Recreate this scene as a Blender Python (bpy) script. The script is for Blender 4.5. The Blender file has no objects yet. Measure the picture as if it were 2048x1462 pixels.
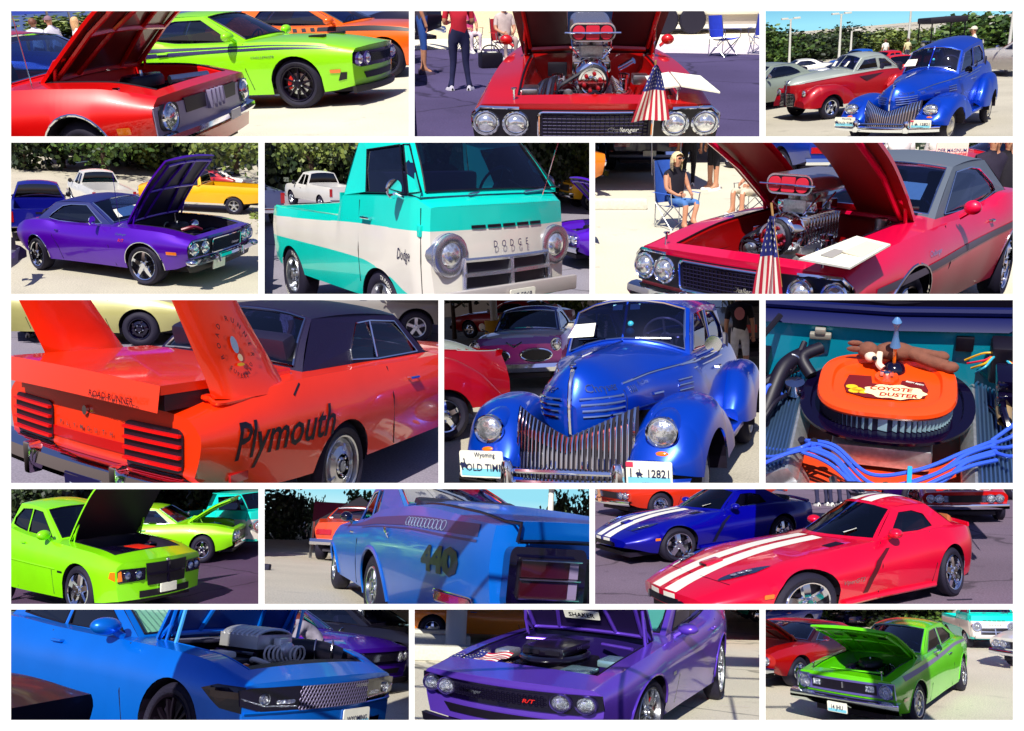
import bpy, math, random, bmesh
import numpy as np
from mathutils import Vector, Matrix
from mathutils.geometry import tessellate_polygon

SC = bpy.context.scene
COL = SC.collection
R_ = random.Random(7)
pi, sin, cos, sqrt = math.pi, math.sin, math.cos, math.sqrt
rad = math.radians

# ---------------------------------------------------------------- camera, sky, sun, exposure
EYE = Vector((0, 0, 1.6))
FOC = 1700.0                       # focal length in units of 1/2048 of the frame width
cd = bpy.data.cameras.new('camera'); cam = bpy.data.objects.new('camera', cd); COL.objects.link(cam)
cam.location = EYE; cam.rotation_euler = (pi/2, 0, 0)
cd.sensor_width = 36; cd.lens = FOC/2048*36; cd.clip_start = .05; cd.clip_end = 4000
SC.camera = cam
SUN = Vector((-.22, -1, .85)).normalized()
wd = bpy.data.worlds.new('World'); SC.world = wd; wd.use_nodes = True
nt = wd.node_tree; bg = nt.nodes['Background']; st = nt.nodes.new('ShaderNodeTexSky')
st.sky_type = 'NISHITA'; st.sun_disc = False; st.sun_elevation = math.asin(SUN.z); st.sun_rotation = math.atan2(SUN.x, SUN.y)
st.air_density = 1.3; st.dust_density = .3; st.ozone_density = 3
tn = nt.nodes.new('ShaderNodeMixRGB'); tn.blend_type = 'MULTIPLY'; tn.inputs[0].default_value = 1; tn.inputs[2].default_value = (.95, .84, 1.22, 1)   # the photograph's violet cast
nt.links.new(st.outputs[0], tn.inputs[1]); nt.links.new(tn.outputs[0], bg.inputs[0]); bg.inputs[1].default_value = .062
sl = bpy.data.lights.new('sun', 'SUN'); sl.energy = 5.0; sl.angle = rad(.5); sl.color = (1, .955, .86)
so = bpy.data.objects.new('sun', sl); COL.objects.link(so); so.rotation_euler = SUN.to_track_quat('Z', 'Y').to_euler()
SC.view_settings.view_transform = 'Standard'; SC.view_settings.look = 'None'
SC.view_settings.exposure = .24; SC.view_settings.gamma = 1
SC.render.engine = 'CYCLES'; SC.cycles.max_bounces = 8; SC.cycles.transparent_max_bounces = 12
SC.cycles.caustics_reflective = False; SC.cycles.caustics_refractive = False

# ---------------------------------------------------------------- the fifteen bays of the display wall
# opening (left, top, right, bottom), tilt (horizon row), roll, eye height, model scale
BAY = {
 1: ((22, 22, 818, 273), -30, 3.0, 1.5, 11),    2: ((829, 22, 1519, 273), -52, .4, 1.54, 14),
 3: ((1531, 22, 2026, 273), 60, 4.5, 2.9, 9),  4: ((22, 285, 517, 588), 183, -3.9, 3.26, 3),
 5: ((529, 285, 1179, 588), 256, -1.9, 1.98, 4.5), 6: ((1190, 285, 2026, 588), 178, .3, 1.89, 5.5),
 7: ((22, 600, 877, 966), 453, -1.4, 2.35, 2.2),  8: ((888, 600, 1519, 966), 566, 3.1, 1.86, 2.9),
 9: ((1531, 600, 2026, 966), -330, 10, 2.3, 2.6), 10: ((22, 978, 517, 1208), 870, 0, 2.77, 0.6),
 11: ((529, 978, 1179, 1208), 1075, -3.3, .78, 0.6), 12: ((1190, 978, 2026, 1208), 830, 2.8, 2.28, 0.5),
 13: ((22, 1219, 818, 1440), 1177, -2.5, 1.59, 0.3), 14: ((829, 1219, 1519, 1440), 1084, -2.4, 1.76, 0.25),
 15: ((1531, 1219, 2026, 1440), 1050, .3, 2.87, 0.2)}

def bay_axes(p):
    vh, ro = BAY[p][1], rad(BAY[p][2]); s = (731-vh)/FOC; n = math.hypot(1, s)
    b0, b1, b2 = Vector((1, 0, 0)), Vector((0, 1/n, s/n)), Vector((0, -s/n, 1/n))      # world axes
    return b0*cos(ro)+b2*sin(ro), b1, b2*cos(ro)-b0*sin(ro)

def bay_matrix(p):
    X, Y, Z = bay_axes(p); h, S = BAY[p][3], BAY[p][4]
    M = Matrix(((X.x, Y.x, Z.x, 0), (X.y, Y.y, Z.y, 0), (X.z, Y.z, Z.z, 0), (0, 0, 0, 1)))
    return Matrix.Translation(EYE-Z*h*S) @ M @ Matrix.Scale(S, 4)
BM = {p: bay_matrix(p) for p in BAY}

def at(p, u, v, z=0.0):
    """place in the bay's own metres, on the level z"""
    X, Y, Z = bay_axes(p); d = Vector(((u-1024)/FOC, 1, (731-v)/FOC)); h = BAY[p][3]-z
    t = -h/d.dot(Z)
    return d.dot(X)*t, d.dot(Y)*t
def aty(p, u, v, y):
    """place in the bay at the distance y: (x, y, z)"""
    X, Y, Z = bay_axes(p); d = Vector(((u-1024)/FOC, 1, (731-v)/FOC)); t = y/d.dot(Y)
    return d.dot(X)*t, y, BAY[p][3]+d.dot(Z)*t

ROOTS = {}
def tag(o, label, cat, group=None, kind=None):
    if label: o['label'] = label
    if cat: o['category'] = cat
    if group: o['group'] = group
    if kind: o['kind'] = kind
    return o
def rank(us, i):
    return 'first second third fourth fifth sixth seventh eighth ninth tenth eleventh twelfth thirteenth fourteenth'.split()[sorted(us).index(us[i])]
def thing(p, name, label, cat, x=0, y=0, z=0, yaw=0, group=None, tilt=None):
    o = bpy.data.objects.new(name, None); COL.objects.link(o); o.empty_display_size = .1
    M = BM[p] @ Matrix.Translation((x, y, z)) @ Matrix.Rotation(yaw, 4, 'Z')
    if tilt is not None: M = M @ tilt
    o.matrix_world = M; ROOTS[o.name] = p
    return tag(o, label, cat, group)

# ---------------------------------------------------------------- colour and material
def lin(c): return c/12.92 if c <= .04045 else ((c+.055)/1.055)**2.4
def hx(s): s = s.lstrip('#'); return tuple(lin(int(s[i:i+2], 16)/255) for i in (0, 2, 4))
MATS = {}
def mat(name, col=None, rough=.5, metal=0, coat=0, spec=.5, noise=0, nscale=30, bump=0, emit=0, sheen=0):
    if name in MATS: return MATS[name]
    if isinstance(col, str): col = hx(col)
    m = bpy.data.materials.new(name); m.use_nodes = True; MATS[name] = m
    t = m.node_tree; b = t.nodes['Principled BSDF']
    b.inputs['Base Color'].default_value = (*col, 1); b.inputs['Roughness'].default_value = rough
    b.inputs['Metallic'].default_value = metal; b.inputs['Coat Weight'].default_value = coat
    b.inputs['Coat Roughness'].default_value = .04; b.inputs['Specular IOR Level'].default_value = spec
    if sheen: b.inputs['Sheen Weight'].default_value = sheen
    if emit: b.inputs['Emission Color'].default_value = (*col, 1); b.inputs['Emission Strength'].default_value = emit
    if noise or bump:
        tc = t.nodes.new('ShaderNodeTexCoord'); n = t.nodes.new('ShaderNodeTexNoise'); n.inputs['Scale'].default_value = nscale
        n.inputs['Detail'].default_value = 5; t.links.new(tc.outputs['Object'], n.inputs['Vector'])
        if noise:
            mp = t.nodes.new('ShaderNodeMapRange'); mp.inputs[1].default_value = .3; mp.inputs[2].default_value = .7
            mp.inputs[3].default_value = 1-noise; mp.inputs[4].default_value = 1+noise
            hs = t.nodes.new('ShaderNodeHueSaturation'); hs.inputs['Color'].default_value = (*col, 1)
            t.links.new(n.outputs[0], mp.inputs[0]); t.links.new(mp.outputs[0], hs.inputs['Value']); t.links.new(hs.outputs[0], b.inputs['Base Color'])
        if bump:
            bp = t.nodes.new('ShaderNodeBump'); bp.inputs['Strength'].default_value = bump; bp.inputs['Distance'].default_value = .02
            t.links.new(n.outputs[0], bp.inputs['Height']); t.links.new(bp.outputs[0], b.inputs['Normal'])
    return m
def paint(name, col, metal=0.0, rough=.38, coat=.85):
    col = hx(col) if isinstance(col, str) else col; g = sum(col)/3; col = tuple(max(0, g+(c-g)*1.16) for c in col)
    return mat('paint_'+name, col, rough=rough, metal=metal, coat=coat, noise=.05, nscale=2.2)
def glass(name, tint, refl=1.0):
    """a tinted pane: clear by its tint, mirror-like at its Fresnel share"""
    n_ = 'glass_'+name
    if n_ in MATS: return MATS[n_]
    m = bpy.data.materials.new(n_); m.use_nodes = True; MATS[n_] = m; t = m.node_tree; t.nodes.clear()
    o = t.nodes.new('ShaderNodeOutputMaterial'); mx = t.nodes.new('ShaderNodeMixShader'); tr = t.nodes.new('ShaderNodeBsdfTransparent')
    gl = t.nodes.new('ShaderNodeBsdfGlossy'); lw = t.nodes.new('ShaderNodeLayerWeight'); lw.inputs[0].default_value = .5
    pw = t.nodes.new('ShaderNodeMath'); pw.operation = 'POWER'; pw.inputs[1].default_value = 4
    ma = t.nodes.new('ShaderNodeMath'); ma.operation = 'MULTIPLY_ADD'; ma.inputs[1].default_value = .85; ma.inputs[2].default_value = .09
    t.links.new(lw.outputs['Facing'], pw.inputs[0]); t.links.new(pw.outputs[0], ma.inputs[0]); t.links.new(ma.outputs[0], mx.inputs[0])
    if isinstance(tint, str): tint = hx(tint)
    tr.inputs[0].default_value = (*tint, 1); gl.inputs['Roughness'].default_value = .02; gl.inputs[0].default_value = (refl*.9, refl*.95, refl, 1)
    t.links.new(tr.outputs[0], mx.inputs[1]); t.links.new(gl.outputs[0], mx.inputs[2]); t.links.new(mx.outputs[0], o.inputs[0])
    return m
def asphalt(name, col, var=.10, crack=True, speck=.16):
    n_ = 'ground_'+name
    if n_ in MATS: return MATS[n_]
    m = mat(n_, col, rough=.85, spec=.2); t = m.node_tree; b = t.nodes['Principled BSDF']
    c = hx(col) if isinstance(col, str) else col
    tc = t.nodes.new('ShaderNodeTexCoord')
    def nz(s, d=5):
        n = t.nodes.new('ShaderNodeTexNoise'); n.inputs['Scale'].default_value = s; n.inputs['Detail'].default_value = d
        t.links.new(tc.outputs['Object'], n.inputs['Vector']); return n
    def rng(src, a, b_, lo, hi):
        q = t.nodes.new('ShaderNodeMapRange'); q.inputs[1].default_value = a; q.inputs[2].default_value = b_; q.inputs[3].default_value = lo; q.inputs[4].default_value = hi
        t.links.new(src, q.inputs[0]); return q.outputs[0]
    def mul(a, b_):
        q = t.nodes.new('ShaderNodeMath'); q.operation = 'MULTIPLY'; t.links.new(a, q.inputs[0]); t.links.new(b_, q.inputs[1]); return q.outputs[0]
    big, sm = nz(.5), nz(45, 3)
    v = mul(rng(big.outputs[0], .35, .65, 1-var, 1+var), rng(sm.outputs[0], .35, .65, 1-speck, 1+speck))
    st_ = nz(1.7); v = mul(v, rng(st_.outputs[0], .62, .75, 1, .78))
    sp_ = nz(7, 2); v = mul(v, rng(sp_.outputs[0], .68, .74, 1, .80)); gr = nz(160, 2); v = mul(v, rng(gr.outputs[0], .3, .7, .86, 1.14))
    if crack:
        vo = t.nodes.new('ShaderNodeTexVoronoi'); vo.feature = 'DISTANCE_TO_EDGE'; vo.inputs['Scale'].default_value = .35
        wn = nz(2.0); ad = t.nodes.new('ShaderNodeMixRGB'); ad.inputs[0].default_value = .25
        t.links.new(tc.outputs['Object'], ad.inputs[1]); t.links.new(wn.outputs[1], ad.inputs[2]); t.links.new(ad.outputs[0], vo.inputs['Vector'])
        v = mul(v, rng(vo.outputs[0], .004, .010, .55, 1))
    hs = t.nodes.new('ShaderNodeHueSaturation'); hs.inputs['Color'].default_value = (*c, 1)
    t.links.new(v, hs.inputs['Value']); t.links.new(hs.outputs[0], b.inputs['Base Color'])
    bp = t.nodes.new('ShaderNodeBump'); bp.inputs['Strength'].default_value = .35; bp.inputs['Distance'].default_value = .01
    t.links.new(sm.outputs[0], bp.inputs['Height']); t.links.new(bp.outputs[0], b.inputs['Normal'])
    return m
CHROME = mat('chrome', (.80, .83, .90), rough=.07, metal=1)
SATIN = mat('satin_metal', (.62, .64, .68), rough=.28, metal=1, noise=.08)
ALU = mat('cast_aluminium', (.66, .67, .68), rough=.42, metal=.85, noise=.15, nscale=60)
BLACK = mat('black_plastic', '#0d0718', rough=.45, noise=.15, nscale=20)
BLACKG = mat('black_gloss', '#0a0520', rough=.12, coat=.6)
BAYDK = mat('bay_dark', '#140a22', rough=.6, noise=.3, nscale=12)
RUBBER = mat('tyre_rubber', '#15102a', rough=.75, bump=.2, nscale=60)
HOSE = mat('hose_rubber', '#120c20', rough=.5)
WHITE = mat('white_print', '#f2efe4', rough=.5)
PAPER = mat('paper', '#f4f3e2', rough=.6, noise=.03)
REDL = mat('red_lens', '#b3121c', rough=.15, coat=1)
AMBER = mat('amber_lens', '#f07a14', rough=.2, coat=1)
LENS = mat('lamp_lens', '#e4e8ee', rough=.12, metal=.8, coat=1, noise=.38, nscale=34, bump=.9)
G_DARK = glass('dark', '#6c6e98'); G_BLUE = glass('blue', '#7f9fd0'); G_CLEAR = glass('clear', '#b9c6dc'); G_BLACK = glass('black', '#302e50')
SEATS = mat('seat_vinyl', '#181430', rough=.5)

# ---------------------------------------------------------------- mesh shapes: every one returns (verts, faces)
def join(*vfs):
    V, F = [], []
    for v, f in vfs:
        n = len(V); V += [tuple(q) for q in v]; F += [tuple(i+n for i in g) for g in f]
    return V, F
def tr(vf, M): return [tuple(M @ Vector(v)) for v in vf[0]], vf[1]
def mv(vf, x=0, y=0, z=0): return [(v[0]+x, v[1]+y, v[2]+z) for v in vf[0]], vf[1]
def mir(vf): return [(v[0], -v[1], v[2]) for v in vf[0]], [tuple(reversed(f)) for f in vf[1]]
def both(vf): return join(vf, mir(vf))
def bx(x0, x1, y0, y1, z0, z1):
    V = [(x, y, z) for x in (x0, x1) for y in (y0, y1) for z in (z0, z1)]
    return V, [(0, 1, 3, 2), (4, 6, 7, 5), (0, 4, 5, 1), (2, 3, 7, 6), (0, 2, 6, 4), (1, 5, 7, 3)]
def grid(rows, closed=False):
    n = len(rows[0]); V = [tuple(q) for r in rows for q in r]; F = []
    for i in range(len(rows)-1):
        for j in range(n if closed else n-1):
            k = (j+1) % n
            F.append((i*n+j, i*n+k, (i+1)*n+k, (i+1)*n+j))
    return V, F
def capped(rows):
    V, F = grid(rows, True); n = len(rows[0]); m = len(rows)
    return V, F+[tuple(reversed(range(n))), tuple((m-1)*n+i for i in range(n))]
def tube(pts, r, n=8, cap=True):
    pts = [Vector(q) for q in pts]; rows = []; up = Vector((.13, .29, 1)).normalized(); rr = r if isinstance(r, (list, tuple)) else [r]*len(pts)
    a = None
    for i, q in enumerate(pts):
        d = (pts[min(i+1, len(pts)-1)]-pts[max(i-1, 0)]).normalized()
        if a is None:
            a = d.cross(up); a = a if a.length > .05 else d.cross(Vector((1, 0, 0)))
        a = (a-d*a.dot(d)).normalized(); b = d.cross(a)
        rows.append([tuple(q+(a*cos(2*pi*j/n)+b*sin(2*pi*j/n))*rr[i]) for j in range(n)])
    return capped(rows) if cap else grid(rows, True)
def spline(pts, n=6):
    P = [Vector(q) for q in pts]; out = []
    for i in range(len(P)-1):
        a, b, c, d = P[max(i-1, 0)], P[i], P[i+1], P[min(i+2, len(P)-1)]
        for j in range(n):
            t = j/n; out.append(tuple(.5*((2*b)+(c-a)*t+(2*a-5*b+4*c-d)*t*t+(3*b-a-3*c+d)*t**3)))
    return out+[tuple(P[-1])]
def lathe(prof, n=24, axis='z', c=(0, 0, 0), cap=False):
    """prof: (radius, along axis)"""
    rows = []
    for r, h in prof:
        ring = []
        for j in range(n):
            q = 2*pi*j/n; a, b = r*cos(q), r*sin(q)
            w = (a, b, h) if axis == 'z' else (h, a, b) if axis == 'x' else (a, h, b)
            ring.append((w[0]+c[0], w[1]+c[1], w[2]+c[2]))
        rows.append(ring)
    return capped(rows) if cap else grid(rows, True)
def ball(c, r, n=14, m=9):
    if not isinstance(r, (tuple, list)): r = (r, r, r)
    return grid([[(c[0]+r[0]*sin(pi*i/m)*cos(2*pi*j/n), c[1]+r[1]*sin(pi*i/m)*sin(2*pi*j/n), c[2]+r[2]*cos(pi*i/m)) for j in range(n)] for i in range(m+1)], True)
def poly(pts, holes=()):
    """flat outline with holes in 2d -> (2d points, triangles)"""
    L = [[Vector((a, b, 0)) for a, b in pts]]+[[Vector((a, b, 0)) for a, b in h] for h in holes]
    T = tessellate_polygon(L); P = [(q.x, q.y) for l in L for q in l]
    return P, [tuple(t) for t in T]
def prism(pts, f, th):
    """outline pts (2d) pushed through f(a, b, depth) -> solid of thickness th"""
    n = len(pts); P, T = poly(pts)
    V = [f(a, b, 0) for a, b in pts]+[f(a, b, th) for a, b in pts]
    F = [t for t in T]+[tuple(i+n for i in reversed(t)) for t in T]+[(i, (i+1) % n, (i+1) % n+n, i+n) for i in range(n)]
    return V, F
def rrect(w, h, r, n=4, cx=0, cy=0):
    o = []
    for qx, qy, a0 in ((1, 1, 0), (-1, 1, 90), (-1, -1, 180), (1, -1, 270)):
        for i in range(n+1):
            a = rad(a0+90*i/n); o.append((cx+qx*(w/2-r)+r*cos(a), cy+qy*(h/2-r)+r*sin(a)))
    return o
def ell(a, b, n=20, cx=0, cy=0): return [(cx+a*cos(2*pi*i/n), cy+b*sin(2*pi*i/n)) for i in range(n)]
def dens(pts, m=4):
    o = []
    for i in range(len(pts)):
        a, b = pts[i], pts[(i+1) % len(pts)]
        o += [(a[0]+(b[0]-a[0])*j/m, a[1]+(b[1]-a[1])*j/m) for j in range(m)]
    return o
def slice2d(pts, sa=.1, sb=.2):
    """fill an outline and cut it into a fine mesh: (points, faces, rim edges)"""
    P, T = poly(pts); b = bmesh.new(); vs = [b.verts.new((x, y, 0)) for x, y in P]
    for t in T:
        try: b.faces.new([vs[i] for i in t])
        except ValueError: pass
    bmesh.ops.dissolve_limit(b, angle_limit=.01, verts=b.verts[:], edges=b.edges[:])
    for ax, st in ((0, sa), (1, sb)):
        lo, hi = min(q[ax] for q in P), max(q[ax] for q in P); n = int((hi-lo)/st)+1
        for i in range(1, n):
            co = [0, 0, 0]; no = [0, 0, 0]; co[ax] = lo+(hi-lo)*i/n; no[ax] = 1
            bmesh.ops.bisect_plane(b, geom=b.verts[:]+b.edges[:]+b.faces[:], plane_co=co, plane_no=no)
    bmesh.ops.triangulate(b, faces=[f for f in b.faces if len(f.verts) > 4]); b.verts.index_update()
    r = [(v.co.x, v.co.y) for v in b.verts], [tuple(v.index for v in f.verts) for f in b.faces], [tuple(v.index for v in e.verts) for e in b.edges if len(e.link_faces) == 1]
    b.free(); return r
def fine(V2, F, sa, sb):
    """cut flat lettering into small faces so that it follows a curved surface"""
    b = bmesh.new(); vs = [b.verts.new((x, y, 0)) for x, y in V2]
    for t in F:
        try: b.faces.new([vs[i] for i in t])
        except ValueError: pass
    for ax, st in ((0, sa), (1, sb)):
        lo, hi = min(q[ax] for q in V2), max(q[ax] for q in V2); n = int((hi-lo)/st)+1
        for i in range(1, n):
            co = [0, 0, 0]; no = [0, 0, 0]; co[ax] = lo+(hi-lo)*i/n; no[ax] = 1
            bmesh.ops.bisect_plane(b, geom=b.verts[:]+b.edges[:]+b.faces[:], plane_co=co, plane_no=no)
    b.verts.index_update(); r = [(v.co.x, v.co.y) for v in b.verts], [tuple(v.index for v in f.verts) for f in b.faces]; b.free(); return r
TXT = {}
def text(s, size=1.0, shear=0.0, sx=1.0, bold=0.0):
    """flat lettering, base line at 0, centred in x: (verts 2d, faces)"""
    k = (s, shear, bold)
    if k not in TXT:
        c = bpy.data.curves.new('t', 'FONT'); c.body = s; c.shear = shear; c.offset = bold; c.resolution_u = 2; c.fill_mode = 'FRONT'
        o = bpy.data.objects.new('t', c); COL.objects.link(o)
        me = bpy.data.meshes.new_from_object(o.evaluated_get(bpy.context.evaluated_depsgraph_get()))
        V = [(v.co.x, v.co.y) for v in me.vertices]; F = [tuple(q.vertices) for q in me.polygons]
        bpy.data.objects.remove(o); bpy.data.curves.remove(c); bpy.data.meshes.remove(me)
        x0, x1 = min(v[0] for v in V), max(v[0] for v in V)
        TXT[k] = ([(a-(x0+x1)/2, b) for a, b in V], F, x1-x0)
    V, F, w = TXT[k]
    return [(a*size*sx, b*size) for a, b in V], F
def ob(name, vf, m, par=None, smooth=True, ang=38, bev=0, fm=None, label=None, seg=2):
    V, F = vf; me = bpy.data.meshes.new(name); me.from_pydata([tuple(v) for v in V], [], [tuple(f) for f in F])
    ms = m if isinstance(m, (list, tuple)) else [m]
    for q in ms: me.materials.append(q)
    if bev:
        b = bmesh.new(); b.from_mesh(me); b.normal_update()
        ed = [e for e in b.edges if len(e.link_faces) == 2 and e.calc_face_angle(0) > rad(40)]
        bmesh.ops.bevel(b, geom=ed, offset=bev, segments=seg, profile=.6, affect='EDGES', clamp_overlap=True); b.to_mesh(me); b.free()
    if fm:
        for q in me.polygons: q.material_index = fm(q.center, q.index)
    me.validate()
    if smooth:
        me.polygons.foreach_set('use_smooth', [True]*len(me.polygons)); me.set_sharp_from_angle(angle=rad(ang))
    o = bpy.data.objects.new(name, me); COL.objects.link(o)
    if par: o.parent = par
    if label: o['label'] = label
    return o
def solo(p, name, vf, m, label, cat, x=0, y=0, z=0, yaw=0, group=None, kind=None, **kw):
    o = ob(name, vf, m, **kw); o.matrix_world = BM[p] @ Matrix.Translation((x, y, z)) @ Matrix.Rotation(yaw, 4, 'Z'); ROOTS[o.name] = p
    return tag(o, label, cat, group, kind)
def copy_tree(o, par=None, mw=None):
    c = o.copy(); COL.objects.link(c); c.parent = par
    if par is None and mw is not None: c.matrix_world = mw
    for ch in list(o.children): copy_tree(ch, c)
    return c
def pch(keys):
    """monotone cubic through (x, value) keys"""
    k = sorted(keys); X = [a for a, _ in k]; Y = [b for _, b in k]; n = len(X)
    if n == 1: return lambda x: Y[0]
    d = [(Y[i+1]-Y[i])/(X[i+1]-X[i]) for i in range(n-1)]
    m = [d[0]]+[0 if d[i-1]*d[i] <= 0 else 2*d[i-1]*d[i]/(d[i-1]+d[i]) for i in range(1, n-1)]+[d[-1]]
    def f(x):
        if x <= X[0]: return Y[0]
        if x >= X[-1]: return Y[-1]
        i = max(j for j in range(n-1) if X[j] <= x); h = X[i+1]-X[i]; t = (x-X[i])/h
        return Y[i]*(1+2*t)*(1-t)**2+m[i]*h*t*(1-t)**2+Y[i+1]*t*t*(3-2*t)+m[i+1]*h*t*t*(t-1)
    return f
def ss(t): t = max(0, min(1, t)); return t*t*(3-2*t)
def lerp(a, b, t): return a+(b-a)*t
def ground(p, col, y0, y1, x0=None, x1=None, name='asphalt', **kw):
    """the paved sheet of one bay"""
    x0 = -30 if x0 is None else x0; x1 = 30 if x1 is None else x1
    xs = np.linspace(x0, x1, 5); ys = np.linspace(y0, y1, 5)
    o = ob(name, grid([[(x, y, 0) for x in xs] for y in ys]), asphalt(name+str(p), col, **kw), smooth=False)
    o.matrix_world = BM[p]; ROOTS[o.name] = p; o['kind'] = 'structure'
    return o
# ---------------------------------------------------------------- cars
class Car:
    def __init__(s, p, name, label, pose, k=(1, 1, 1, 0, 0, 0, 0), cat='car', group=None):
        s.p, s.k = p, k
        s.root = thing(p, name, label, cat, pose[0], pose[1], 0, rad(pose[2]), group)
    def add(s, name, vf, m, par=None, **kw): return ob(name, vf, m, par or s.root, **kw)
    def warp(s):
        """gentle taper so that the body's proportions are those of the photographed car"""
        kx, ky, kz, a, b, c, d = s.k
        def go(o):
            for ch in o.children:
                if ch.type == 'MESH':
                    me = ch.data; n = len(me.vertices); A = np.empty(n*3, 'f'); me.vertices.foreach_get('co', A); A = A.reshape(-1, 3)
                    x, y, z = A[:, 0].copy(), A[:, 1].copy(), A[:, 2].copy()
                    A[:, 0] = kx*(x+c*x*x+d*y); A[:, 1] = ky*y*(1+a*x); A[:, 2] = kz*z*(1+b*x)
                    me.vertices.foreach_set('co', A.ravel()); me.update()
                go(ch)
        go(s.root)
    # ---- body shell
    def body(s, m, x0, x1, W, zl, zb, zc, axles=(0, -2.79), ra=.39, rt=.33, wl=.93, wb=.90, zm=None, cf=.12, cr=.10, lf=0, lr=0,
             holes=(), crown=2.2, zrows=None, fm=None, name='body', arch_z=None, under=True, n=74, frows=None):
        s.x0, s.x1, s.cf, s.cr, s.lf, s.lr = x0, x1, cf, cr, lf, lr
        s.W, s.zl, s.zb, s.zc = pch(W), pch(zl), pch(zb), pch(zc)
        s.wl = pch(wl) if isinstance(wl, list) else (lambda x: wl)
        s.wbf = pch(wb) if isinstance(wb, list) else (lambda x: wb)
        s.zm = pch(zm) if zm else (lambda x: lerp(s.zl(x), s.zb(x), .62))
        s.axles, s.ra, s.rt, s.crown = axles, ra, rt, crown
        ras = ra if isinstance(ra, (list, tuple)) else [ra]*len(axles); s.ras = ras
        az = arch_z if arch_z is not None else rt; s.az = az
        s.Wm = max(w for _, w in W)
        xs = list(np.linspace(x0, x1, n))
        for xa, r in zip(axles, ras): xs += [xa+r*cos(pi*i/16) for i in range(17)]+[xa+r*1.001, xa-r*1.001]
        for h in holes: xs += [h[0], h[1]]
        xs = sorted(set(round(min(max(x, x0), x1), 4) for x in xs))
        xs = [x for i, x in enumerate(xs) if i == 0 or x-xs[i-1] > .0008]
        fr = sorted({1.0, .96, .88, .74, .58, .38, .2, 0.0} | {h[2] for h in holes}, reverse=True)
        rows = []
        for x in xs:
            lo = s.zl(x)
            for xa, r in zip(axles, ras):
                if abs(x-xa) < r: lo = max(lo, az+sqrt(max(0, r*r-(x-xa)**2)))
            zb_ = s.zb(x); zz = zrows(x) if zrows else [lerp(s.zl(x), zb_, t) for t in (0, .15, .3, .45, .6, .75, .88, .96, 1)]
            lo = min(lo, zb_-.02)
            side = [s.bend(x, s.sy(x, max(z, lo)), max(z, lo)) for z in zz]
            deck = [s.deck(x, f) for f in fr]
            rows.append(side+deck[1:]); 
        ns, nd = len(rows[0])-len(fr)+1, len(fr)
        prof = [[(a, b, c) for a, b, c in r]+[(a, -b, c) for a, b, c in reversed(r[:-1])] for r in rows]
        V, F = grid(prof); npf = len(prof[0]); keep = []
        for f in F:
            i, j = f[0]//npf, f[0] % npf
            if f[3]//npf <= i: pass
            jj = min(j, npf-2-j)                    # strip index from the sill, both sides alike
            xm = (xs[i]+xs[i+1])/2; drop = False
            if jj >= ns-1:
                fo, fi = fr[jj-ns+1], fr[min(jj-ns+2, nd-1)]; fm_ = (fo+fi)/2
                drop = any(h[0] <= xm <= h[1] and fm_ < h[2] for h in holes)
            if not drop: keep.append(f)
        # ends
        for end, i in ((1, len(xs)-1), (0, 0)):
            P = prof[i]; n_ = len(P); half = n_//2; base = len(V); K = 9
            for a in range(half+1):
                L, Rr = Vector(P[a]), Vector(P[n_-1-a])
                for q in range(K):
                    t = q/(K-1); y = lerp(L.y, Rr.y, t); z = lerp(L.z, Rr.z, t)
                    V.append(s.bend(xs[i], y, z))
            for a in range(half):
                for q in range(K-1):
                    f = (base+a*K+q, base+a*K+q+1, base+(a+1)*K+q+1, base+(a+1)*K+q)
                    keep.append(f if not end else tuple(reversed(f)))
        s.fr = fr
        o = s.add(name, (V, keep), m, fm=fm, ang=40); s.bodyo = o
        if under:
            zf = min(s.zl(x) for x in xs)
            parts = [bx(x0+.15, x1-.15, -s.Wm*.66, s.Wm*.66, zf-.02, zf+.06)]
            for xa, r in zip(axles, ras):
                rows = []
                for i in range(13):
                    a = pi*i/12; x = xa+r*cos(a); z = az+r*sin(a)
                    rows.append([(x, s.sy(x, z)-.012, z), (x, s.Wm*.55, z)])
                parts.append(both(grid(rows)))
                parts.append(both(([(xa-r, s.Wm*.55, zf), (xa+r, s.Wm*.55, zf), (xa+r, s.Wm*.55, az+r), (xa-r, s.Wm*.55, az+r)], [(0, 1, 2, 3)])))
            s.add('underbody', join(*parts), BAYDK, smooth=False)
        return o
    def sy(s, x, z):
        w, zl_, zb_, zm = s.W(x), s.zl(x), s.zb(x), s.zm(x)
        if z < zm: return w*lerp(1, s.wl(x), (max(0, zm-z)/max(zm-zl_, .01))**1.8)
        return w*lerp(1, s.wbf(x), (max(0, z-zm)/max(zb_-zm, .01))**1.6)
    def bend(s, x, y, z):
        t = ss((x-(s.x1-.7))/.7); u = ss(((s.x0+.7)-x)/.7); q = (y/s.Wm)**2; zr = .62
        return (x-s.cf*q*t+s.cr*q*u+s.lf*(z-zr)*t-s.lr*(z-zr)*u, y, z)
    def deck(s, x, f, dz=0):
        y = s.W(x)*s.wbf(x)*f; z = s.zb(x)+(s.zc(x)-s.zb(x))*(1-abs(f)**s.crown)
        return s.bend(x, y, z+dz)
    def fx(s, y, z, off=0):                      # front face, rear face
        return (s.bend(s.x1, y, z)[0]+off, y, z)
    def rx(s, y, z, off=0): return (s.bend(s.x0, y, z)[0]-off, y, z)
    def sp(s, sd, x, z, off=.004):               # point on the flank
        b = s.bend(x, s.sy(x, z), z); return (b[0], sd*(b[1]+off), z)
    def decal(s, name, sd, pts, m, off=.004, par=None, m2=3, **kw):
        P, T, _ = slice2d(pts, .08, .06); return s.add(name, ([s.sp(sd, a, b, off) for a, b in P], T), m, par, smooth=False, **kw)
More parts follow.
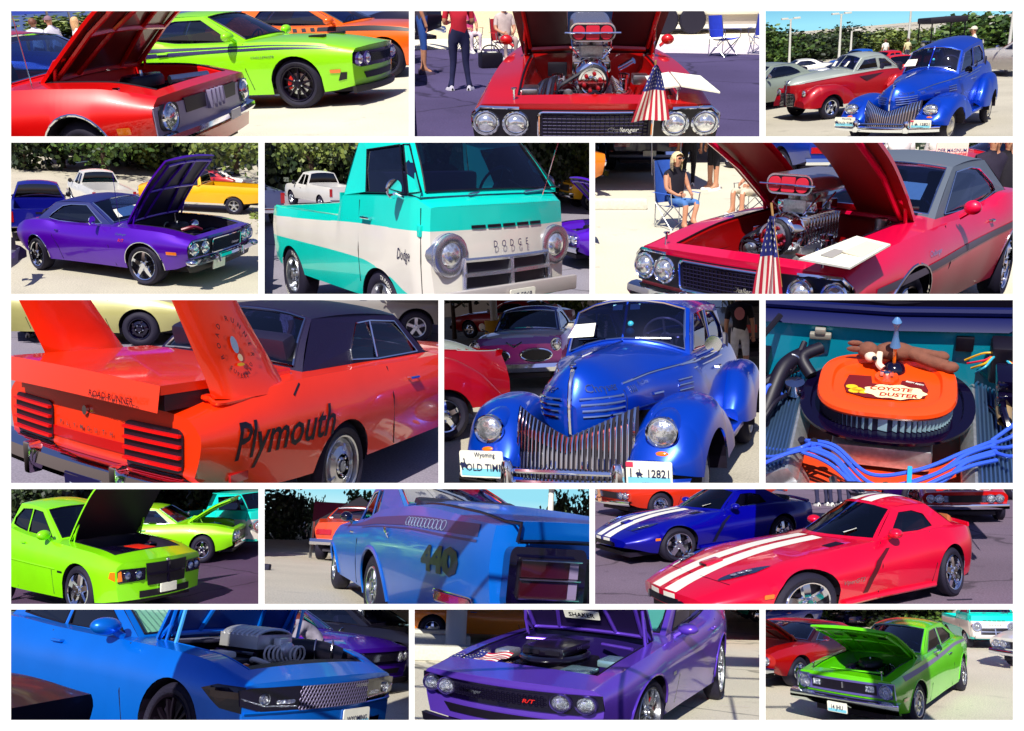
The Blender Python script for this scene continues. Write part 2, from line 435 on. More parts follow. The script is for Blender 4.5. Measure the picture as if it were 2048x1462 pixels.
    def band(s, name, sd, top, bot, m, off=.004, n=26, **kw):
        """stripe along the flank between two z(x) curves"""
        T, B = pch(top), pch(bot); x0, x1 = min(a for a, _ in top), max(a for a, _ in top)
        rows = [[s.sp(sd, x, lerp(B(x), T(x), t), off) for t in (0, .33, .67, 1)] for x in np.linspace(x0, x1, n)]
        return s.add(name, grid(rows), m, **kw)
    def deck_patch(s, name, pts, m, dz=.005, sd=1, par=None):
        """outline (x, y) laid on the hood or deck"""
        P, T, _ = slice2d(pts, .05, .05)
        return s.add(name, ([(lambda q: (q[0], sd*q[1], q[2]))(s.deck(x, min(1, y/max(s.W(x)*s.wbf(x), .01)), dz)) for x, y in P], T), m, par)
    def top_stripe(s, name, y0, y1, x0, x1, m, dz=.004):
        return s.add(name, both(grid([[s.deck(x, lerp(y0, y1, t)/max(s.W(x)*s.wbf(x), .05), dz) for t in (0, .5, 1)] for x in np.linspace(x0, x1, 40)])), m)
    def letters(s, name, sd, txt, xc, z0, size, m, shear=.25, sx=1, off=.005, par=None, bold=0):
        V, F = fine(*text(txt, size, shear, sx, bold), .08, .05); q = 1 if sd > 0 else -1
        # reading direction: on the left flank towards the tail, on the right flank towards the nose
        return s.add(name, ([s.sp(sd, xc-q*a, z0+b, off) for a, b in V], F), m, par, smooth=False)
    def line(s, name, pts, r, m, par=None, n=6, **kw): return s.add(name, tube(pts, r, n), m, par, **kw)
    def seam(s, sd, pts, r=.007, m=None, name='door_seam'): return s.add(name, tube([s.sp(sd, a, b, 0) for a, b in pts], r, 5), m or BLACK)
    def fplate(s, name, pts, m, d=.02, off=.003, par=None, rear=False, **kw):
        """outline in (y, z) laid on the nose (or tail) and made d thick"""
        g = s.rx if rear else s.fx; e = -1 if rear else 1
        P, T, B = slice2d(pts); n = len(P)
        F_ = [g(a, b, off) for a, b in P]; V = [(x+e*d, y, z) for x, y, z in F_]+F_
        return s.add(name, (V, T+[(i, j, j+n, i+n) for i, j in B]), m, par, smooth=kw.pop('smooth', False), **kw)
    def arch_lip(s, m, r=.012, who=None, sides=(1, -1)):
        for xa, ra in list(zip(s.axles, s.ras))[:who]:
            for sd in sides:
                s.line('wheel_arch_trim', [s.sp(sd, xa+ra*cos(rad(a)), s.az+ra*sin(rad(a)), 0) for a in range(-8, 190, 11)], r, m)
    # ---- wheels
    def wheels(s, y=None, r=None, w=.24, rr=.21, style='five', rim=CHROME, back=BAYDK, lip=None, brake=None, axles=None, inset=.0, letters=None, side=(1, -1)):
        for xa in (axles or s.axles):
            for sd in side:
                yo = (y if y else s.W(xa))-.035-inset; wheel(s, xa, sd, yo, r or s.rt, w, rr, style, rim, back, lip or rim, brake, letters)
    # ---- greenhouse
    def cabin(s, m, cowl, head, rear, blt, zr, wr, rail, wins, wbf=.86, zcc=None, roofm=None, gl=G_DARK, wsgl=None, trim=None, crown=.05, wr2=None, sidefm=None,
              glass_r=None, interior=True, seatm=SEATS, zblt=None, name='roof', inner=True, frame=.07, roofx=None):
        """cowl, head, rear, blt: (x at the centre, x at the side); zr roof centre, rail: roof-rail height"""
        wb_ = lambda x: s.W(x)*s.wbf(x)*wbf
        s.cab = dict(wb=wb_, wr=wr, rail=rail)
        wr2 = wr2 or wr
        bot = lambda c, u, zc_: (lerp(c[0], c[1], u*u), u*wb_(c[1]), lerp(zc_, s.zb(c[1])+.004, u*u))
        top = lambda c, u, w_: (lerp(c[0], c[1], u*u), u*w_, lerp(zr, rail, abs(u)**2.4))
        zcc = zcc or s.zc(cowl[0])+.005; zbl = zblt or s.zc(blt[0])+.005
        def pane(nm, b, t, g, fl):
            US = [-1, -1+frame, -.6, -.3, 0, .3, .6, 1-frame, 1]; VS = [0, .07, .3, .55, .8, .94, 1]
            P = []
            for v in VS:
                row = []
                for u in US:
                    A, B = Vector(b(u)), Vector(t(u)); q = A.lerp(B, v); q.x += fl*.035*sin(pi*v)*(1-u*u*.4); row.append(tuple(q))
                P.append(row)
            V, F = grid(P); n = len(US); fr_, gl_ = [], []
            for f in F:
                i, j = f[0]//n, f[0] % n
                (fr_ if i in (0, len(VS)-2) or j in (0, n-2) else gl_).append(f)
            s.add(nm+'_frame', (V, fr_), roofm or m)
            s.add(nm, (V, gl_), g)
            if trim:
                ring = [P[1][j] for j in range(1, n-1)]+[P[i][n-2] for i in range(2, len(VS)-1)]+[P[-2][j] for j in range(n-3, 0, -1)]+[P[i][1] for i in range(len(VS)-3, 0, -1)]
                ring = [(a+fl*.006, b_, c+.006) for a, b_, c in ring]
                s.add(nm+'_trim', tube(ring+ring[:1], .010, 5, False), trim)
        pane('windshield', lambda u: bot(cowl, u, zcc), lambda u: top(head, u, wr), wsgl or gl, 1)
        pane('rear_window', lambda u: bot(blt, u, zbl), lambda u: top(rear, u, wr2), glass_r or gl, -1)
        rows = []
        for i in range(9):
            t = i/8
            rows.append([(lerp(top(head, u, wr)[0], top(rear, u, wr2)[0], t), lerp(u*wr, u*wr2, t), lerp(top(head, u, wr)[2], top(rear, u, wr2)[2], t)+crown*4*t*(1-t)*(1-.5*abs(u)**2.5))
                         for u in (-1, -.93, -.8, -.5, -.2, 0, .2, .5, .8, .93, 1)])
        s.add(name, grid(rows), roofm or m)
        # side panels with openings
        A0, A1, A2, A3 = (cowl[1], s.zb(cowl[1])+.002), (head[1], rail), (rear[1], rail), (blt[1], s.zb(blt[1])+.002)
        rl = [(lerp(A1[0], A2[0], i/8), rail+crown*2*(i/8)*(1-i/8)*1.0) for i in range(9)]
        belt = [(lerp(A3[0], A0[0], i/6), s.zb(lerp(A3[0], A0[0], i/6))+.002) for i in range(1, 6)]
        def my(x, z, off=0):
            zb_ = s.zb(x); t = (z-zb_)/max(rail-zb_, .01); wv = lerp(wr, wr2, ss((A1[0]-x)/max(A1[0]-A2[0], .01)))
            return wb_(x)*(1-t)+wv*t+off+.02*sin(pi*min(max(t, 0), 1))
        s.my = my
        P, T = poly([A0]+rl+[A3]+belt, [w for w in wins])
        for sd in (1, -1):
            V = [(a, sd*my(a, b), b) for a, b in P]
            s.add('roof_pillar_panel', (V, T), roofm or m, smooth=False)
            for w in wins:
                p2, t2 = poly(dens(w, 2)); s.add('side_window', ([(a, sd*my(a, b, -.012), b) for a, b in p2], t2), gl, smooth=False)
                if trim: s.add('window_trim', tube([(a, sd*my(a, b, .004), b) for a, b in w+w[:1]], .008, 5, False), trim)
        if interior:
            zs = s.zb(cowl[1]); xs0 = cowl[1]
            fl = s.zl(xs0)+.1; bk = blt[1]
            s.add('cabin_floor', bx(bk, xs0+.1, -s.W(xs0)*.8, s.W(xs0)*.8, fl, fl+.03), BLACK, smooth=False)
            s.add('dashboard', bx(xs0-.32, xs0+.02, -s.W(xs0)*.74, s.W(xs0)*.74, zs-.2, zs-.015), BLACK, bev=.03)
            xf = lerp(head[1], rear[1], .35)
            for sd in (1, -1):
                s.add('seat', join(bx(xf-.25, xf+.3, sd*.36-.25, sd*.36+.25, fl+.03, fl+.3), tr(bx(-.08, .08, -.24, .24, 0, .62), Matrix.Translation((xf-.27, sd*.36, fl+.2)) @ Matrix.Rotation(-.25, 4, 'Y'))), seatm, bev=.05)
            if blt[1] < xf-.8:
                s.add('rear_seat', join(bx(xf-1.0, xf-.55, -.6, .6, fl, fl+.32), tr(bx(-.08, .08, -.6, .6, 0, .5), Matrix.Translation((xf-1.0, 0, fl+.3)) @ Matrix.Rotation(-.3, 4, 'Y'))), seatm, bev=.05)
            s.steer(xs0-.42, .36, zs-.02)
    def steer(s, x, y, z, r=.19, m=None):
        M = Matrix.Translation((x, y, z)) @ Matrix.Rotation(-1.1, 4, 'Y')
        ring = [(r*cos(2*pi*i/24), r*sin(2*pi*i/24), 0) for i in range(25)]
        s.add('steering_wheel', tr(join(tube(ring, .014, 6, False), tube([(-r, 0, 0), (0, 0, -.03), (r, 0, 0)], .012, 5), lathe([(.0, -.03), (.05, -.03), (.05, 0), (0, 0)], 12)), M), m or BLACKG)
    def mirror_pod(s, sd, x, z, m, size=(.07, .11, .075), out=.12, y=None, face=True):
        y0 = y if y else s.sy(x, min(z, s.zb(x)))*.96; c = (x, sd*(y0+out), z+.06)
        o = s.add('door_mirror', join(ball(c, size, 16, 10), tube([(x+.03, sd*y0, z-.03), (x+.01, sd*(y0+out*.7), z+.04)], [.035, .025], 8)), m)
        return o
    def mirror_round(s, sd, x, z, y=None, r=.07, m=CHROME, out=.14):
        y0 = y if y else s.sy(x, z)
        return s.add('door_mirror', join(lathe([(0, -.05), (r*.6, -.045), (r, 0), (r*.95, .012), (0, .012)], 18, 'x', (x, sd*(y0+out), z+.1)), tube([(x+.02, sd*y0, z), (x+.02, sd*(y0+out), z+.06)], .013, 6)), m)
    def handle(s, sd, x, z, m=CHROME, l=.16):
        return s.add('door_handle', tube([s.sp(sd, x-l/2, z, 0), s.sp(sd, x-l/2, z, .03), s.sp(sd, x+l/2, z, .03), s.sp(sd, x+l/2, z, 0)], .012, 6), m)
    def lamp(s, y, z, r, off=.01, ring=CHROME, lens=LENS, name='headlight', x=None, dome=.05, rw=.02):
        x = (s.fx(y, z)[0] if x is None else x)+off
        o = s.add(name, lathe([(r, 0), (r*.9, dome*.35), (r*.6, dome*.8), (r*.25, dome), (0.001, dome)], 24, 'x', (x, y, z)), lens)
        s.add('headlight_ring', lathe([(r+rw, -.03), (r+rw, .012), (r+rw*.5, .022), (r*.98, .012), (r*.98, -.03)], 26, 'x', (x, y, z)), ring, o)
        return o
    # ---- hood and bay
    def hood(s, m, hx0, hx1, f, ang, under=None, lift=0, ribs=True, th=.03, hole=None, scoop=None, flare=0):
        """panel hinged at its rear edge hx0; f: half-width as fraction of the deck; ang: opening in degrees"""
        zh = s.deck(hx0, 0)[2]+lift; M = Matrix.Translation((hx0, 0, zh)) @ Matrix.Rotation(-rad(ang), 4, 'Y') @ Matrix.Translation((-hx0, 0, -zh))
        xs = np.linspace(hx0, hx1, 14); FS = (-1, -.93, -.6, -.3, 0, .3, .6, .93, 1)
        ins = (lambda x, q: hole and hole[0] < x < hole[1] and abs(q) < hole[2])
        fl = lambda x: 1+flare*(x-hx0)/(hx1-hx0)
        up = [[s.deck(x, f*q, lift) for q in FS] for x in xs]; up = [[(a, b*fl(a), c) for a, b, c in r] for r in up]
        dn = [[(a, b, c-th-(.02 if abs(q) < .9 else 0)) for (a, b, c), q in zip(r, FS)] for r in up]
        if hole: FSm = [(FS[j]+FS[j+1])/2 for j in range(len(FS)-1)]
        def skin(rows):
            V, F = grid(rows); n = len(FS)
            if hole: F = [g for g in F if not ins((xs[g[0]//n]+xs[min(g[0]//n+1, 13)])/2, FSm[g[0] % n])]
            return V, F
        h = s.add('hood', tr(join(skin(up), grid([[up[i][0], dn[i][0]] for i in range(14)]), grid([[up[i][-1], dn[i][-1]] for i in range(14)]),
                   grid([[up[-1][j], dn[-1][j]] for j in range(9)]), grid([[up[0][j], dn[0][j]] for j in range(9)])), M), m)
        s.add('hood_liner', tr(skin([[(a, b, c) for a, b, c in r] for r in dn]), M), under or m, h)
        if ribs:
            rb = []
            for q in ((-.86, -.86), (.86, .86), (-.45, -.2), (.45, .2)):
                pts = [Vector(s.deck(lerp(hx0+.08, hx1-.06, t), f*lerp(q[0], q[1], t), lift-th-.03)) for t in (0, .5, 1)]; pts = [(v.x, v.y*fl(v.x), v.z) for v in pts]; rb.append(tube(pts, .022, 6))
            for t in (.05, .93, .5): rb.append(tube([s.deck(lerp(hx0, hx1, t), f*q, lift-th-.03) for q in (-.86, -.4, 0, .4, .86)], .022, 6))
            if hole: rb = rb[:2]+rb[-3:-1]
            s.add('hood_rib', tr(join(*rb), M), m, h)
        s.hoodM = M; s.hoodo = h; s.hoodz = zh
        for sd in (1, -1):
            a = s.deck(hx0+.03, f*.95*sd); b = M @ Vector(s.deck(hx0+.32, f*.93*sd, lift-.03))
            s.add('hood_hinge', join(tube([a, (a[0]+.16, a[1], a[2]+.14), b], .018, 6), tube([(a[0]+.1, a[1], a[2]-.05), (a[0]+.16, a[1], a[2]+.14)], .016, 6)), m)
        return h
    def bay(s, m, hx0, hx1, f, zf=.42, wall=None, lipm=None):
        """engine bay under the opening"""
        xs = np.linspace(hx0, hx1, 12); L = []
        for x in xs:
            d = s.deck(x, f); L.append([d, (d[0], d[1]-.03, d[2]-.02), (d[0], d[1]-.035, d[2]-.12), (d[0], d[1]-.14, d[2]-.26), (d[0], d[1]-.16, zf)])
        w = both(grid(L)); a, b = L[0], L[-1]
        fw = grid([[(q[0], q[1], q[2]) for q in a], [(q[0]-.001, -q[1], q[2]) for q in a]])
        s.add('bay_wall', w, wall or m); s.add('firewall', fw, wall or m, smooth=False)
        s.add('radiator_support', grid([[(q[0], q[1], q[2]-(.0 if i else .0)) for i, q in enumerate(b)], [(q[0]+.001, -q[1], q[2]) for q in b]]), wall or m, smooth=False)
        s.add('bay_floor', bx(hx0, hx1, -L[0][-1][1], L[0][-1][1], zf-.02, zf), BAYDK, smooth=False)
        # cowl grille and edge seal
        s.add('edge_seal', join(tube([(q[0][0], q[0][1]-.012, q[0][2]) for q in L], .008, 5), tube([(q[0][0], -q[0][1]+.012, q[0][2]) for q in L], .008, 5)), lipm or BLACK)
        rx_ = hx1-.10; wz = b[0][2]-.05
        s.add('radiator', bx(rx_-.05, rx_+.01, -.36, .36, zf, wz-.02), mat('radiator_core', '#1a1830', rough=.5), bev=.008)
        s.add('radiator_cap', lathe([(0, .03), (.035, .03), (.035, 0), (.03, 0)], 12, 'z', (rx_-.02, .12, wz-.02)), CHROME)
        s.add('radiator_hose', tube(spline([(rx_-.05, -.22, wz-.1), (rx_-.2, -.2, wz-.04), (rx_-.33, -.06, wz-.08)]), .028, 8), HOSE)
        return L

def wheel(s, xa, sd, yo, r, w, rr, style, rim, back, lip, brake, let=None):
    c = (xa, 0, r)
    def Y(vf): return [(v[0]+xa, sd*(yo+v[1]), v[2]+r) for v in vf[0]], (vf[1] if sd > 0 else [tuple(reversed(f)) for f in vf[1]])
    t = s.add('tyre', Y(lathe([(rr-.01, -w), (rr+.03, -w), (r-.05, -w), (r-.008, -w+.04), (r, -w+.07), (r, -.06), (r-.01, -.03), (r-.05, -.002), (rr+.05, .006), (rr+.015, 0), (rr+.004, -.012), (rr, -.03)], 40, 'y')), RUBBER)
    parts = [lathe([(rr+.004, -.012), (rr-.005, .0), (rr-.018, -.006), (rr-.028, -.05), (rr-.04, -w+.05)], 32, 'y')]
    s.add('wheel_back', Y(lathe([(rr-.03, -.10), (.03, -.085), (0.001, -.085)], 24, 'y')), back, t)
    d = -.035
    def spoke(a, r0, r1, w0, w1, y0, y1, th=.03):
        V = []
        for rr_, ww, yy in ((r0, w0, y0), (lerp(r0, r1, .5), lerp(w0, w1, .5), lerp(y0, y1, .5)+.008), (r1, w1, y1)):
            for q, dy in ((-1, -th), (-.7, 0), (.7, 0), (1, -th)):
                V.append((rr_*cos(a)-q*ww*sin(a), yy+dy, rr_*sin(a)+q*ww*cos(a)))
        return V, [(i*4+j, i*4+j+1, i*4+j+5, i*4+j+4) for i in range(2) for j in range(3)]
    if style in ('five', 'five_fat', 'star', 'ten', 'twin', 'rally', 'split'):
        if style == 'five': sp_ = [spoke(2*pi*i/5+.3, .045, rr-.02, .045, .035, d, d-.02) for i in range(5)]
        elif style == 'five_fat': sp_ = [spoke(2*pi*i/5+.3, .04, rr-.015, .05, .055, d+.01, d-.01) for i in range(5)]
        elif style == 'star': sp_ = [spoke(2*pi*i/5+.3, .04, rr-.012, .055, .03, d+.02, d) for i in range(5)]
        elif style == 'ten': sp_ = [spoke(2*pi*i/10+.2, .05, rr-.012, .02, .014, d+.005, d) for i in range(10)]
        elif style == 'twin': sp_ = [spoke(2*pi*i/7+e, .05, rr-.012, .018, .013, d+.005, d) for i in range(7) for e in (-.17, .17)]
        elif style == 'split': sp_ = [spoke(2*pi*i/5+e, .05, rr-.012, .022, .018, d+.005, d) for i in range(5) for e in (-.2, .2)]
        else: sp_ = [lathe([(.09, d+.03), (.14, d+.01), (.15, d-.03), (rr-.05, d-.03), (rr-.03, d-.0)], 24, 'y')]+[spoke(2*pi*i/5, .08, .16, .02, .02, d+.02, d+.015) for i in range(5)]
        parts += sp_+[lathe([(.065, d-.03), (.062, d+.015), (.045, d+.022), (.04, d+.035), (.001, d+.035)], 18, 'y')]
    elif style == 'dish':
        parts += [lathe([(rr-.02, -.02), (rr-.04, -.06), (.12, -.05), (.10, -.02), (.08, .0), (.03, .01), (.001, .01)], 28, 'y')]
    elif style == 'hub':
        parts += [lathe([(rr-.03, -.03), (rr-.06, -.03), (rr-.07, -.01), (.10, .01), (.09, .025), (.001, .03)], 28, 'y')]
    o = s.add('rim', Y(join(*parts)), rim, t)
    nuts = [lathe([(.012, d-.01), (.012, d+.03), (0.001, d+.034)], 6, 'y', (.085*cos(2*pi*i/5+.9)*.8, 0, .085*sin(2*pi*i/5+.9)*.8)) for i in range(5)]
    s.add('wheel_nut', Y(join(*nuts)), CHROME if rim is not CHROME else SATIN, t)['kind'] = 'stuff'
    if brake:
        s.add('brake_disc', Y(lathe([(.16, -.075), (.06, -.07)], 24, 'y')), SATIN, t)
        s.add('brake_caliper', Y(prism([(.16*cos(rad(a)), .16*sin(rad(a))) for a in range(120, 215, 15)]+[(.10*cos(rad(a)), .10*sin(rad(a))) for a in range(210, 115, -15)], lambda a, b, q: (a, -.074+q, b), .03)), brake, t)
    if let:
        for a0 in (60, 240) if len(let) < 12 else (90,):
            V, F = text(let, .055, 0, .9, .01)
            s.add('tyre_lettering', Y(([((rr+.035+b)*cos(rad(a0)-a/(rr+.05)), .006, (rr+.035+b)*sin(rad(a0)-a/(rr+.05))) for a, b in ([(-u, v) for u, v in V] if sd > 0 else V)], F)), WHITE, t, smooth=False)
    return t
# ---------------------------------------------------------------- engines
REDP = mat('anodised_red', '#c4202c', rough=.3, metal=.4)
def rib_block(x0, x1, y0, y1, z0, z1, n, d=.012, ax='x'):
    out = [bx(x0, x1, y0, y1, z0, z1)]
    for i in range(n):
        t = (i+.5)/n
        if ax == 'x': q = lerp(x0, x1, t); out.append(bx(q-.008, q+.008, y0-d, y1+d, z0+.01, z1+d))
        else: q = lerp(y0, y1, t); out.append(bx(x0-d, x1+d, q-.008, q+.008, z0+.01, z1+d))
    return join(*out)
def pulley(r, w, c, teeth=26):
    return lathe([(0.001, w*.5), (r*.35, w*.5), (r*.4, w*.3), (r*.8, w*.3), (r*.86, w*.5), (r, w*.5), (r, -w*.5), (0.001, -w*.5)], 28, 'x', c)
def engine_blown(c, x, z, s=1.0):
    """supercharged V8 with a tall scoop; x: front of the blower, z: base of the blower"""
    e = c.add('engine_block', join(bx(x-.62, x-.05, -.26, .26, z-.35, z-.02), bx(x-.05, x+.02, -.2, .2, z-.35, z-.1)), ALU, bev=.02)
    for sd in (1, -1):
        c.add('valve_cover', tr(rib_block(-.27, .27, -.07, .07, 0, .1, 8), Matrix.Translation((x-.33, sd*.25, z-.08)) @ Matrix.Rotation(-sd*.6, 4, 'X')), CHROME, e, bev=.008)
        for i in range(4): c.add('spark_plug_wire', tube(spline([(x-.1-i*.14, sd*.33, z-.12), (x-.05-i*.12, sd*.40, z-.02), (x+.02, sd*.30, z-.05+i*.02), (x-.02, sd*.12, z+.0)]), .009, 6), mat('wire_red', '#8a1420', rough=.4), e)
        c.add('breather', join(lathe([(.04, 0), (.04, .09), (.05, .1), (.05, .13), (.001, .14)], 14, 'z', (x-.12, sd*.30, z+.02))), CHROME, e)
        c.add('exhaust_header', tube(spline([(x-.1, sd*.3, z-.16), (x+.0, sd*.42, z-.2), (x-.2, sd*.44, z-.3)]), .03, 8), SATIN, e)
    c.add('intake_manifold', bx(x-.56, x-.06, -.13, .13, z-.03, z+.05), ALU, e, bev=.015)
    b = c.add('supercharger', join(rib_block(x-.54, x-.06, -.155, .155, z+.05, z+.25, 11, .014), lathe([(.001, .07), (.06, .07), (.12, .05), (.15, .0), (.15, -.04)], 24, 'x', (x-.02, 0, z+.15))), CHROME, e, bev=.006)
    pz = z+.10
    p = c.add('blower_pulley', pulley(.118, .07, (x+.10, 0, pz+.03)), CHROME, b)
    for i in range(6): c.add('pulley_bolt', lathe([(.017, 0), (.017, .03), (.001, .034)], 8, 'x', (x+.125, .07*cos(pi*i/3+.3), pz+.03+.07*sin(pi*i/3+.3))), REDP, p)
    q = c.add('crank_pulley', pulley(.09, .07, (x+.10, -.2, pz-.07)), CHROME, b)
    c.add('pulley_cap', lathe([(.045, 0), (.04, .03), (.001, .035)], 16, 'x', (x+.12, -.2, pz-.07)), SATIN, q)
    c.add('drive_belt', tube([(x+.10, .125*cos(a), pz+.03+.125*sin(a)) for a in [pi*.5-i*pi/9 for i in range(10)]]+[(x+.10, -.2+.095*cos(a), pz-.07+.095*sin(a)) for a in [-pi*.6-i*pi/9 for i in range(8)]]+[(x+.10, 0, pz+.155)], .017, 6), HOSE, b)
    c.add('carburettor_plate', bx(x-.5, x-.1, -.13, .13, z+.25, z+.28), CHROME, b)
    for i in (0, 1):
        cx = x-.19-i*.22
        k = c.add('carburettor', join(bx(cx-.08, cx+.08, -.10, .10, z+.28, z+.38), lathe([(.05, 0), (.05, .06)], 14, 'z', (cx, .05, z+.37)), lathe([(.05, 0), (.05, .06)], 14, 'z', (cx, -.05, z+.37))), ALU, b, bev=.01)
        for sd in (1, -1):
            c.add('float_bowl', bx(cx-.05, cx+.05, sd*.13-.04, sd*.13+.04, z+.29, z+.37), CHROME, k, bev=.012)
            c.add('throttle_linkage', tube([(cx+.1, sd*.10, z+.28), (cx+.11, sd*.17, z+.36), (cx+.02, sd*.18, z+.42)], .008, 5), CHROME, k)
    sz = z+.50
    f = lambda a, b_, d: (x-.62+d, a, sz+b_)
    sc = c.add('air_scoop', prism(rrect(.40, .15, .07, 6), f, .60), mat('scoop_metal', (.78, .74, .76), rough=.2, metal=.9), b, bev=.012)
    c.add('scoop_mouth', prism(rrect(.37, .12, .055, 6), lambda a, b_, d: (x-.02+d, a, sz+b_), .004), BLACK, sc)
    for i in (-1, 0, 1):
        c.add('scoop_flap', prism(rrect(.105 if i else .115, .108, .045 if i else .012, 4, i*.118), lambda a, b_, d: (x-.015+d, a, sz+b_), .012), mat('scoop_red', '#e02a44', rough=.35, coat=.5), sc)
    c.add('scoop_rod', tube([(x+.005, -.24, sz), (x+.005, .24, sz)], .008, 6), CHROME, sc)
    return e
def engine_carb(c, x, z, r=.21, m=BLACK, top=None, body=BAYDK):
    e = c.add('engine_block', join(bx(x-.32, x+.28, -.24, .24, z-.32, z-.1), bx(x+.2, x+.34, -.12, .12, z-.3, z-.14)), body, bev=.03)
    for sd in (1, -1):
        c.add('valve_cover', tr(bx(-.27, .27, -.07, .07, 0, .09), Matrix.Translation((x, sd*.26, z-.16)) @ Matrix.Rotation(-sd*.6, 4, 'X')), BLACKG, e, bev=.02)
        for i in range(3): c.add('spark_plug_wire', tube(spline([(x-.15+i*.15, sd*.33, z-.2), (x-.1+i*.13, sd*.38, z-.08), (x-.22, sd*.1, z-.06)]), .009, 6), HOSE, e)
    a = c.add('air_cleaner', lathe([(r*.6, -.1), (r, -.06), (r, .0), (r*.94, .02), (r*.3, .03), (.001, .035)], 32, 'z', (x, 0, z)), m, e)
    c.add('air_cleaner_lid', lathe([(r*.90, .022), (r*.88, .034), (r*.32, .04), (.001, .045)], 32, 'z', (x, 0, z)), top or m, a)
    c.add('wing_nut', lathe([(.02, .04), (.015, .07), (.001, .075)], 8, 'z', (x, 0, z)), CHROME, a)
    c.add('alternator', lathe([(.06, 0), (.07, .03), (.07, .1), (.05, .13), (.001, .13)], 18, 'x', (x+.28, -.25, z-.16)), ALU, e)
    c.add('fan_pulley', pulley(.08, .04, (x+.40, 0, z-.2)), SATIN, e)
    for y0, y1 in ((-.3, .1), (.28, -.05)): c.add('coolant_hose', tube(spline([(x+.36, y0*.4, z-.12), (x+.5, y0, z-.08), (x+.62, y1, z-.15)]), .026, 8), HOSE, e)
    c.add('battery', bx(x+.25, x+.5, .42, .58, z-.3, z-.1), BLACKG, e, bev=.01)
    c.add('brake_master', join(bx(x-.5, x-.34, .36, .46, z-.16, z-.08), lathe([(.11, 0), (.11, .05), (.001, .05)], 16, 'x', (x-.56, .41, z-.14))), ALU, e, bev=.01)
    return e
# ---------------------------------------------------------------- fronts
def front_ch70(c, m, logo=True, bumper=True, flat=False):
    """dark shark-mouth nose with four lamps, mesh grille and slim bumper"""
    zt, zb_ = c.zb(c.x1)-.03, .50
    c.fplate('nose_panel', [(-.90, zb_), (.90, zb_), (.92, zt-.06), (.86, zt), (-.86, zt), (-.92, zt-.06)], BLACK, .012)
    for vf in [tube([c.fx(sd*.55, zt+.012, .02), c.fx(sd*.84, zt+.012, .02), c.fx(sd*.90, zt-.04, .015), c.fx(sd*.905, zb_+.08, .015)], .013, 6) for sd in (1, -1)]: c.add('nose_trim', vf, CHROME)
    for sd in (1, -1):
        for y in (.80, .575): c.lamp(sd*y, .622, .082, .02)
    g = c.fplate('grille', rrect(.80, .20, .03, 3, 0, .612), mat('grille_dark', '#120c24', rough=.4), .02)
    bars = [tube([c.fx(-.38+i*.0345, .525, .028), c.fx(-.38+i*.0345, .70, .028)], .0035, 4) for i in range(23)]+[tube([c.fx(y, .53+j*.0275, .028) for y in np.linspace(-.38, .38, 5)], .0035, 4) for j in range(7)]
    c.add('grille_mesh', join(*bars), mat('mesh_dark', '#2c2648', rough=.4, metal=.5), g)
    fr = rrect(.82, .215, .035, 4, 0, .612); c.add('grille_frame', tube([c.fx(a, b, .03) for a, b in dens(fr, 2)+fr[:1]], .010, 6, False), CHROME, g)
    if logo:
        V, F = text('Challenger', .052, .35); c.add('script_badge', ([c.fx(a+.20, b+.57, .052) for a, b in V], F), CHROME, g, smooth=False)
    if bumper:
        b = c.add('bumper', grid([[c.fx(y, z, o) for z, o in ((.37, .02), (.375, .07), (.42, .10), (.465, .09), (.48, .05), (.48, .0))] for y in np.linspace(-.95, .95, 25)]), CHROME)
        for sd in (1, -1): c.add('bumper_guard', bx(c.fx(sd*.34, .42)[0]+.06, c.fx(sd*.34, .42)[0]+.13, sd*.34-.03, sd*.34+.03, .36, .50), CHROME, b, bev=.012)
    c.fplate('valance', [(-.85, .27), (.85, .27), (.92, .38), (-.92, .38)], BLACK, .01)
def body_ch70(c, m, **kw):
    c.body(m, -3.85, .90, W=[(-3.85, .84), (-3.3, .93), (-2.8, .965), (-1.9, .93), (-1.2, .935), (-.2, .965), (.5, .945), (.9, .925)],
           zl=[(-3.85, .48), (-3.3, .34), (-2.6, .24), (0, .24), (.6, .30), (.9, .40)],
           zb=[(-3.85, .86), (-3.2, .96), (-2.6, .97), (-2.0, .90), (-1.2, .885), (-.6, .895), (.2, .865), (.9, .765)],
           zc=[(-3.85, .90), (-3.2, .99), (-2.6, 1.0), (-.65, .955), (.2, .92), (.9, .785)], axles=(0, -2.79), ra=.375, rt=.325,
           wl=.90, wb=.90, zm=[(-3.85, .72), (-2.4, .74), (-1.2, .66), (.9, .66)], cf=.10, cr=.10, lf=.10, **kw)
CAB70 = dict(cowl=(-.55, -.78), head=(-1.36, -1.43), rear=(-2.35, -2.42), blt=(-2.98, -2.92), zr=1.285, wr=.60, rail=1.245,
             wins=[[(-1.02, .915), (-1.47, 1.205), (-1.9, 1.215), (-2.15, 1.19), (-2.42, 1.06), (-2.5, .985), (-2.2, .935), (-1.5, .90)]], frame=.075)
def body_chnew(c, m, **kw):
    """late-model two-door coupe with a high belt line"""
    c.body(m, -4.05, .96, W=[(-4.05, .82), (-3.5, .93), (-2.95, .97), (-2.1, .945), (-1.2, .94), (-.1, .97), (.55, .945), (.96, .90)],
           zl=[(-4.05, .42), (-3.4, .26), (0, .22), (.6, .24), (.96, .30)],
           zb=[(-4.05, .97), (-3.4, 1.08), (-2.8, 1.09), (-2.1, 1.0), (-1.3, .985), (-.6, .985), (.2, .94), (.96, .82)],
           zc=[(-4.05, 1.02), (-3.4, 1.12), (-2.8, 1.12), (-.7, 1.05), (.2, 1.0), (.96, .85)], axles=(0, -2.95), ra=.405, rt=.36,
           wl=.93, wb=.91, zm=[(-4.05, .80), (-2.6, .86), (-1.2, .78), (.96, .74)], cf=.15, cr=.12, lf=.10, **kw)
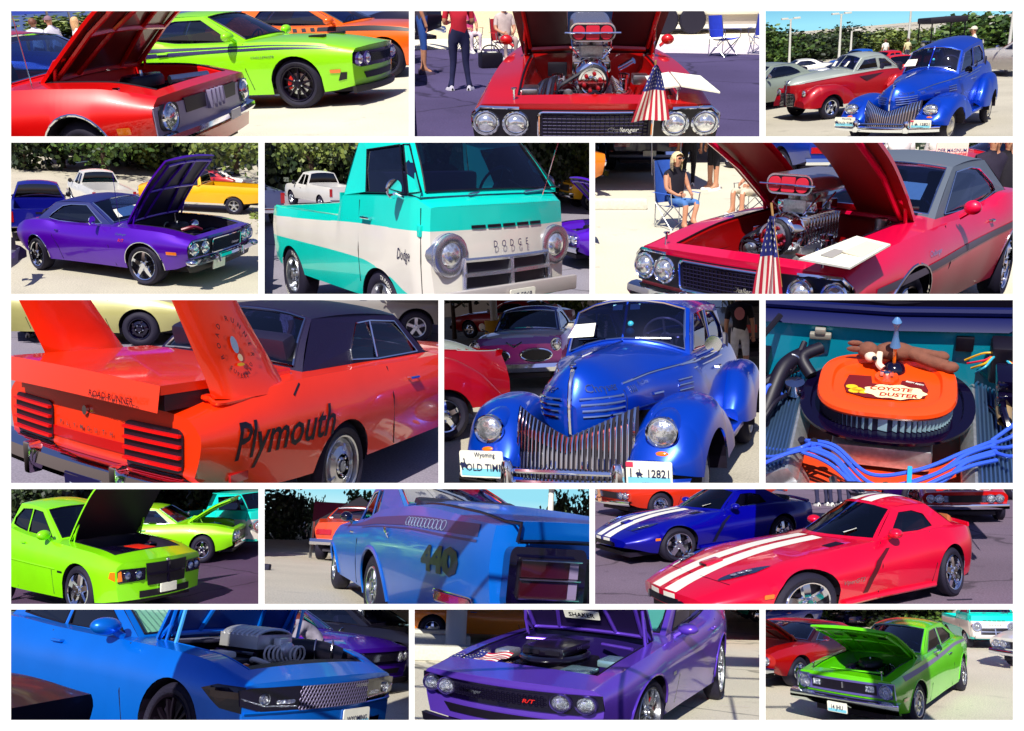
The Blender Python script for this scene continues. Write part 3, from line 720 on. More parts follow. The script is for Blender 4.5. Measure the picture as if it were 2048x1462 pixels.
CABNEW = dict(cowl=(-.62, -.86), head=(-1.55, -1.62), rear=(-2.75, -2.85), blt=(-3.35, -3.28), zr=1.44, wr=.62, rail=1.395,
              wins=[[(-1.12, 1.015), (-1.67, 1.345), (-2.2, 1.355), (-2.55, 1.31), (-2.72, 1.12), (-2.55, 1.07), (-2.0, 1.02)]], frame=.08)
def front_chnew(c, m, lights=(.76, .56)):
    zt = c.zb(c.x1)-.05
    n = c.fplate('nose_panel', [(-.80, .575), (-.70, .55), (.70, .55), (.80, .575), (.90, .62), (.89, zt), (-.89, zt), (-.90, .62)], BLACKG, .012)
    for sd in (1, -1):
        for y in lights: c.lamp(sd*y, .665, .083, .012, ring=mat('lamp_ring', '#6b5aa8', rough=.15, metal=.8), rw=.018)
    g = c.fplate('grille', [(-.46, .60), (.46, .60), (.47, .74), (-.47, .74)], mat('grille_dark', '#120c24', rough=.4), .016)
    hexs = [tube([c.fx(-.44+i*.05+(j % 2)*.025+.014*cos(k*pi/3), .615+j*.024+.013*sin(k*pi/3), .022) for k in range(7)], .003, 4, False) for i in range(18) for j in range(5)]
    c.add('grille_mesh', join(*hexs), BLACKG, g)
    c.fplate('lower_grille', [(-.55, .38), (.55, .38), (.62, .47), (-.62, .47)], BLACK, .008)
    c.fplate('splitter', [(-.88, .20), (.88, .20), (.90, .29), (-.90, .29)], BLACK, .05)
    return g
# ---------------------------------------------------------------- people
SKIN = mat('skin', '#c98f70', rough=.5, noise=.06)
BONES = [('pelvis', 'spine', 't'), ('spine', 'chest', 's'), ('chest', 'neck', 's'), ('neck', 'jaw', 'k'), ('jaw', 'head', 'k'), ('head', 'crown', 'k')]
for q in 'lr':
    BONES += [('chest', 'shoulder_'+q, 's'), ('shoulder_'+q, 'elbow_'+q, 'u'), ('elbow_'+q, 'wrist_'+q, 'f'), ('wrist_'+q, 'palm_'+q, 'k'),
              ('pelvis', 'hip_'+q, 't'), ('hip_'+q, 'knee_'+q, 't'), ('knee_'+q, 'ankle_'+q, 'c'), ('ankle_'+q, 'heel_'+q, 'c'), ('ankle_'+q, 'toe_'+q, 'b')]
RADII = dict(pelvis=.155, spine=.14, chest=.155, neck=.058, jaw=.072, head=.098, crown=.07, shoulder=.075, elbow=.047, wrist=.032, palm=.04, hip=.105, knee=.066, ankle=.042, heel=.04, toe=.035)
def person(p, label, x, y, yaw, top, legs, pose=None, z=0, shorts=False, sleeves=False, hair='#5a3a22', cap=None, long_hair=False, shoes='#e8e6e0', female=False, group=None, skin=None, bare=False, sc=1.0):
    """x forward, y to the left"""
    J = dict(pelvis=(0, 0, .95), spine=(0, 0, 1.15), chest=(.0, 0, 1.38), neck=(.01, 0, 1.53), jaw=(.03, 0, 1.59), head=(.03, 0, 1.68), crown=(.02, 0, 1.75))
    for q, s_ in (('l', 1), ('r', -1)):
        J.update({'shoulder_'+q: (0, s_*(.17 if female else .195), 1.43), 'elbow_'+q: (-.03, s_*.25, 1.14), 'wrist_'+q: (.05, s_*.26, .90), 'palm_'+q: (.07, s_*.26, .82),
                  'hip_'+q: (0, s_*.095, .90), 'knee_'+q: (.02, s_*.11, .49), 'ankle_'+q: (0, s_*.11, .09), 'heel_'+q: (-.05, s_*.11, .045), 'toe_'+q: (.15, s_*.125, .035)})
    for k, v in (pose or {}).items(): J[k] = v
    names = list(J); me = bpy.data.meshes.new('person'); me.from_pydata([J[n] for n in names], [(names.index(a), names.index(b)) for a, b, _ in BONES], [])
    o = bpy.data.objects.new('person', me); COL.objects.link(o)
    o.modifiers.new('s', 'SKIN').use_smooth_shade = True; sub = o.modifiers.new('d', 'SUBSURF'); sub.levels = sub.render_levels = 1
    for i, n in enumerate(names):
        r = RADII[n.split('_')[0]]*(.9 if female else 1.0); d = me.skin_vertices[0].data[i]
        d.radius = (r*(1.25 if n in ('pelvis', 'chest', 'spine') else 1), r*(.8 if n in ('pelvis', 'chest', 'spine') else 1)); d.use_root = n == 'pelvis'
    m2 = bpy.data.meshes.new_from_object(o.evaluated_get(bpy.context.evaluated_depsgraph_get())); bpy.data.objects.remove(o); bpy.data.meshes.remove(me)
    V = [tuple(v.co) for v in m2.vertices]; F = [tuple(f.vertices) for f in m2.polygons]; bpy.data.meshes.remove(m2); nb = len(F)
    fing = []
    for q, s_ in (('l', 1), ('r', -1)):
        W_, P_ = Vector(J['wrist_'+q]), Vector(J['palm_'+q]); d = (P_-W_).normalized(); sd = d.cross(Vector((1, .2, .1))).normalized(); nn = d.cross(sd)
        for i, L in enumerate((.07, .08, .075, .06)):
            b = P_+sd*((i-1.5)*.018); fing.append(tube([b, b+d*L*.55+nn*.008, b+d*L*.9+nn*.03], [.0095, .009, .007], 6))
        b = W_.lerp(P_, .4)-sd*.025; fing.append(tube([b, b-sd*.03+d*.03, b-sd*.032+d*.065], [.012, .011, .008], 6))
    V, F = join((V, F), *fing)
    sk = mat('skin_'+skin.strip('#'), skin, rough=.5) if skin else SKIN
    ms = [sk, mat('cloth_'+top.strip('#'), top, rough=.85, noise=.12, nscale=9, bump=.3), mat('cloth_'+legs.strip('#'), legs, rough=.85, noise=.15, nscale=9, bump=.3)]
    def fm(c, i):
        if i >= nb: return 0
        best = None
        for a, b, t in BONES:
            A, B = Vector(J[a]), Vector(J[b]); ab = B-A; u = max(0, min(1, (c-A).dot(ab)/max(ab.length_squared, 1e-6))); d = (c-A-ab*u).length-lerp(RADII[a.split('_')[0]], RADII[b.split('_')[0]], u)*(1.0 if t in 'ts' else .9)
            if a == 'pelvis' and b == 'spine' and u > .4: t = 's'
            if best is None or d < best[0]: best = (d, t, u)
        t, u = best[1], best[2]
        return {'t': 2, 's': 1, 'u': 1 if sleeves or (u < .65 and not bare) else 0, 'f': 1 if sleeves else 0, 'c': 0 if shorts else 2, 'b': 0 if shorts else 2, 'k': 0}[t]
    root = thing(p, 'person', label, 'person', x, y, z, rad(yaw), group)
    if sc != 1: root.matrix_world = root.matrix_world @ Matrix.Scale(sc, 4)
    b = ob('body', (V, F), ms, root, fm=fm, ang=80)
    hd = Vector(J['head']); up = (Vector(J['crown'])-Vector(J['jaw'])).normalized(); fw = Vector((1, 0, 0)); fw = (fw-up*fw.dot(up)).normalized(); lf = up.cross(fw)
    R3 = Matrix((fw, lf, up)).transposed().to_4x4(); HM = Matrix.Translation(hd) @ R3
    ob('face', tr(join(ball((.115, 0, -.02), (.02, .016, .026), 8, 6), ball((.03, .10, -.01), (.02, .012, .03), 8, 6), ball((.03, -.10, -.01), (.02, .012, .03), 8, 6)), HM), sk, root)
    ob('eye', tr(join(ball((.094, .034, .015), .012, 8, 6), ball((.094, -.034, .015), .012, 8, 6)), HM), BLACKG, root)
    hm = mat('hair_'+hair.strip('#'), hair, rough=.6, noise=.3, nscale=40)
    if cap: ob('cap', tr(join(grid([[(.115*cos(a)*sin(t), .108*sin(a)*sin(t), .02+.115*cos(t)) for a in np.linspace(0, 2*pi, 17)] for t in np.linspace(0, 1.5, 6)]), prism([(.05, -.09), (.16, -.07), (.19, 0), (.16, .07), (.05, .09)], lambda a, b_, d: (a, b_, .035+d), .012)), HM), mat('cap_'+cap.strip('#'), cap, rough=.8), root)
    else:
        rows = [[((-.012+.118*cos(a)*sin(t)), .112*sin(a)*sin(t), .01+.122*cos(t)) for a in np.linspace(rad(50 if t > .9 else 0), rad(310 if t > .9 else 360), 17)] for t in np.linspace(0, 1.9 if not long_hair else 2.1, 9)]
        hr = grid(rows)
        if long_hair: hr = join(hr, grid([[(-.03+.11*cos(a)*k, .115*sin(a)*k, zz) for a in np.linspace(rad(65), rad(295), 13)] for zz, k in ((.02, 1), (-.08, 1.03), (-.18, 1.0), (-.26, .8))]))
        ob('hair', tr(hr, HM), hm, root)
    shm = mat('shoe_'+shoes.strip('#'), shoes, rough=.6)
    for q in 'lr':
        A, H, T = (Vector(J[k+q]) for k in ('ankle_', 'heel_', 'toe_')); d = (T-H); L = d.length
        if L < .02: continue
        X3 = d.normalized(); Y3 = Vector((0, 0, 1)).cross(X3); Y3 = Y3.normalized() if Y3.length > .1 else Vector((0, 1, 0)); Z3 = X3.cross(Y3)
        M = Matrix.Translation(H) @ Matrix((X3, Y3, Z3)).transposed().to_4x4()
        ob('shoe', tr(join(grid([[(xx, w*cos(a), -.04+(hh)*max(0, sin(a)) if sin(a) > 0 else -.04) for a in np.linspace(0, 2*pi, 13)] for xx, w, hh in ((-.05, .02, .05), (-.04, .04, .09), (.05, .045, .10), (.14, .048, .075), (L+.03, .044, .055), (L+.06, .015, .03))])), M), shm, root)
    return root
SIT = {'pelvis': (0, 0, .47), 'spine': (-.05, 0, .68), 'chest': (-.09, 0, .93), 'neck': (-.06, 0, 1.07), 'jaw': (-.03, 0, 1.13), 'head': (-.02, 0, 1.22), 'crown': (-.03, 0, 1.29)}
for q, s_ in (('l', 1), ('r', -1)):
    SIT.update({'shoulder_'+q: (-.08, s_*.19, .97), 'elbow_'+q: (.02, s_*.25, .70), 'wrist_'+q: (.24, s_*.14, .62), 'palm_'+q: (.31, s_*.10, .61), 'hip_'+q: (.02, s_*.1, .45), 'knee_'+q: (.44, s_*.13, .50), 'ankle_'+q: (.42, s_*.13, .09), 'heel_'+q: (.37, s_*.13, .045), 'toe_'+q: (.57, s_*.14, .035)})
# ---------------------------------------------------------------- small things
def camp_chair(p, label, x, y, yaw, col, group=None, sc=1.0, back=.92):
    r = thing(p, 'camping_chair', label, 'folding chair', x, y, 0, rad(yaw), group)
    if sc != 1: r.matrix_world = r.matrix_world @ Matrix.Scale(sc, 4)
    cl = mat('cloth_'+col.strip('#'), col, rough=.8, noise=.08, nscale=9, bump=.3); w, d = .27, .24
    ob('seat', grid([[(xx, yy, zz-.05*(1-(yy/w)**2)) for yy in np.linspace(-w, w, 7)] for xx, zz in ((d, .44), (0, .40), (-d+.05, .40))]), cl, r)
    ob('backrest', grid([[(-d-.10*t+.06*(1-(yy/w)**2)*-1, yy, lerp(.42, back, t)) for yy in np.linspace(-w, w, 7)] for t in (0, .33, .67, 1)]), cl, r)
    for s_ in (1, -1):
        ob('armrest', grid([[(xx, s_*(w+.05)+yy, .62-.02*abs(xx)) for yy in (-.04, 0, .04)] for xx in (d, .1, -.1, -d-.04)]), cl, r)
        ob('leg', tube([(d, s_*w, .0), (d, -s_*w*.2, .22), (d, -s_*w, .44)], .011, 6), SATIN, r)
        ob('leg', tube([(d, s_*(w), .0), (0, s_*(w+.01), .22), (-d, s_*(w+.01), .44)], .011, 6), SATIN, r)
        ob('leg', tube([(-d, s_*w, 0), (0, s_*(w+.02), .22), (d, s_*(w+.02), .44), (d, s_*(w+.05), .63)], .011, 6), SATIN, r)
        ob('back_post', tube([(-d, s_*w, 0), (-d, s_*w, .44), (-d-.11, s_*w, back+.02)], .011, 6), SATIN, r)
    ob('leg', tube([(-d, w, 0), (-d, 0, .22), (-d, -w, .44)], .011, 6), SATIN, r); ob('leg', tube([(-d, -w, 0), (-d, 0, .22), (-d, w, .44)], .011, 6), SATIN, r)
    return r
def star5(cx, cy, r): return [(cx+(r if i % 2 == 0 else r*.4)*sin(pi*i/5), cy+(r if i % 2 == 0 else r*.4)*cos(pi*i/5)) for i in range(10)]
FLAGM = [mat('flag_red', '#c01f3a', rough=.7), mat('flag_white', '#eeeade', rough=.7), mat('flag_blue', '#232a78', rough=.7)]
def flag(p, label, M, L=.62, H=.40, drape=None, pole=None, stars=True):
    """striped flag; drape maps (u, v) to flag-frame metres; stripes run along u"""
    r = bpy.data.objects.new('flag', None); COL.objects.link(r); r.matrix_world = M; ROOTS[r.name] = p; tag(r, label, 'flag')
    nu, nv = 20, 26; f = drape
    V, F = grid([[f(i/nu, j/nv) for i in range(nu+1)] for j in range(nv+1)])
    def fm(c, k):
        j, i = k//nu, k % nu; s_ = j*13//nv
        return 2 if i < nu*.44 else (0 if s_ % 2 == 0 else 1)
    ob('cloth', (V, F), FLAGM, r, fm=fm)
    if stars:
        S = []
        for a in range(6):
            for b in range(7):
                P, T = poly(star5(.05+a*.066, .07+b*.14+(a % 2)*.03, .026))
                for s_ in (-.004, .004): S.append(([tuple(Vector(f(u, v))+fn(f, u, v)*s_) for u, v in P], T))
        ob('stars', join(*S), FLAGM[1], r, smooth=False)
    if pole: ob('pole', tube(pole, .008, 8), mat('pole_wood', '#b48a54', rough=.5), r)
    return r
def fn(f, u, v):
    a = Vector(f(u, v)); n = (Vector(f(u+.01, v))-a).cross(Vector(f(u, v+.01))-a); return n.normalized() if n.length else Vector((1, 0, 0))
LEAFV = {}
def leaves(seed, n, clumps, cl=.42, size=.16):
    """a unit crown (radius 1) of leaf quads gathered in clumps"""
    k = (seed, n, clumps, cl, size)
    if k in LEAFV: return LEAFV[k]
    rr = random.Random(seed); C = []
    for _ in range(clumps):
        while True:
            q = Vector((rr.uniform(-1, 1), rr.uniform(-1, 1), rr.uniform(-1, 1)))
            if .35 < q.length < 1: break
        C.append((q*.8, rr.uniform(.6, 1.25)*cl))
    V, F = [], []
    for _ in range(n):
        c, s_ = rr.choice(C); q = c+Vector((rr.gauss(0, .5), rr.gauss(0, .5), rr.gauss(0, .42)))*s_
        a = Vector((rr.gauss(0, 1), rr.gauss(0, 1), rr.gauss(0, .7))).normalized(); b = a.orthogonal().normalized(); b.rotate(Matrix.Rotation(rr.uniform(0, 6.28), 3, a)); w = rr.uniform(.6, 1.3)*size
        h = len(V); d = b.cross(a)*w*.42; b = b*w
        V += [tuple(q), tuple(q+b*.5+d), tuple(q+b), tuple(q+b*.5-d)]; F.append((h, h+1, h+2, h+3))
    LEAFV[k] = (V, F); return V, F
BARK = mat('bark', '#4a382c', rough=.9, noise=.3, nscale=8, bump=.5)
def leafmats(c1, c2, c3): return [mat('leaf_'+c.strip('#'), c, rough=.55, noise=.2, nscale=3) for c in (c1, c2, c3)]
GREENS = leafmats('#3d5a22', '#56732a', '#2c4420'); DARKG = leafmats('#1d2c1c', '#26381e', '#3a4c20'); OLIVE = leafmats('#5d6f2e', '#7c8a3e', '#46562a')
def tree(p, label, x, y, h, r, z0=.35, ms=GREENS, seed=1, n=2600, squash=None, group=None, size=.15, clumps=26, lean=0, cat='tree', name='tree'):
    """trunk with limbs; crown centred above z0*h"""
    t = thing(p, name, label, cat, x, y, 0, seed*1.3, group); zc = h*(1+z0)/2; rz = squash or (h-zc); rr = random.Random(seed)
    tk = [tube([(0, 0, -.2), (.02*h*lean, 0, zc*.5), (.05*h*lean, .02*h, zc)], [.035*h*.7, .028*h*.7, .016*h*.7], 8)]
    for i in range(6):
        a = rr.uniform(0, 6.28); b = zc*rr.uniform(.45, .9); tk.append(tube([(0, 0, b), (r*.3*cos(a), r*.3*sin(a), b+rz*.3), (r*.7*cos(a), r*.7*sin(a), b+rz*rr.uniform(.5, .9))], [.012*h, .009*h, .004*h], 6))
    ob('trunk', join(*tk), BARK, t)
    V, F = leaves(seed % 5, n, clumps, size=size)
    ob('crown', ([(a*r, b*r, c*rz+zc) for a, b, c in V], F), ms, t, smooth=False, fm=lambda c, i: (i*7+i//11) % 3)
    return t
def lamp_post(p, label, x, y, h, heads=2, r=.09, hs=1, group='parking lot lamps'):
    t = thing(p, 'street_lamp', label, 'street lamp', x, y, group=group); m = mat('lamp_white', '#dcdcd4', rough=.5)
    ob('pole', tube([(0, 0, 0), (0, 0, h)], [r, r*.6], 10), m, t)
    for s_ in ((1, -1) if heads == 2 else (1,)): ob('lamp_head', join(tube([(0, 0, h-.1*hs), (s_*.5*hs, 0, h)], .04*hs, 6), bx(min(s_*.4, s_*1.3)*hs, max(s_*.4, s_*1.3)*hs, -.25*hs, .25*hs, h-.06*hs, h+.18*hs)), m, t, bev=.03*hs)
    return t
def canopy(p, label, x, y, w, d, h, col, vd=.35, yaw=0):
    t = thing(p, 'canopy_tent', label, 'canopy tent', x, y, 0, rad(yaw)); m = mat('canvas_'+col.strip('#'), col, rough=.7)
    ob('canopy_roof', ([(-w, -d, h), (w, -d, h), (w, d, h), (-w, d, h), (0, 0, h+.7)], [(0, 1, 4), (1, 2, 4), (2, 3, 4), (3, 0, 4)]), m, t, smooth=False)
    ob('canopy_valance', join(*[grid([[a, b], [(a[0], a[1], a[2]-vd), (b[0], b[1], b[2]-vd)]]) for a, b in (((-w, -d, h), (w, -d, h)), ((w, -d, h), (w, d, h)), ((-w, d, h), (w, d, h)), ((-w, -d, h), (-w, d, h)))]), m, t, smooth=False)
    for sx in (1, -1):
        for sy_ in (1, -1): ob('post', tube([(sx*w, sy_*d, 0), (sx*w, sy_*d, h)], .04, 6), SATIN, t)
    return t
def sky_sheet(p, y, cols, x=60, z0=-8, z1=40):
    """far sky behind one bay: a tall curved sheet that gives off its own light"""
    m = bpy.data.materials.new('sky%d' % p); m.use_nodes = True; t = m.node_tree; t.nodes.clear(); o = t.nodes.new('ShaderNodeOutputMaterial'); e = t.nodes.new('ShaderNodeEmission')
    tc = t.nodes.new('ShaderNodeTexCoord'); sx = t.nodes.new('ShaderNodeSeparateXYZ'); mr = t.nodes.new('ShaderNodeMapRange'); rp = t.nodes.new('ShaderNodeValToRGB')
    t.links.new(tc.outputs['Object'], sx.inputs[0]); t.links.new(sx.outputs[2], mr.inputs[0]); mr.inputs[1].default_value = 0; mr.inputs[2].default_value = y*.05; t.links.new(mr.outputs[0], rp.inputs[0])
    rp.color_ramp.elements[0].color = (*hx(cols[0]), 1); rp.color_ramp.elements[1].color = (*hx(cols[1]), 1); t.links.new(rp.outputs[0], e.inputs[0]); t.links.new(e.outputs[0], o.inputs[0])
    s_ = ob('sky', grid([[(a, y-.003*a*a, b) for a in np.linspace(-x, x, 13)] for b in (z0, 0, z1)]), m); s_.matrix_world = BM[p]; ROOTS[s_.name] = p; s_['kind'] = 'structure'
    return s_
# ---------------------------------------------------------------- plainer vehicles of the rows behind
def rear_simple(c, z=.62, lamp=REDL, y0=.45, y1=.8, h=.06, bumper=CHROME, plate=True):
    for sd in (1, -1): c.fplate('tail_light', [(sd*y0, z-h), (sd*y1, z-h), (sd*y1, z+h), (sd*y0, z+h)], lamp, .02, rear=True)
    if bumper: c.add('rear_bumper', grid([[c.rx(y, zz, o) for zz, o in ((.36, .01), (.37, .08), (.43, .10), (.5, .07), (.51, .0))] for y in np.linspace(-.92, .92, 17)]), bumper)
    if plate: c.fplate('licence_plate', [(-.15, .40), (.15, .40), (.15, .52), (-.15, .52)], PAPER, .012, .10, rear=True)
def front_simple(c, z=.62, y=(.74, .55), r=.08, bumper=CHROME, grille=True, gcol=None, bz=.43):
    if grille:
        g = c.fplate('grille', [(-.8, z-.09), (.8, z-.09), (.8, z+.08), (-.8, z+.08)], BLACK, .01)
        c.add('grille_bar', join(*[tube([c.fx(-.45, z-.07+i*.032, .016), c.fx(.45, z-.07+i*.032, .016)], .006, 5) for i in range(5)]), gcol or CHROME, g)
    for sd in (1, -1):
        for q in y: c.lamp(sd*q, z, r, .02)
    if bumper: c.add('bumper', grid([[c.fx(yy, zz, o) for zz, o in ((bz-.07, .01), (bz-.06, .09), (bz, .11), (bz+.06, .09), (bz+.07, .0))] for yy in np.linspace(-.93, .93, 17)]), bumper)
def coupe(p, name, label, pose, col, k=(1, 1, 1, 0, 0, 0, 0), hood=None, roofm=None, trim=CHROME, rim=CHROME, style='rally', group=None, stripe=None, gl=G_DARK, engine=True, under=None, lid=.0, new=False, bright=None, front=True, rear=True, bm=None):
    c = Car(p, name, label, pose, k, 'car', group); m = bm or paint(col.strip('#'), col, .15)
    hs = [(-2.9, -.75, .88)] if not new else [(-3.25, -.85, .88)]
    if hood: hs.append((-.52, .78, .74))
    (body_chnew if new else body_ch70)(c, m, holes=hs, n=44)
    c.cabin(m, **(CABNEW if new else CAB70), roofm=roofm, gl=gl, trim=trim)
    c.wheels(style=style, rim=rim, r=c.rt, rr=.20 if not new else .25)
    if front: (front_simple(c, z=.62, bumper=bright or CHROME) if not new else front_chnew(c, m))
    if rear: rear_simple(c, z=.66 if not new else .8, bumper=(bright or CHROME) if not new else None)
    for sd in (1, -1): c.handle(sd, -1.75, .78 if not new else .88); c.seam(sd, [(-.55, .85), (-.58, .5), (-.52, .3)]); c.seam(sd, [(-2.0, .87), (-2.0, .5), (-1.95, .3)])
    if hood:
        c.bay(m, -.52, .78, .74); c.hood(m, -.52, .78, .74, hood, under=under)
        if engine: engine_carb(c, .1, .80)
    if stripe: [c.band('side_stripe', sd, [(-3.6, .80), (.7, .74)], [(-3.6, .72), (.7, .68)], stripe) for sd in (1, -1)]
    c.mirror_round(1, -.95, .90)
    c.warp(); return c
def pickup(p, name, label, pose, col, k=(1, 1, 1, 0, 0, 0, 0), rim=SATIN, style='five_fat', crew=True, group=None, gl=G_BLACK, bumper=CHROME, cat='pickup truck'):
    """full-size pickup: cab and open bed"""
    c = Car(p, name, label, pose, k, cat, group); m = paint(col.strip('#'), col, .1)
    xc = -2.05 if crew else -1.5
    c.body(m, -4.75, .95, W=[(-4.75, .97), (-4, 1.0), (0, 1.0), (.6, .98), (.95, .92)], zl=[(-4.75, .62), (-3.6, .50), (0, .48), (.95, .48)], zb=[(-4.75, 1.32), (xc, 1.32), (xc+.1, 1.22), (-.3, 1.22), (.5, 1.18), (.95, 1.08)],
           zc=[(-4.75, 1.33), (xc, 1.33), (-.3, 1.28), (.5, 1.25), (.95, 1.12)], axles=(0, -3.55), ra=.48, rt=.41, wl=.95, wb=.94, cf=.12, cr=.03, holes=[(-4.65, xc-.12, .88), (xc-.02, -.4, .88)], n=50)
    c.cabin(m, (-.4, -.55), (-1.0, -1.08), (xc+.12, xc+.1), (xc+.02, xc), 1.92, .68, 1.86, [[(-.85, 1.27), (-1.15, 1.76), (-1.42, 1.78), (-1.42, 1.25)]]+([[(-1.5, 1.25), (-1.5, 1.78), (xc+.2, 1.76), (xc+.15, 1.27)]]), gl=gl, trim=None, wbf=.97)
    c.add('bed_floor', bx(-4.68, xc-.1, -.85, .85, .72, .75), BLACK); c.add('bed_wall', join(both(bx(-4.68, xc-.1, .82, .86, .72, 1.3)), bx(-4.7, -4.66, -.84, .84, .72, 1.3), bx(xc-.13, xc-.09, -.84, .84, .72, 1.33)), m, smooth=False)
    c.wheels(style=style, rim=rim, r=.41, rr=.25, w=.27)
    for sd in (1, -1):
        c.fplate('tail_light', [(sd*.84, .86), (sd*.985, .86), (sd*.985, 1.24), (sd*.84, 1.24)], REDL, .015, rear=True)
        c.lamp(sd*.76, .93, .09, .01); c.mirror_pod(sd, -.62, 1.26, BLACK, (.06, .10, .11), .16); c.handle(sd, -1.3, 1.1, m)
        c.seam(sd, [(-.6, 1.2), (-.6, .55)]); c.seam(sd, [(-1.46, 1.2), (-1.46, .55)])
    c.fplate('tailgate_handle', [(-.13, 1.16), (.13, 1.16), (.13, 1.22), (-.13, 1.22)], BLACK, .012, rear=True)
    c.fplate('grille', [(-.58, .78), (.58, .78), (.62, 1.04), (-.62, 1.04)], BLACK, .02)
    c.add('rear_bumper', bx(-4.9, -4.72, -.95, .95, .52, .72), bumper, bev=.03); c.add('bumper', bx(.8, 1.02, -.95, .95, .5, .72), bumper, bev=.04)
    c.warp(); return c
# ---------------------------------------------------------------- pre-war coupes with separate fenders
def fender(c, secs, m, name='fender', arch=None, n=14, nx=30):
    """secs: (x, yc, half width, top, outer bottom, inner bottom)"""
    f = [pch([(q[0], q[i]) for q in secs]) for i in range(1, 6)]
    xs = np.linspace(min(q[0] for q in secs), max(q[0] for q in secs), nx)
    xs = list(xs)+([arch[0]+arch[1]*cos(pi*i/12) for i in range(13)] if arch else []); xs = sorted(xs); rows = []
    for x in xs:
        yc, hw, zt, zo, zi = [g(x) for g in f]; row = []
        if arch and abs(x-arch[0]) < arch[1]: zo = max(zo, arch[2]+sqrt(arch[1]**2-(x-arch[0])**2))
        zo = min(zo, zt-.02)
        for i in range(n+1):
            a = pi*i/n; ca = cos(a); w = hw*(abs(ca)**.85)*(1 if ca > 0 else -1); b = lerp(zo, zi, ss(i/n)); row.append((x, yc+w, b+(zt-b)*max(0, sin(a))**.62))
        rows.append(row)
    V, F = grid(rows); V2 = [tuple(q) for q in rows[-1]]; k = len(V); V = V+V2; F = F+[tuple(range(k, k+n+1))]
    for sd in (1, -1):
        vf = (V, F) if sd > 0 else mir((V, F)); c.add(name, vf, m, ang=50)
    if arch:
        rows = []
        for i in range(13):
            a = pi*i/12; x = arch[0]+arch[1]*cos(a); z = arch[2]+arch[1]*sin(a); yo = f[0](x)+f[1](x)-.015; rows.append([(x, yo, z), (x, yo-.35, z)])
        c.add('wheel_well', both(grid(rows)), BAYDK, smooth=False)
HORSE = [(-.5, -.1), (-.32, .16), (-.2, .2), (-.12, .12), (-.02, .14), (.0, .34), (-.08, .5), (.02, .62), (.1, .5), (.1, .3), (.16, .12), (.3, -.05), (.42, -.02), (.46, -.14), (.34, -.2), (.26, -.34), (.42, -.5), (.34, -.6), (.16, -.4), (.0, -.3), (-.14, -.4), (-.06, -.62), (-.2, -.62), (-.3, -.36), (-.36, -.12)]
def plate(c, y0, z0, w, h, x, lines, ink='#1c2550', top=None, horse=None, tilt=0, name='licence_plate', mark=None):
    """plate facing forward; lines: (text, y, z, size)"""
    g = lambda a, b, d: (x+d+tilt*b, y0+a, z0+b)
    pl = c.add(name, prism(rrect(w, h, .015, 3, 0, 0), g, .010), PAPER, smooth=False); im = mat('ink_'+ink.strip('#'), ink, rough=.6)
    band = c.add('plate_band', ([g(-w*.46, -h*.44, .0125), g(w*.46, -h*.44, .0125), g(w*.46, -h*.16, .0125), g(-w*.46, -h*.16, .0125)], [(0, 1, 2, 3)]), mat('plate_blue', '#7fd0e6', rough=.5), pl, smooth=False)
    for t_, a0, b0, s_ in lines:
        V, F = text(t_, s_, 0, .82, .012); c.add('plate_number', ([g(a+a0, b+b0, .015) for a, b in V], F), im, pl, smooth=False)
    if horse:
        P, T = poly([(a*horse[2]+horse[0], b*horse[2]+horse[1]) for a, b in HORSE]); c.add('plate_emblem', ([g(a, b, .015) for a, b in P], T), im, pl, smooth=False)
    if mark: c.add('plate_sticker', ([g(a, b, .014) for a, b in rrect(.05, .035, .004, 2, *mark)], [tuple(range(12))]), mat('sticker_red', '#d83a5a', rough=.5), pl, smooth=False)
    return pl
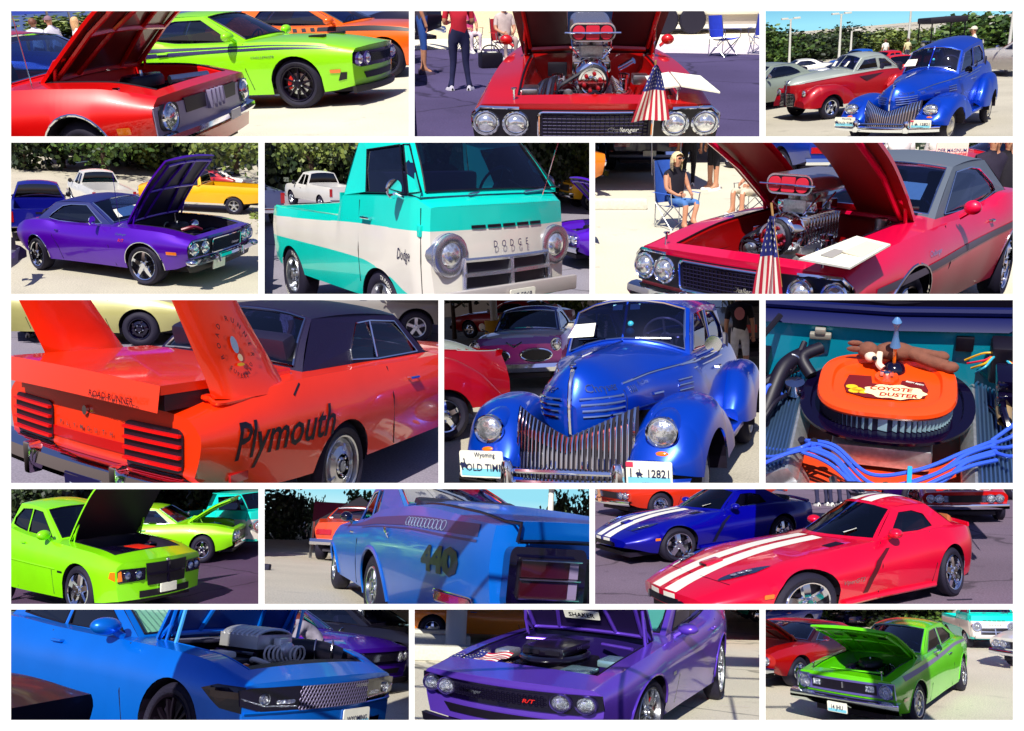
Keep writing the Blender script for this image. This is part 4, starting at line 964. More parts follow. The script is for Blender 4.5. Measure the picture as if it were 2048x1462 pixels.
def blue_coupe(p, label, pose, k, plates=True, fine=True):
    BL = paint('royal_blue', '#0a50c4', .45, .3)
    c = Car(p, 'vintage_coupe', label, pose, k, 'car', 'the blue pre-war coupe photographed twice' if False else None)
    c.body(BL, -4.3, .53, W=[(-4.3, .35), (-3.9, .52), (-3.2, .64), (-2.0, .70), (-1.1, .685), (-.85, .64), (-.3, .43), (.15, .35), (.38, .26), (.49, .14), (.53, .05)],
           zl=[(-4.3, .55), (-3.6, .40), (-1.0, .38), (-.85, .55), (-.4, .78), (.2, .84), (.40, .80), (.53, .71)],
           zb=[(-4.3, .70), (-3.8, .95), (-3, 1.12), (-1.8, 1.15), (-1.0, 1.17), (-.4, 1.10), (.2, 1.04), (.45, .98), (.53, .92)],
           zc=[(-4.3, .80), (-3.8, 1.1), (-3.2, 1.3), (-2, 1.35), (-.95, 1.32), (-.4, 1.30), (.2, 1.26), (.40, 1.20), (.49, 1.10), (.53, .95)], axles=(), ra=.36, rt=.33, wl=.98, wb=.88, cf=0, cr=0, crown=1.9, holes=[(-3.0, -1.0, .88)])
    c.axles, c.ras, c.az = (), (), .33
    c.cabin(BL, (-.93, -1.03), (-1.18, -1.30), (-2.5, -2.55), (-3.15, -3.0), 1.70, .53, 1.585, [[(-1.13, 1.21), (-1.36, 1.53), (-1.80, 1.56), (-1.83, 1.21)], [(-1.92, 1.21), (-1.9, 1.55), (-2.3, 1.53), (-2.55, 1.36), (-2.6, 1.22)]], gl=G_DARK, trim=CHROME, wbf=.96, crown=.04, zcc=1.315)
    c.line('windshield_bar', [(-.93, 0, 1.32), (-1.175, 0, 1.69)], .014, BL)
    fender(c, [(-1.05, .80, .10, .50, .40, .42), (-.85, .79, .17, .62, .42, .50), (-.55, .74, .23, .86, .40, .60), (-.2, .71, .255, .955, .36, .62), (.08, .69, .26, .94, .36, .58), (.34, .66, .255, .84, .40, .50), (.52, .63, .22, .66, .44, .46), (.58, .60, .15, .56, .46, .48)], BL, 'front_fender', (-.02, .40, .30))
    fender(c, [(-3.6, .68, .10, .50, .42, .42), (-3.3, .72, .18, .78, .40, .5), (-2.8, .74, .20, .96, .36, .5), (-2.3, .75, .19, .92, .38, .5), (-2.0, .76, .15, .72, .40, .5), (-1.9, .76, .08, .55, .42, .5)], BL, 'rear_fender', (-2.8, .36, .28))
    for sd in (1, -1):
        c.add('running_board', bx(-2.0, -.95, sd*.75-.13, sd*.75+.13, .36, .42), BL, bev=.02)
        pod = c.add('headlight_pod', tr(ball((0, 0, 0), (.27, .135, .15), 20, 12), Matrix.Translation((.25, sd*.655, .745)) @ Matrix.Rotation(.05, 4, 'Y')), BL)
        L = c.lamp(sd*.655, .75, .098, 0, x=.52, rw=.018, dome=.04); c.add('turn_lamp', tr(ball((0, 0, 0), (.02, .055, .025), 10, 6), Matrix.Translation((.545, sd*.655, .595))), AMBER)
        for i in range(4): c.line('grille_louvre', [c.sp(sd, x, .985-i*.045, .004) for x in (.515, .48, .42, .34, .24)], .011, CHROME)
        c.line('side_moulding', [c.sp(sd, x, 1.06+(.08*(.2-x)/1.2), .003) for x in np.linspace(.16, -1.05, 9)], .009, CHROME)
        c.line('hood_seam', [c.sp(sd, .20, z, 0) for z in (1.02, .95, .86)]+[c.sp(sd, x, .85-.0*(x), 0) for x in (.1, -.2, -.5)], .007, mat('seam_blue', '#06206a', rough=.4))
        for i in range(3): c.line('hood_louvre', [c.sp(sd, -.62, 1.0-i*.045, .004), c.sp(sd, -.82, 1.005-i*.045, .004)], .009, CHROME)
        c.line('hood_handle', [c.sp(sd, -.25, .93, .012), c.sp(sd, -.40, .93, .012)], .012, CHROME)
        c.line('belt_moulding', [c.sp(sd, x, 1.12, .003) for x in (-.75, -1.0, -1.6, -2.4)], .010, CHROME); c.line('belt_moulding', [c.sp(sd, x, 1.07, .003) for x in (-.95, -1.6, -2.2)], .008, CHROME)
        c.seam(sd, [(-1.03, 1.15), (-1.0, .8), (-1.02, .42)]); c.seam(sd, [(-1.9, 1.13), (-1.9, .42)]); c.handle(sd, -1.75, 1.0)
        for i in range(4): c.add('number_badge', tube([c.sp(sd, .13-i*.03, .99, .006), c.sp(sd, .13-i*.03, 1.04, .006)], .006, 5), CHROME)
        c.letters('script_badge', sd, 'Chrysler', .36, 1.03, .085, CHROME, .3, .8, .010); c.letters('script_badge', sd, 'Fluid Drive', -.12, 1.03, .045, CHROME, .3, .9, .010)
    c.line('hood_strip', [(.545, 0, .715), (.55, 0, .85), (.545, 0, .95), (.50, 0, 1.10), (.42, 0, 1.195)], .016, CHROME); c.line('hood_strip', [(.42, 0, 1.2), (-.1, 0, 1.29), (-.92, 0, 1.325)], .006, mat('seam_blue', '#06206a', rough=.4))
    c.add('hood_ornament', join(prism([(-.13, -.02), (.10, -.02), (.05, .03), (-.13, .055)], lambda a, b, d: (.36+a, d-.012, 1.235+b), .024), ball((.42, 0, 1.235), (.05, .025, .02))), CHROME)
    gx = lambda y, z: .66-.95*y*y+(.62-z)*.22
    zt = lambda y: .715+abs(y)*.44
    c.add('grille_back', grid([[(gx(y, z)-.05, y, z) for z in np.linspace(.36, zt(y), 6)] for y in np.linspace(-.46, .46, 19)]), BAYDK)
    for i in range(25):
        y = -.44+i*.0367; c.line('grille_bar', [(gx(y, z)-.03*(z > zt(y)-.02), y, z) for z in np.linspace(.36, zt(y), 7)], .010, CHROME)
    for z in (.425, .505): c.line('bumper_bar', [(.84-.25*max(0, abs(y)-.3)**2, y, z) for y in np.linspace(-.38, .42, 9)], .018, CHROME)
    c.add('bumper', grid([[(.80+o-.30*y*y, y, z) for z, o in ((.32, 0), (.33, .06), (.38, .075), (.43, .06), (.44, 0))] for y in np.linspace(-.86, .86, 25)]), CHROME)
    for y in (-.38, .42): c.add('bumper_guard', lathe([(.001, .20), (.03, .195), (.045, .16), (.048, 0), (.04, -.05), (.001, -.06)], 16, 'z', (.87, y, .385)), CHROME)
    wheel_ = [c.__setattr__('W', c.W)]
    for xa in (-.02, -2.8):
        for sd in (1, -1): wheel(c, xa, sd, .84, .32, .18, .20, 'hub', mat('wheel_cream', '#e8e2d0', rough=.4), BAYDK, SATIN, None)
    c.mirror_round(1, -.9, 1.18, .66, .075);
    if plates:
        plate(c, -.60, .535, .34, .20, .80, [('Wyoming', .03, .055, .05), ('OLD TIMER', .045, -.05, .078)], horse=(-.135, .0, .075))
        plate(c, .62, .515, .31, .165, .80, [('1', -.122, -.028, .088), ('12821', .065, -.028, .080), ('WYOMING', 0, -.078, .022)], horse=(-.065, .0, .052), mark=(-.13, .06))
    c.add('window_paper', ([(-1.0, .38, 1.36), (-1.0, .18, 1.37), (-1.09, .18, 1.50), (-1.09, .36, 1.49)], [(0, 1, 2, 3)]) if False else ([(-.965, -.52, 1.36), (-.955, -.27, 1.37), (-1.04, -.27, 1.49), (-1.05, -.47, 1.48)], [(0, 1, 2, 3)]), PAPER, smooth=False)
    c.add('windshield_sticker', join(*[([(-1.115, y, 1.60), (-1.115, y+.09, 1.60), (-1.145, y+.09, 1.65), (-1.145, y, 1.65)], [(0, 1, 2, 3)]) for y in (-.13, .03)]), mat('sticker_teal', '#7cc4dc', rough=.5), smooth=False)
    for q in ((.06, 1.47, .03), (.05, 1.40, .04)): c.add('hanging_charm', ball((-1.02, q[0], q[1]), q[2], 10, 7), mat('charm_teal', '#3ab0c8', rough=.3))
    c.add('wiper', join(tube([(-.94, .12, 1.345), (-1.0, .42, 1.33)], .01, 5), tube([(-.94, -.15, 1.345), (-.99, -.42, 1.335)], .01, 5)), CHROME)
    c.steer(-1.32, .30, 1.33, .2, mat('wheel_ivory', '#e8e4d4', rough=.3))
    c.warp(); return c
def two_tone_coupe(p, label, pose, k, low='#a80d2c', high='#aeb6ae', group=None):
    m = [paint('maroon', low, .3), paint('silver_green', high, .35)]
    c = Car(p, 'vintage_coupe', label, pose, k, 'car', group)
    seam = pch([(-3.6, .95), (-2.2, 1.08), (-.9, 1.04), (.4, .93), (.75, .90)])
    c.body(m, -3.7, .72, W=[(-3.7, .35), (-3.2, .58), (-2.4, .70), (-1, .70), (-.3, .52), (.3, .38), (.6, .27), (.72, .16)],
           zl=[(-3.7, .45), (-3, .36), (-1, .34), (-.3, .5), (.72, .36)], zb=[(-3.7, .70), (-3, .98), (-2.2, 1.12), (-.9, 1.10), (.3, 1.0), (.72, .92)],
           zc=[(-3.7, .8), (-3, 1.12), (-2.3, 1.22), (-.9, 1.20), (.3, 1.12), (.65, 1.02), (.72, .95)], axles=(), wl=.97, wb=.84, cf=0, cr=0, crown=1.9, holes=[(-2.3, -.98, .86)],
           zrows=lambda x: [lerp(c.zl(x), seam(x), t) for t in (0, .3, .6, .9, .999)]+[lerp(seam(x)+.001, max(c.zb(x), seam(x)+.01), t) for t in (0, .5, .8, 1)], fm=lambda q, i: 1 if q.z > seam(q.x) else 0)
    c.cabin(m[1], (-.88, -1.0), (-1.2, -1.3), (-2.1, -2.1), (-2.9, -2.75), 1.51, .50, 1.42, [[(-1.1, 1.14), (-1.35, 1.36), (-1.75, 1.385), (-1.82, 1.15)], [(-1.93, 1.15), (-1.87, 1.37), (-2.1, 1.35), (-2.35, 1.2), (-2.35, 1.14)]], gl=G_DARK, trim=SATIN, wbf=.95, crown=.04)
    c.line('windshield_bar', [(-.86, 0, 1.22), (-1.19, 0, 1.5)], .014, m[1])
    fender(c, [(-.95, .76, .05, .45, .36, .38), (-.7, .72, .14, .70, .36, .45), (-.2, .68, .21, .88, .34, .5), (.2, .63, .25, .88, .34, .5), (.5, .56, .26, .74, .32, .42), (.66, .50, .20, .52, .34, .38)], m[0], 'front_fender', (-.1, .36, .28))
    fender(c, [(-3.5, .66, .08, .48, .38, .42), (-3.2, .70, .16, .78, .38, .5), (-2.75, .73, .19, .98, .36, .5), (-2.35, .74, .17, .96, .36, .5), (-2.05, .74, .06, .70, .42, .6)], m[0], 'rear_fender', (-2.75, .34, .28))
    for sd in (1, -1):
        c.lamp(sd*.56, .70, .085, 0, x=.575, ring=m[0]); gy = lambda y: .72-.5*(y-.0)**2
        c.add('grille_back', prism([(sd*.06, .36), (sd*.30, .38), (sd*.34, .56), (sd*.30, .70), (sd*.06, .72)], lambda a, b, d: (gy(a)+.02+d, a, b), .01), BAYDK, smooth=False)
        for i in range(9): c.line('grille_bar', [(gy(y)+.045, y, .39+i*.037) for y in np.linspace(sd*.06, sd*.31, 4)], .008, CHROME)
        c.line('flank_moulding', [c.sp(sd, x, seam(x)+.002, .004) for x in np.linspace(.4, -3, 12)], .009, m[0]); c.seam(sd, [(-1.0, 1.03), (-1.0, .36)]); c.seam(sd, [(-1.88, 1.05), (-1.9, .36)])
        c.decal('flank_dart', sd, [(-1.1, .98), (-2.0, 1.02), (-1.35, .86)], mat('dart_dark', '#35101c', rough=.4)); c.add('running_board', bx(-2.1, -.9, sd*.72-.08, sd*.72+.08, .33, .39), m[0], bev=.02)
    c.line('nose_strip', [(.74, 0, .40), (.76, 0, .7), (.74, 0, .93), (.66, 0, 1.03)], .02, SATIN)
    for xa in (-.1, -2.75):
        for sd in (1, -1): wheel(c, xa, sd, .82, .30, .2, .19, 'five', CHROME, BAYDK, CHROME, None)
    for y in (-.33, .12): c.add('window_paper', ([(-.93, y, 1.24), (-.93, y+.18, 1.24), (-1.05, y+.18, 1.36), (-1.05, y, 1.36)], [(0, 1, 2, 3)]), PAPER, smooth=False)
    c.warp(); return c
# ================================================================ bay 1: orange-red coupe, hood up, beside a lime coupe
ground(1, '#d2ccb8', 4, 40, -14, 14, speck=.1, crack=False)
def bay1():
    OR = paint('flame_red', '#d8330f', .12); p = 1
    c = Car(p, 'classic_coupe', 'orange red classic coupe with its hood up and silver grille bars', (-3.54, 8.31, -2.1), (.777, 1.378, 1.055, -.047, .014, -.011, -.026), 'car')
    body_ch70(c, OR, holes=[(-2.9, -.75, .88), (-.5, .74, .78)])
    c.cabin(OR, **CAB70, gl=G_BLUE, trim=CHROME)
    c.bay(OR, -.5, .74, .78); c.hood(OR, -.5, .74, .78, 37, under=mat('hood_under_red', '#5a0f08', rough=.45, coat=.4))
    engine_carb(c, .08, .84, r=.22, top=mat('air_lid', '#241a38', rough=.25, metal=.6))
    c.add('coolant_pipe', tube([(.45, -.05, .82), (.62, .42, .80)], .035, 8), SATIN)
    # nose: silver lower panel, black grille with three silver bars, one lamp each side
    SIL = mat('silver_grey', '#9a93b4', rough=.35, metal=.3)
    c.fplate('nose_panel', [(-.9, .48), (.9, .48), (.92, .70), (-.92, .70)], SIL, .012)
    for sd in (1, -1):
        c.fplate('grille', [(sd*.17, .60), (sd*.5, .60), (sd*.52, .715), (sd*.17, .715)], BLACK, .02)
        c.fplate('lamp_recess', rrect(.26, .20, .06, 4, sd*.74, .61), BLACK, .018); c.lamp(sd*.74, .61, .088, .03)
        c.sy; c.decal('side_marker', sd, rrect(.17, .055, .012, 2, .55, .55), AMBER, .012)
    for i in range(4): c.add('grille_bar', tr(bx(-.02, .06, -.018, .018, -.075, .08), Matrix.Translation(c.fx(-.12+i*.08, .645, .02))), SIL, bev=.012)
    c.add('bumper', grid([[c.fx(y, z, o) for z, o in ((.40, .01), (.405, .06), (.44, .10), (.48, .09), (.50, .0))] for y in np.linspace(-.96, .96, 21)]), CHROME)
    c.fplate('valance', [(-.85, .27), (.85, .27), (.92, .40), (-.92, .40)], OR, .01)
    c.fplate('licence_plate', [(.18, .42), (.42, .42), (.42, .50), (.18, .50)], PAPER, .01, .10)
    c.arch_lip(CHROME, .012, 1); c.wheels(style='rally', rr=.2)
    c.line('antenna', [(-.42, -.83, .9), (-.44, -.83, 1.9)], .004, CHROME)
    c.add('fender_badge', tr(bx(-.03, .03, -.012, .012, 0, .02), Matrix.Translation((.42, -.82, c.zb(.42)-.005))), CHROME)
    c.warp()
    LI = paint('lime', '#98e626', .1)
    c = Car(p, 'modern_coupe', 'lime green modern coupe with dark double side stripe and black wheels', (-3.02, 13.9, -11), (.997, 1.009, .96, -.012, .013, .057, -.005), 'car')
    body_chnew(c, LI, holes=[(-3.25, -.85, .88)])
    c.cabin(LI, **CABNEW, gl=G_DARK, wsgl=G_BLUE, trim=BLACK)
    ST = mat('stripe_navy', '#231a50', rough=.4)
    c.band('side_stripe', -1, [(-3.9, .98), (-3, .99), (-1.5, .955), (-.4, .94), (.3, .90), (.74, .835)], [(-3.9, .92), (-3, .93), (-1.5, .925), (-.4, .925), (.3, .885), (.74, .83)], ST)
    c.band('side_stripe', -1, [(-3.9, .90), (-3, .91), (-1.5, .91), (-.4, .905), (.3, .87), (.74, .825)], [(-3.9, .84), (-3, .845), (-1.5, .865), (-.4, .87), (.3, .85), (.74, .82)], ST)
    front_chnew(c, LI); c.decal('side_marker', -1, rrect(.2, .05, .01, 2, .68, .52), AMBER, .01)
    BW = mat('wheel_black', '#120a20', rough=.35, metal=.3)
    c.wheels(style='ten', rim=BW, rr=.255, brake=mat('caliper_red', '#d01818', rough=.4))
    c.mirror_pod(-1, -1.0, 1.03, LI, (.09, .13, .075), .16); c.mirror_pod(1, -1.0, 1.03, LI, (.09, .13, .075), .16)
    c.handle(-1, -2.35, .90, LI, .2); c.seam(-1, [(-.82, .97), (-.8, .6), (-.72, .3)]); c.seam(-1, [(-2.55, .98), (-2.6, .6), (-2.5, .34)])
    c.letters('fender_script', -1, 'CHALLENGER', -.48, .755, .05, SATIN, .1, 1.3)
    c.add('hood_scoop', both(tr(bx(-.13, .1, -.07, .07, -.01, .03), Matrix.Translation(c.deck(.2, .45)))), BLACK, bev=.012)
    c.decal('brake_duct', -1, [(.72, .38), (.86, .40), (.88, .50), (.78, .50)], BLACK, .006)
    c.warp()
    OG = '#f2730f'
    c = Car(p, 'orange_coupe', 'orange modern coupe with a black strobe stripe behind the lime coupe', (-2.2, 18.0, -16), (1.05, 1.05, .98, 0, 0, 0, 0), 'car')
    m = paint('orange', OG, .1); body_chnew(c, m, holes=[(-3.25, -.85, .88)]); c.cabin(m, **CABNEW, gl=G_DARK, wsgl=G_BLUE, trim=BLACK); front_chnew(c, m)
    c.band('side_stripe', -1, [(-1.3, .975), (-.4, .975), (.2, .935), (.7, .86)], [(-1.3, .90), (-.4, .885), (.2, .86), (.7, .82)], BLACK)
    for i in range(4): c.decal('stripe_block', -1, [(-1.42-i*.18, .90), (-1.33-i*.18, .90), (-1.36-i*.18, .97), (-1.45-i*.18, .97)], BLACK)
    c.wheels(style='ten', rim=BW, rr=.25); c.mirror_pod(-1, -1.0, 1.03, m, (.09, .13, .075), .16); c.decal('side_marker', -1, rrect(.2, .05, .01, 2, .68, .52), AMBER, .01); c.warp()
    coupe(p, 'black_coupe', 'glossy black modern coupe furthest back beyond the orange one', (.4, 21.8, -16), '#120c2a', new=True, rim=BW, style='ten', trim=BLACK)
    # the blue car on the left, glass only in view
    coupe(p, 'blue_car', 'dark blue classic car behind the raised red hood', (-6.6, 11.9, 12), '#2a4a9c', k=(1, 1, 1.12, 0, 0, 0, 0), gl=G_BLUE)
    # people and canopies at the back
    sit = [(95, 62, '#e8e6f0', '#20306a', '#5a2a1a'), (148, 60, '#e9e4ee', '#303060', '#c8a060')]
    x, y, z = aty(p, 97, 36, 25); person(p, 'person in a pale top with grey cap near the blue canopy', x, y, 160, '#dcd8ea', '#2a2a60', z=z-1.75, cap='#8a6a7a')
    x, y, z = aty(p, 147, 38, 25); person(p, 'person with long blond hair and white top facing away', x, y, 40, '#f0eef2', '#303070', z=z-1.75, long_hair=True, hair='#e0b080', female=True)
    x, y, z = aty(p, 65, 46, 26); person(p, 'person in white top bending, seen under the left canopy', x, y, 120, '#eceaf4', '#3a3a80', z=z-1.68, hair='#7a4a3a')
    x, y, z = aty(p, 40, 30, 30); canopy(p, 'white canopy tent with blue valance at the upper left corner', x-1.5, 30, 3.2, 1.6, z+.25, '#3550c0', .24)
    x, y, z = aty(p, 200, 30, 31); canopy(p, 'dark blue canopy tent with white post behind the raised hood', x+2.2, 32, 3.0, 1.5, z+.55, '#2a2f9a', .3)
    for i, u in enumerate((150, 185)):
        x, y, z = aty(p, u, 70, 42); tree(p, ('pale yellow green bush beyond the canopies', 'low green bush beside the first pale bush')[i], x, 42, z+1.0, 2.4, .2, OLIVE, i+1, 1400, name='bush', cat='bush', group='bushes beyond the canopies')
bay1()
# ================================================================ bay 2: red coupe head on, blown engine, flag
def wp(k, q):
    kx, ky, kz, a, b, c, d = k; x, y, z = q
    return (kx*(x+c*x*x+d*y), ky*y*(1+a*x), kz*z*(1+b*x))
def on_car(c, name, label, cat, parts, group=None):
    """a thing that rests on a car, in the car's frame; parts: (name, mesh, material)"""
    r = bpy.data.objects.new(name, None); COL.objects.link(r); r.matrix_world = c.root.matrix_world.copy(); ROOTS[r.name] = c.p; tag(r, label, cat, group)
    for n_, vf, m in parts: ob(n_, ([wp(c.k, v) for v in vf[0]], vf[1]), m, r, smooth=False)
    return r
def sheet(pts, th=.012, n=4):
    a, b, c, d = [Vector(q) for q in pts]
    up = (b-a).cross(d-a).normalized(); up = up if up.z > 0 else -up
    return join(grid([[tuple(a.lerp(b, i/n).lerp(d.lerp(c, i/n), j/n)+up*th) for i in range(n+1)] for j in range(n+1)]), ([tuple(q) for q in (a, b, c, d)]+[tuple(q+up*th) for q in (a, b, c, d)], [(0, 1, 2, 3)]+[(i, (i+1) % 4, (i+1) % 4+4, i+4) for i in range(4)]))
def fender_pin(c, x, y, z): c.add('hood_pin', join(tube([(x, y, z-.04), (x, y, z+.09)], .009, 6), lathe([(.022, 0), (.022, .012), (.001, .014)], 10, 'z', (x, y, z+.09))), CHROME)
def bay2():
    p = 2; ground(2, '#4d4468', 3, 34, -16, 16, var=.14)  # ground colour darkened to hold the shade over this bay
    x0, y0 = at(2, 1400, 96)
    solo(2, 'sunlit_far_sheet', grid([[(-20, 20.5, .004), (20, 20.5, .004)], [(-20, 33, .004), (20, 33, .004)]]), asphalt('sunlit_far2', '#efe6d0', crack=False), None, None, kind='structure', smooth=False)  # pale sheet that paints the sunlit ground at the back
    solo(2, 'sunlit_strip', ([(x0-1.2, y0-1.2, .005), (x0+6, y0-3.4, .005), (x0+6, y0+.4, .005), (x0-1.6, y0+1.2, .005)], [(0, 1, 2, 3)]), asphalt('strip2', '#d9cbd4', crack=False), None, None, kind='structure', smooth=False)  # band of sunlight put into a paler ground colour
    RED = paint('deep_red', '#c0150c', .1)
    c = Car(p, 'classic_coupe', 'red classic coupe seen head on with chrome blown engine under the open hood', (.64, 7.38, -92.5), (1.193, .885, .947, .137, -.068, .007, .005))
    body_ch70(c, RED, holes=[(-2.9, -.75, .88), (-.52, .74, .70)]); c.cabin(RED, **CAB70, gl=G_BLUE, trim=CHROME)
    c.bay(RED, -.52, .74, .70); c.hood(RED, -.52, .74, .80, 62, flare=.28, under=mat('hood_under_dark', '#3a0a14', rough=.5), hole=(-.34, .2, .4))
    engine_blown(c, .22, .70); front_ch70(c, RED); c.wheels(style='rally')
    for sd in (1, -1):
        fender_pin(c, .80, sd*.60, .78); c.add('door_mirror', join(ball((-.85, sd*.95, .985), (.04, .075, .045)), tube([(-.84, sd*.86, .93), (-.85, sd*.93, .97)], .015, 6)), RED)
        c.add('hood_prop', tube([(-.35, sd*.66, .88), (-.30, sd*.66, 1.25)], .01, 6), CHROME)
    c.add('wiper_cowl', bx(-.66, -.52, -.7, .7, .925, .955), mat('cowl_grey', '#9aa0b8', rough=.4, metal=.4), smooth=False)
    c.line('wiper', [(-.6, .1, .99), (-.66, .6, 1.0)], .012, BLACK); c.line('wiper', [(-.6, -.55, .99), (-.66, -.05, 1.0)], .012, BLACK)
    c.add('latch_panel', bx(.62, .72, -.17, .17, .74, .80), RED, bev=.01); c.add('hood_latch', tube([(.73, -.05, .80), (.75, .0, .84), (.73, .06, .80)], .014, 6), BLACK)
    c.add('relay_box', bx(-.42, -.38, -.42, -.22, .74, .86), BLACK, bev=.01); c.add('ignition_box', bx(.0, .12, .38, .52, .76, .84), SATIN, bev=.01)
    c.add('oil_cap_tube', tube([(-.2, .30, .84), (-.12, .42, .92)], .03, 10), CHROME)
    for i in range(5): c.add('radiator_hose', tube(spline([(.45, -.5+.04*i, .72), (.2, -.44+.03*i, .80+.01*i), (-.05, -.34+.02*i, .76)]), .013+.003*(i % 2), 6), (HOSE, SATIN)[i % 2])
    c.add('coolant_tank', bx(.42, .6, -.58, -.44, .74, .83), SATIN, bev=.02)
    on_car(c, 'show_board', 'white open show folder lying on the red fender', 'sign board', [('left_leaf', sheet([(.80, .42, .86), (.42, .43, .88), (.50, .60, .93), (.86, .60, .90)]), PAPER), ('right_leaf', sheet([(.86, .61, .90), (.50, .61, .93), (.50, .85, .90), (.95, .86, .87)]), PAPER)])
    c.warp()
    def dr(u, v): w = .02+.25*u**.8; return wp(c.k, (.98+.025*sin(7*v+u*2), .40-.02*u+(v-.5)*w, 1.09-.42*u+.02*(v-.5)*u))
    flag(p, 'small striped flag hanging over the red car grille', c.root.matrix_world.copy(), drape=dr, pole=[wp(c.k, (.93, .41, .78)), wp(c.k, (.95, .40, 1.12))])
    # people under the shade on the left, chairs
    x, y = at(p, 921, 181); person(p, 'person standing in red shirt and dark jeans seen from behind', x, y, 95, '#c01530', '#1c1f4a', sc=.80, shoes='#d8d4e0', pose={'wrist_l': (.25, .16, 1.15), 'palm_l': (.32, .1, 1.18), 'wrist_r': (.25, -.16, 1.15), 'palm_r': (.32, -.1, 1.18), 'hip_l': (0, .12, .9), 'hip_r': (0, -.12, .9), 'ankle_l': (0, .16, .09), 'heel_l': (-.05, .16, .045), 'toe_l': (.13, .22, .035), 'ankle_r': (0, -.16, .09), 'heel_r': (-.05, -.16, .045), 'toe_r': (.13, -.22, .035)})
    x, y = at(p, 848, 148); person(p, 'person in blue cropped jeans and flip flops at the far left', x, y, 10, '#3a3548', '#2c56a8', sc=.9, female=True, shorts=True, shoes='#3a2a4a')
    x, y = at(p, 1010, 118); person(p, 'seated person in pale polo shirt behind the red fender', x, y, -70, '#cbb9b4', '#b09a94', pose=SIT, sc=.80, hair='#b8a8a8'); camp_chair(p, 'red folding chair with the polo shirt person in it', x, y, -70, '#b01828', sc=.8, group='folding chairs')
    x, y = at(p, 938, 104); person(p, 'seated person in pink top behind the red shirt', x, y, -60, '#d84a8a', '#e0d0d8', pose=SIT, sc=.78, female=True); camp_chair(p, 'brown folding chair under the person in pink', x, y, -60, '#6a3a2a', sc=.8, group='folding chairs')
    x, y = at(p, 1446, 112); camp_chair(p, 'empty bright blue folding chair on the open asphalt', x, y, -50, '#2440c8', sc=.82, group='folding chairs')
    x, y = at(p, 1522, 108); camp_chair(p, 'dark blue folding chair cut by the right edge', x, y, -120, '#24309a', sc=.82, group='folding chairs')
    x, y = at(p, 981, 135); t = thing(p, 'cooler_bag', 'black cooler bag with a white tag beside the chairs', 'bag', x, y, 0, .3)
    ob('bag_body', bx(-.2, .2, -.15, .15, 0, .26), BLACK, t, bev=.04); ob('tag', bx(-.06, .1, -.1, .05, .262, .268), PAPER, t, smooth=False); ob('strap', tube(spline([(-.2, 0, .2), (-.1, 0, .36), (.1, 0, .36), (.2, 0, .2)]), .012, 6), BLACK, t)
    x, y, z = aty(p, 1440, 40, 25); t = thing(p, 'white_trailer', 'long white trailer behind the blue folding chair', 'trailer', x, 25, 0)
    TW = mat('trailer_white', '#f3efdf', rough=.6); ob('trailer_box', bx(-2.0, 4, 0, 2.4, .5, 3.2), TW, t, bev=.05); ob('skirt', bx(-1.9, 3.9, .1, 2.3, .25, .5), mat('trailer_skirt', '#b9b0a8', rough=.7), t, smooth=False)
    for a in (-1.5, -.75): ob('wheel', lathe([(.001, -.1), (.32, -.1), (.36, -.06), (.36, .06), (.001, .08)], 20, 'y', (a, 0, .36)), RUBBER, t)
    V, F = text('w.mountain', .34, .1); ob('lettering', ([(a+.6, -.012, b+1.55) for a, b in V], F), mat('letter_teal', '#9fc8b8', rough=.6), t, smooth=False)
    coupe(p, 'black_car', 'black car in the shade behind the red shirt', (-5.4, 19.8, 200), '#0c0820', rim=BLACKG)
    x, y, z = aty(p, 985, 35, 26); solo(p, 'low_wall', bx(-1.6, 1.6, -.1, .1, 0, 1.0), mat('wall_cream', '#e6d9b8', rough=.9, noise=.1), 'cream low wall in sunlight behind the seated people', 'wall', x, 24)
bay2()
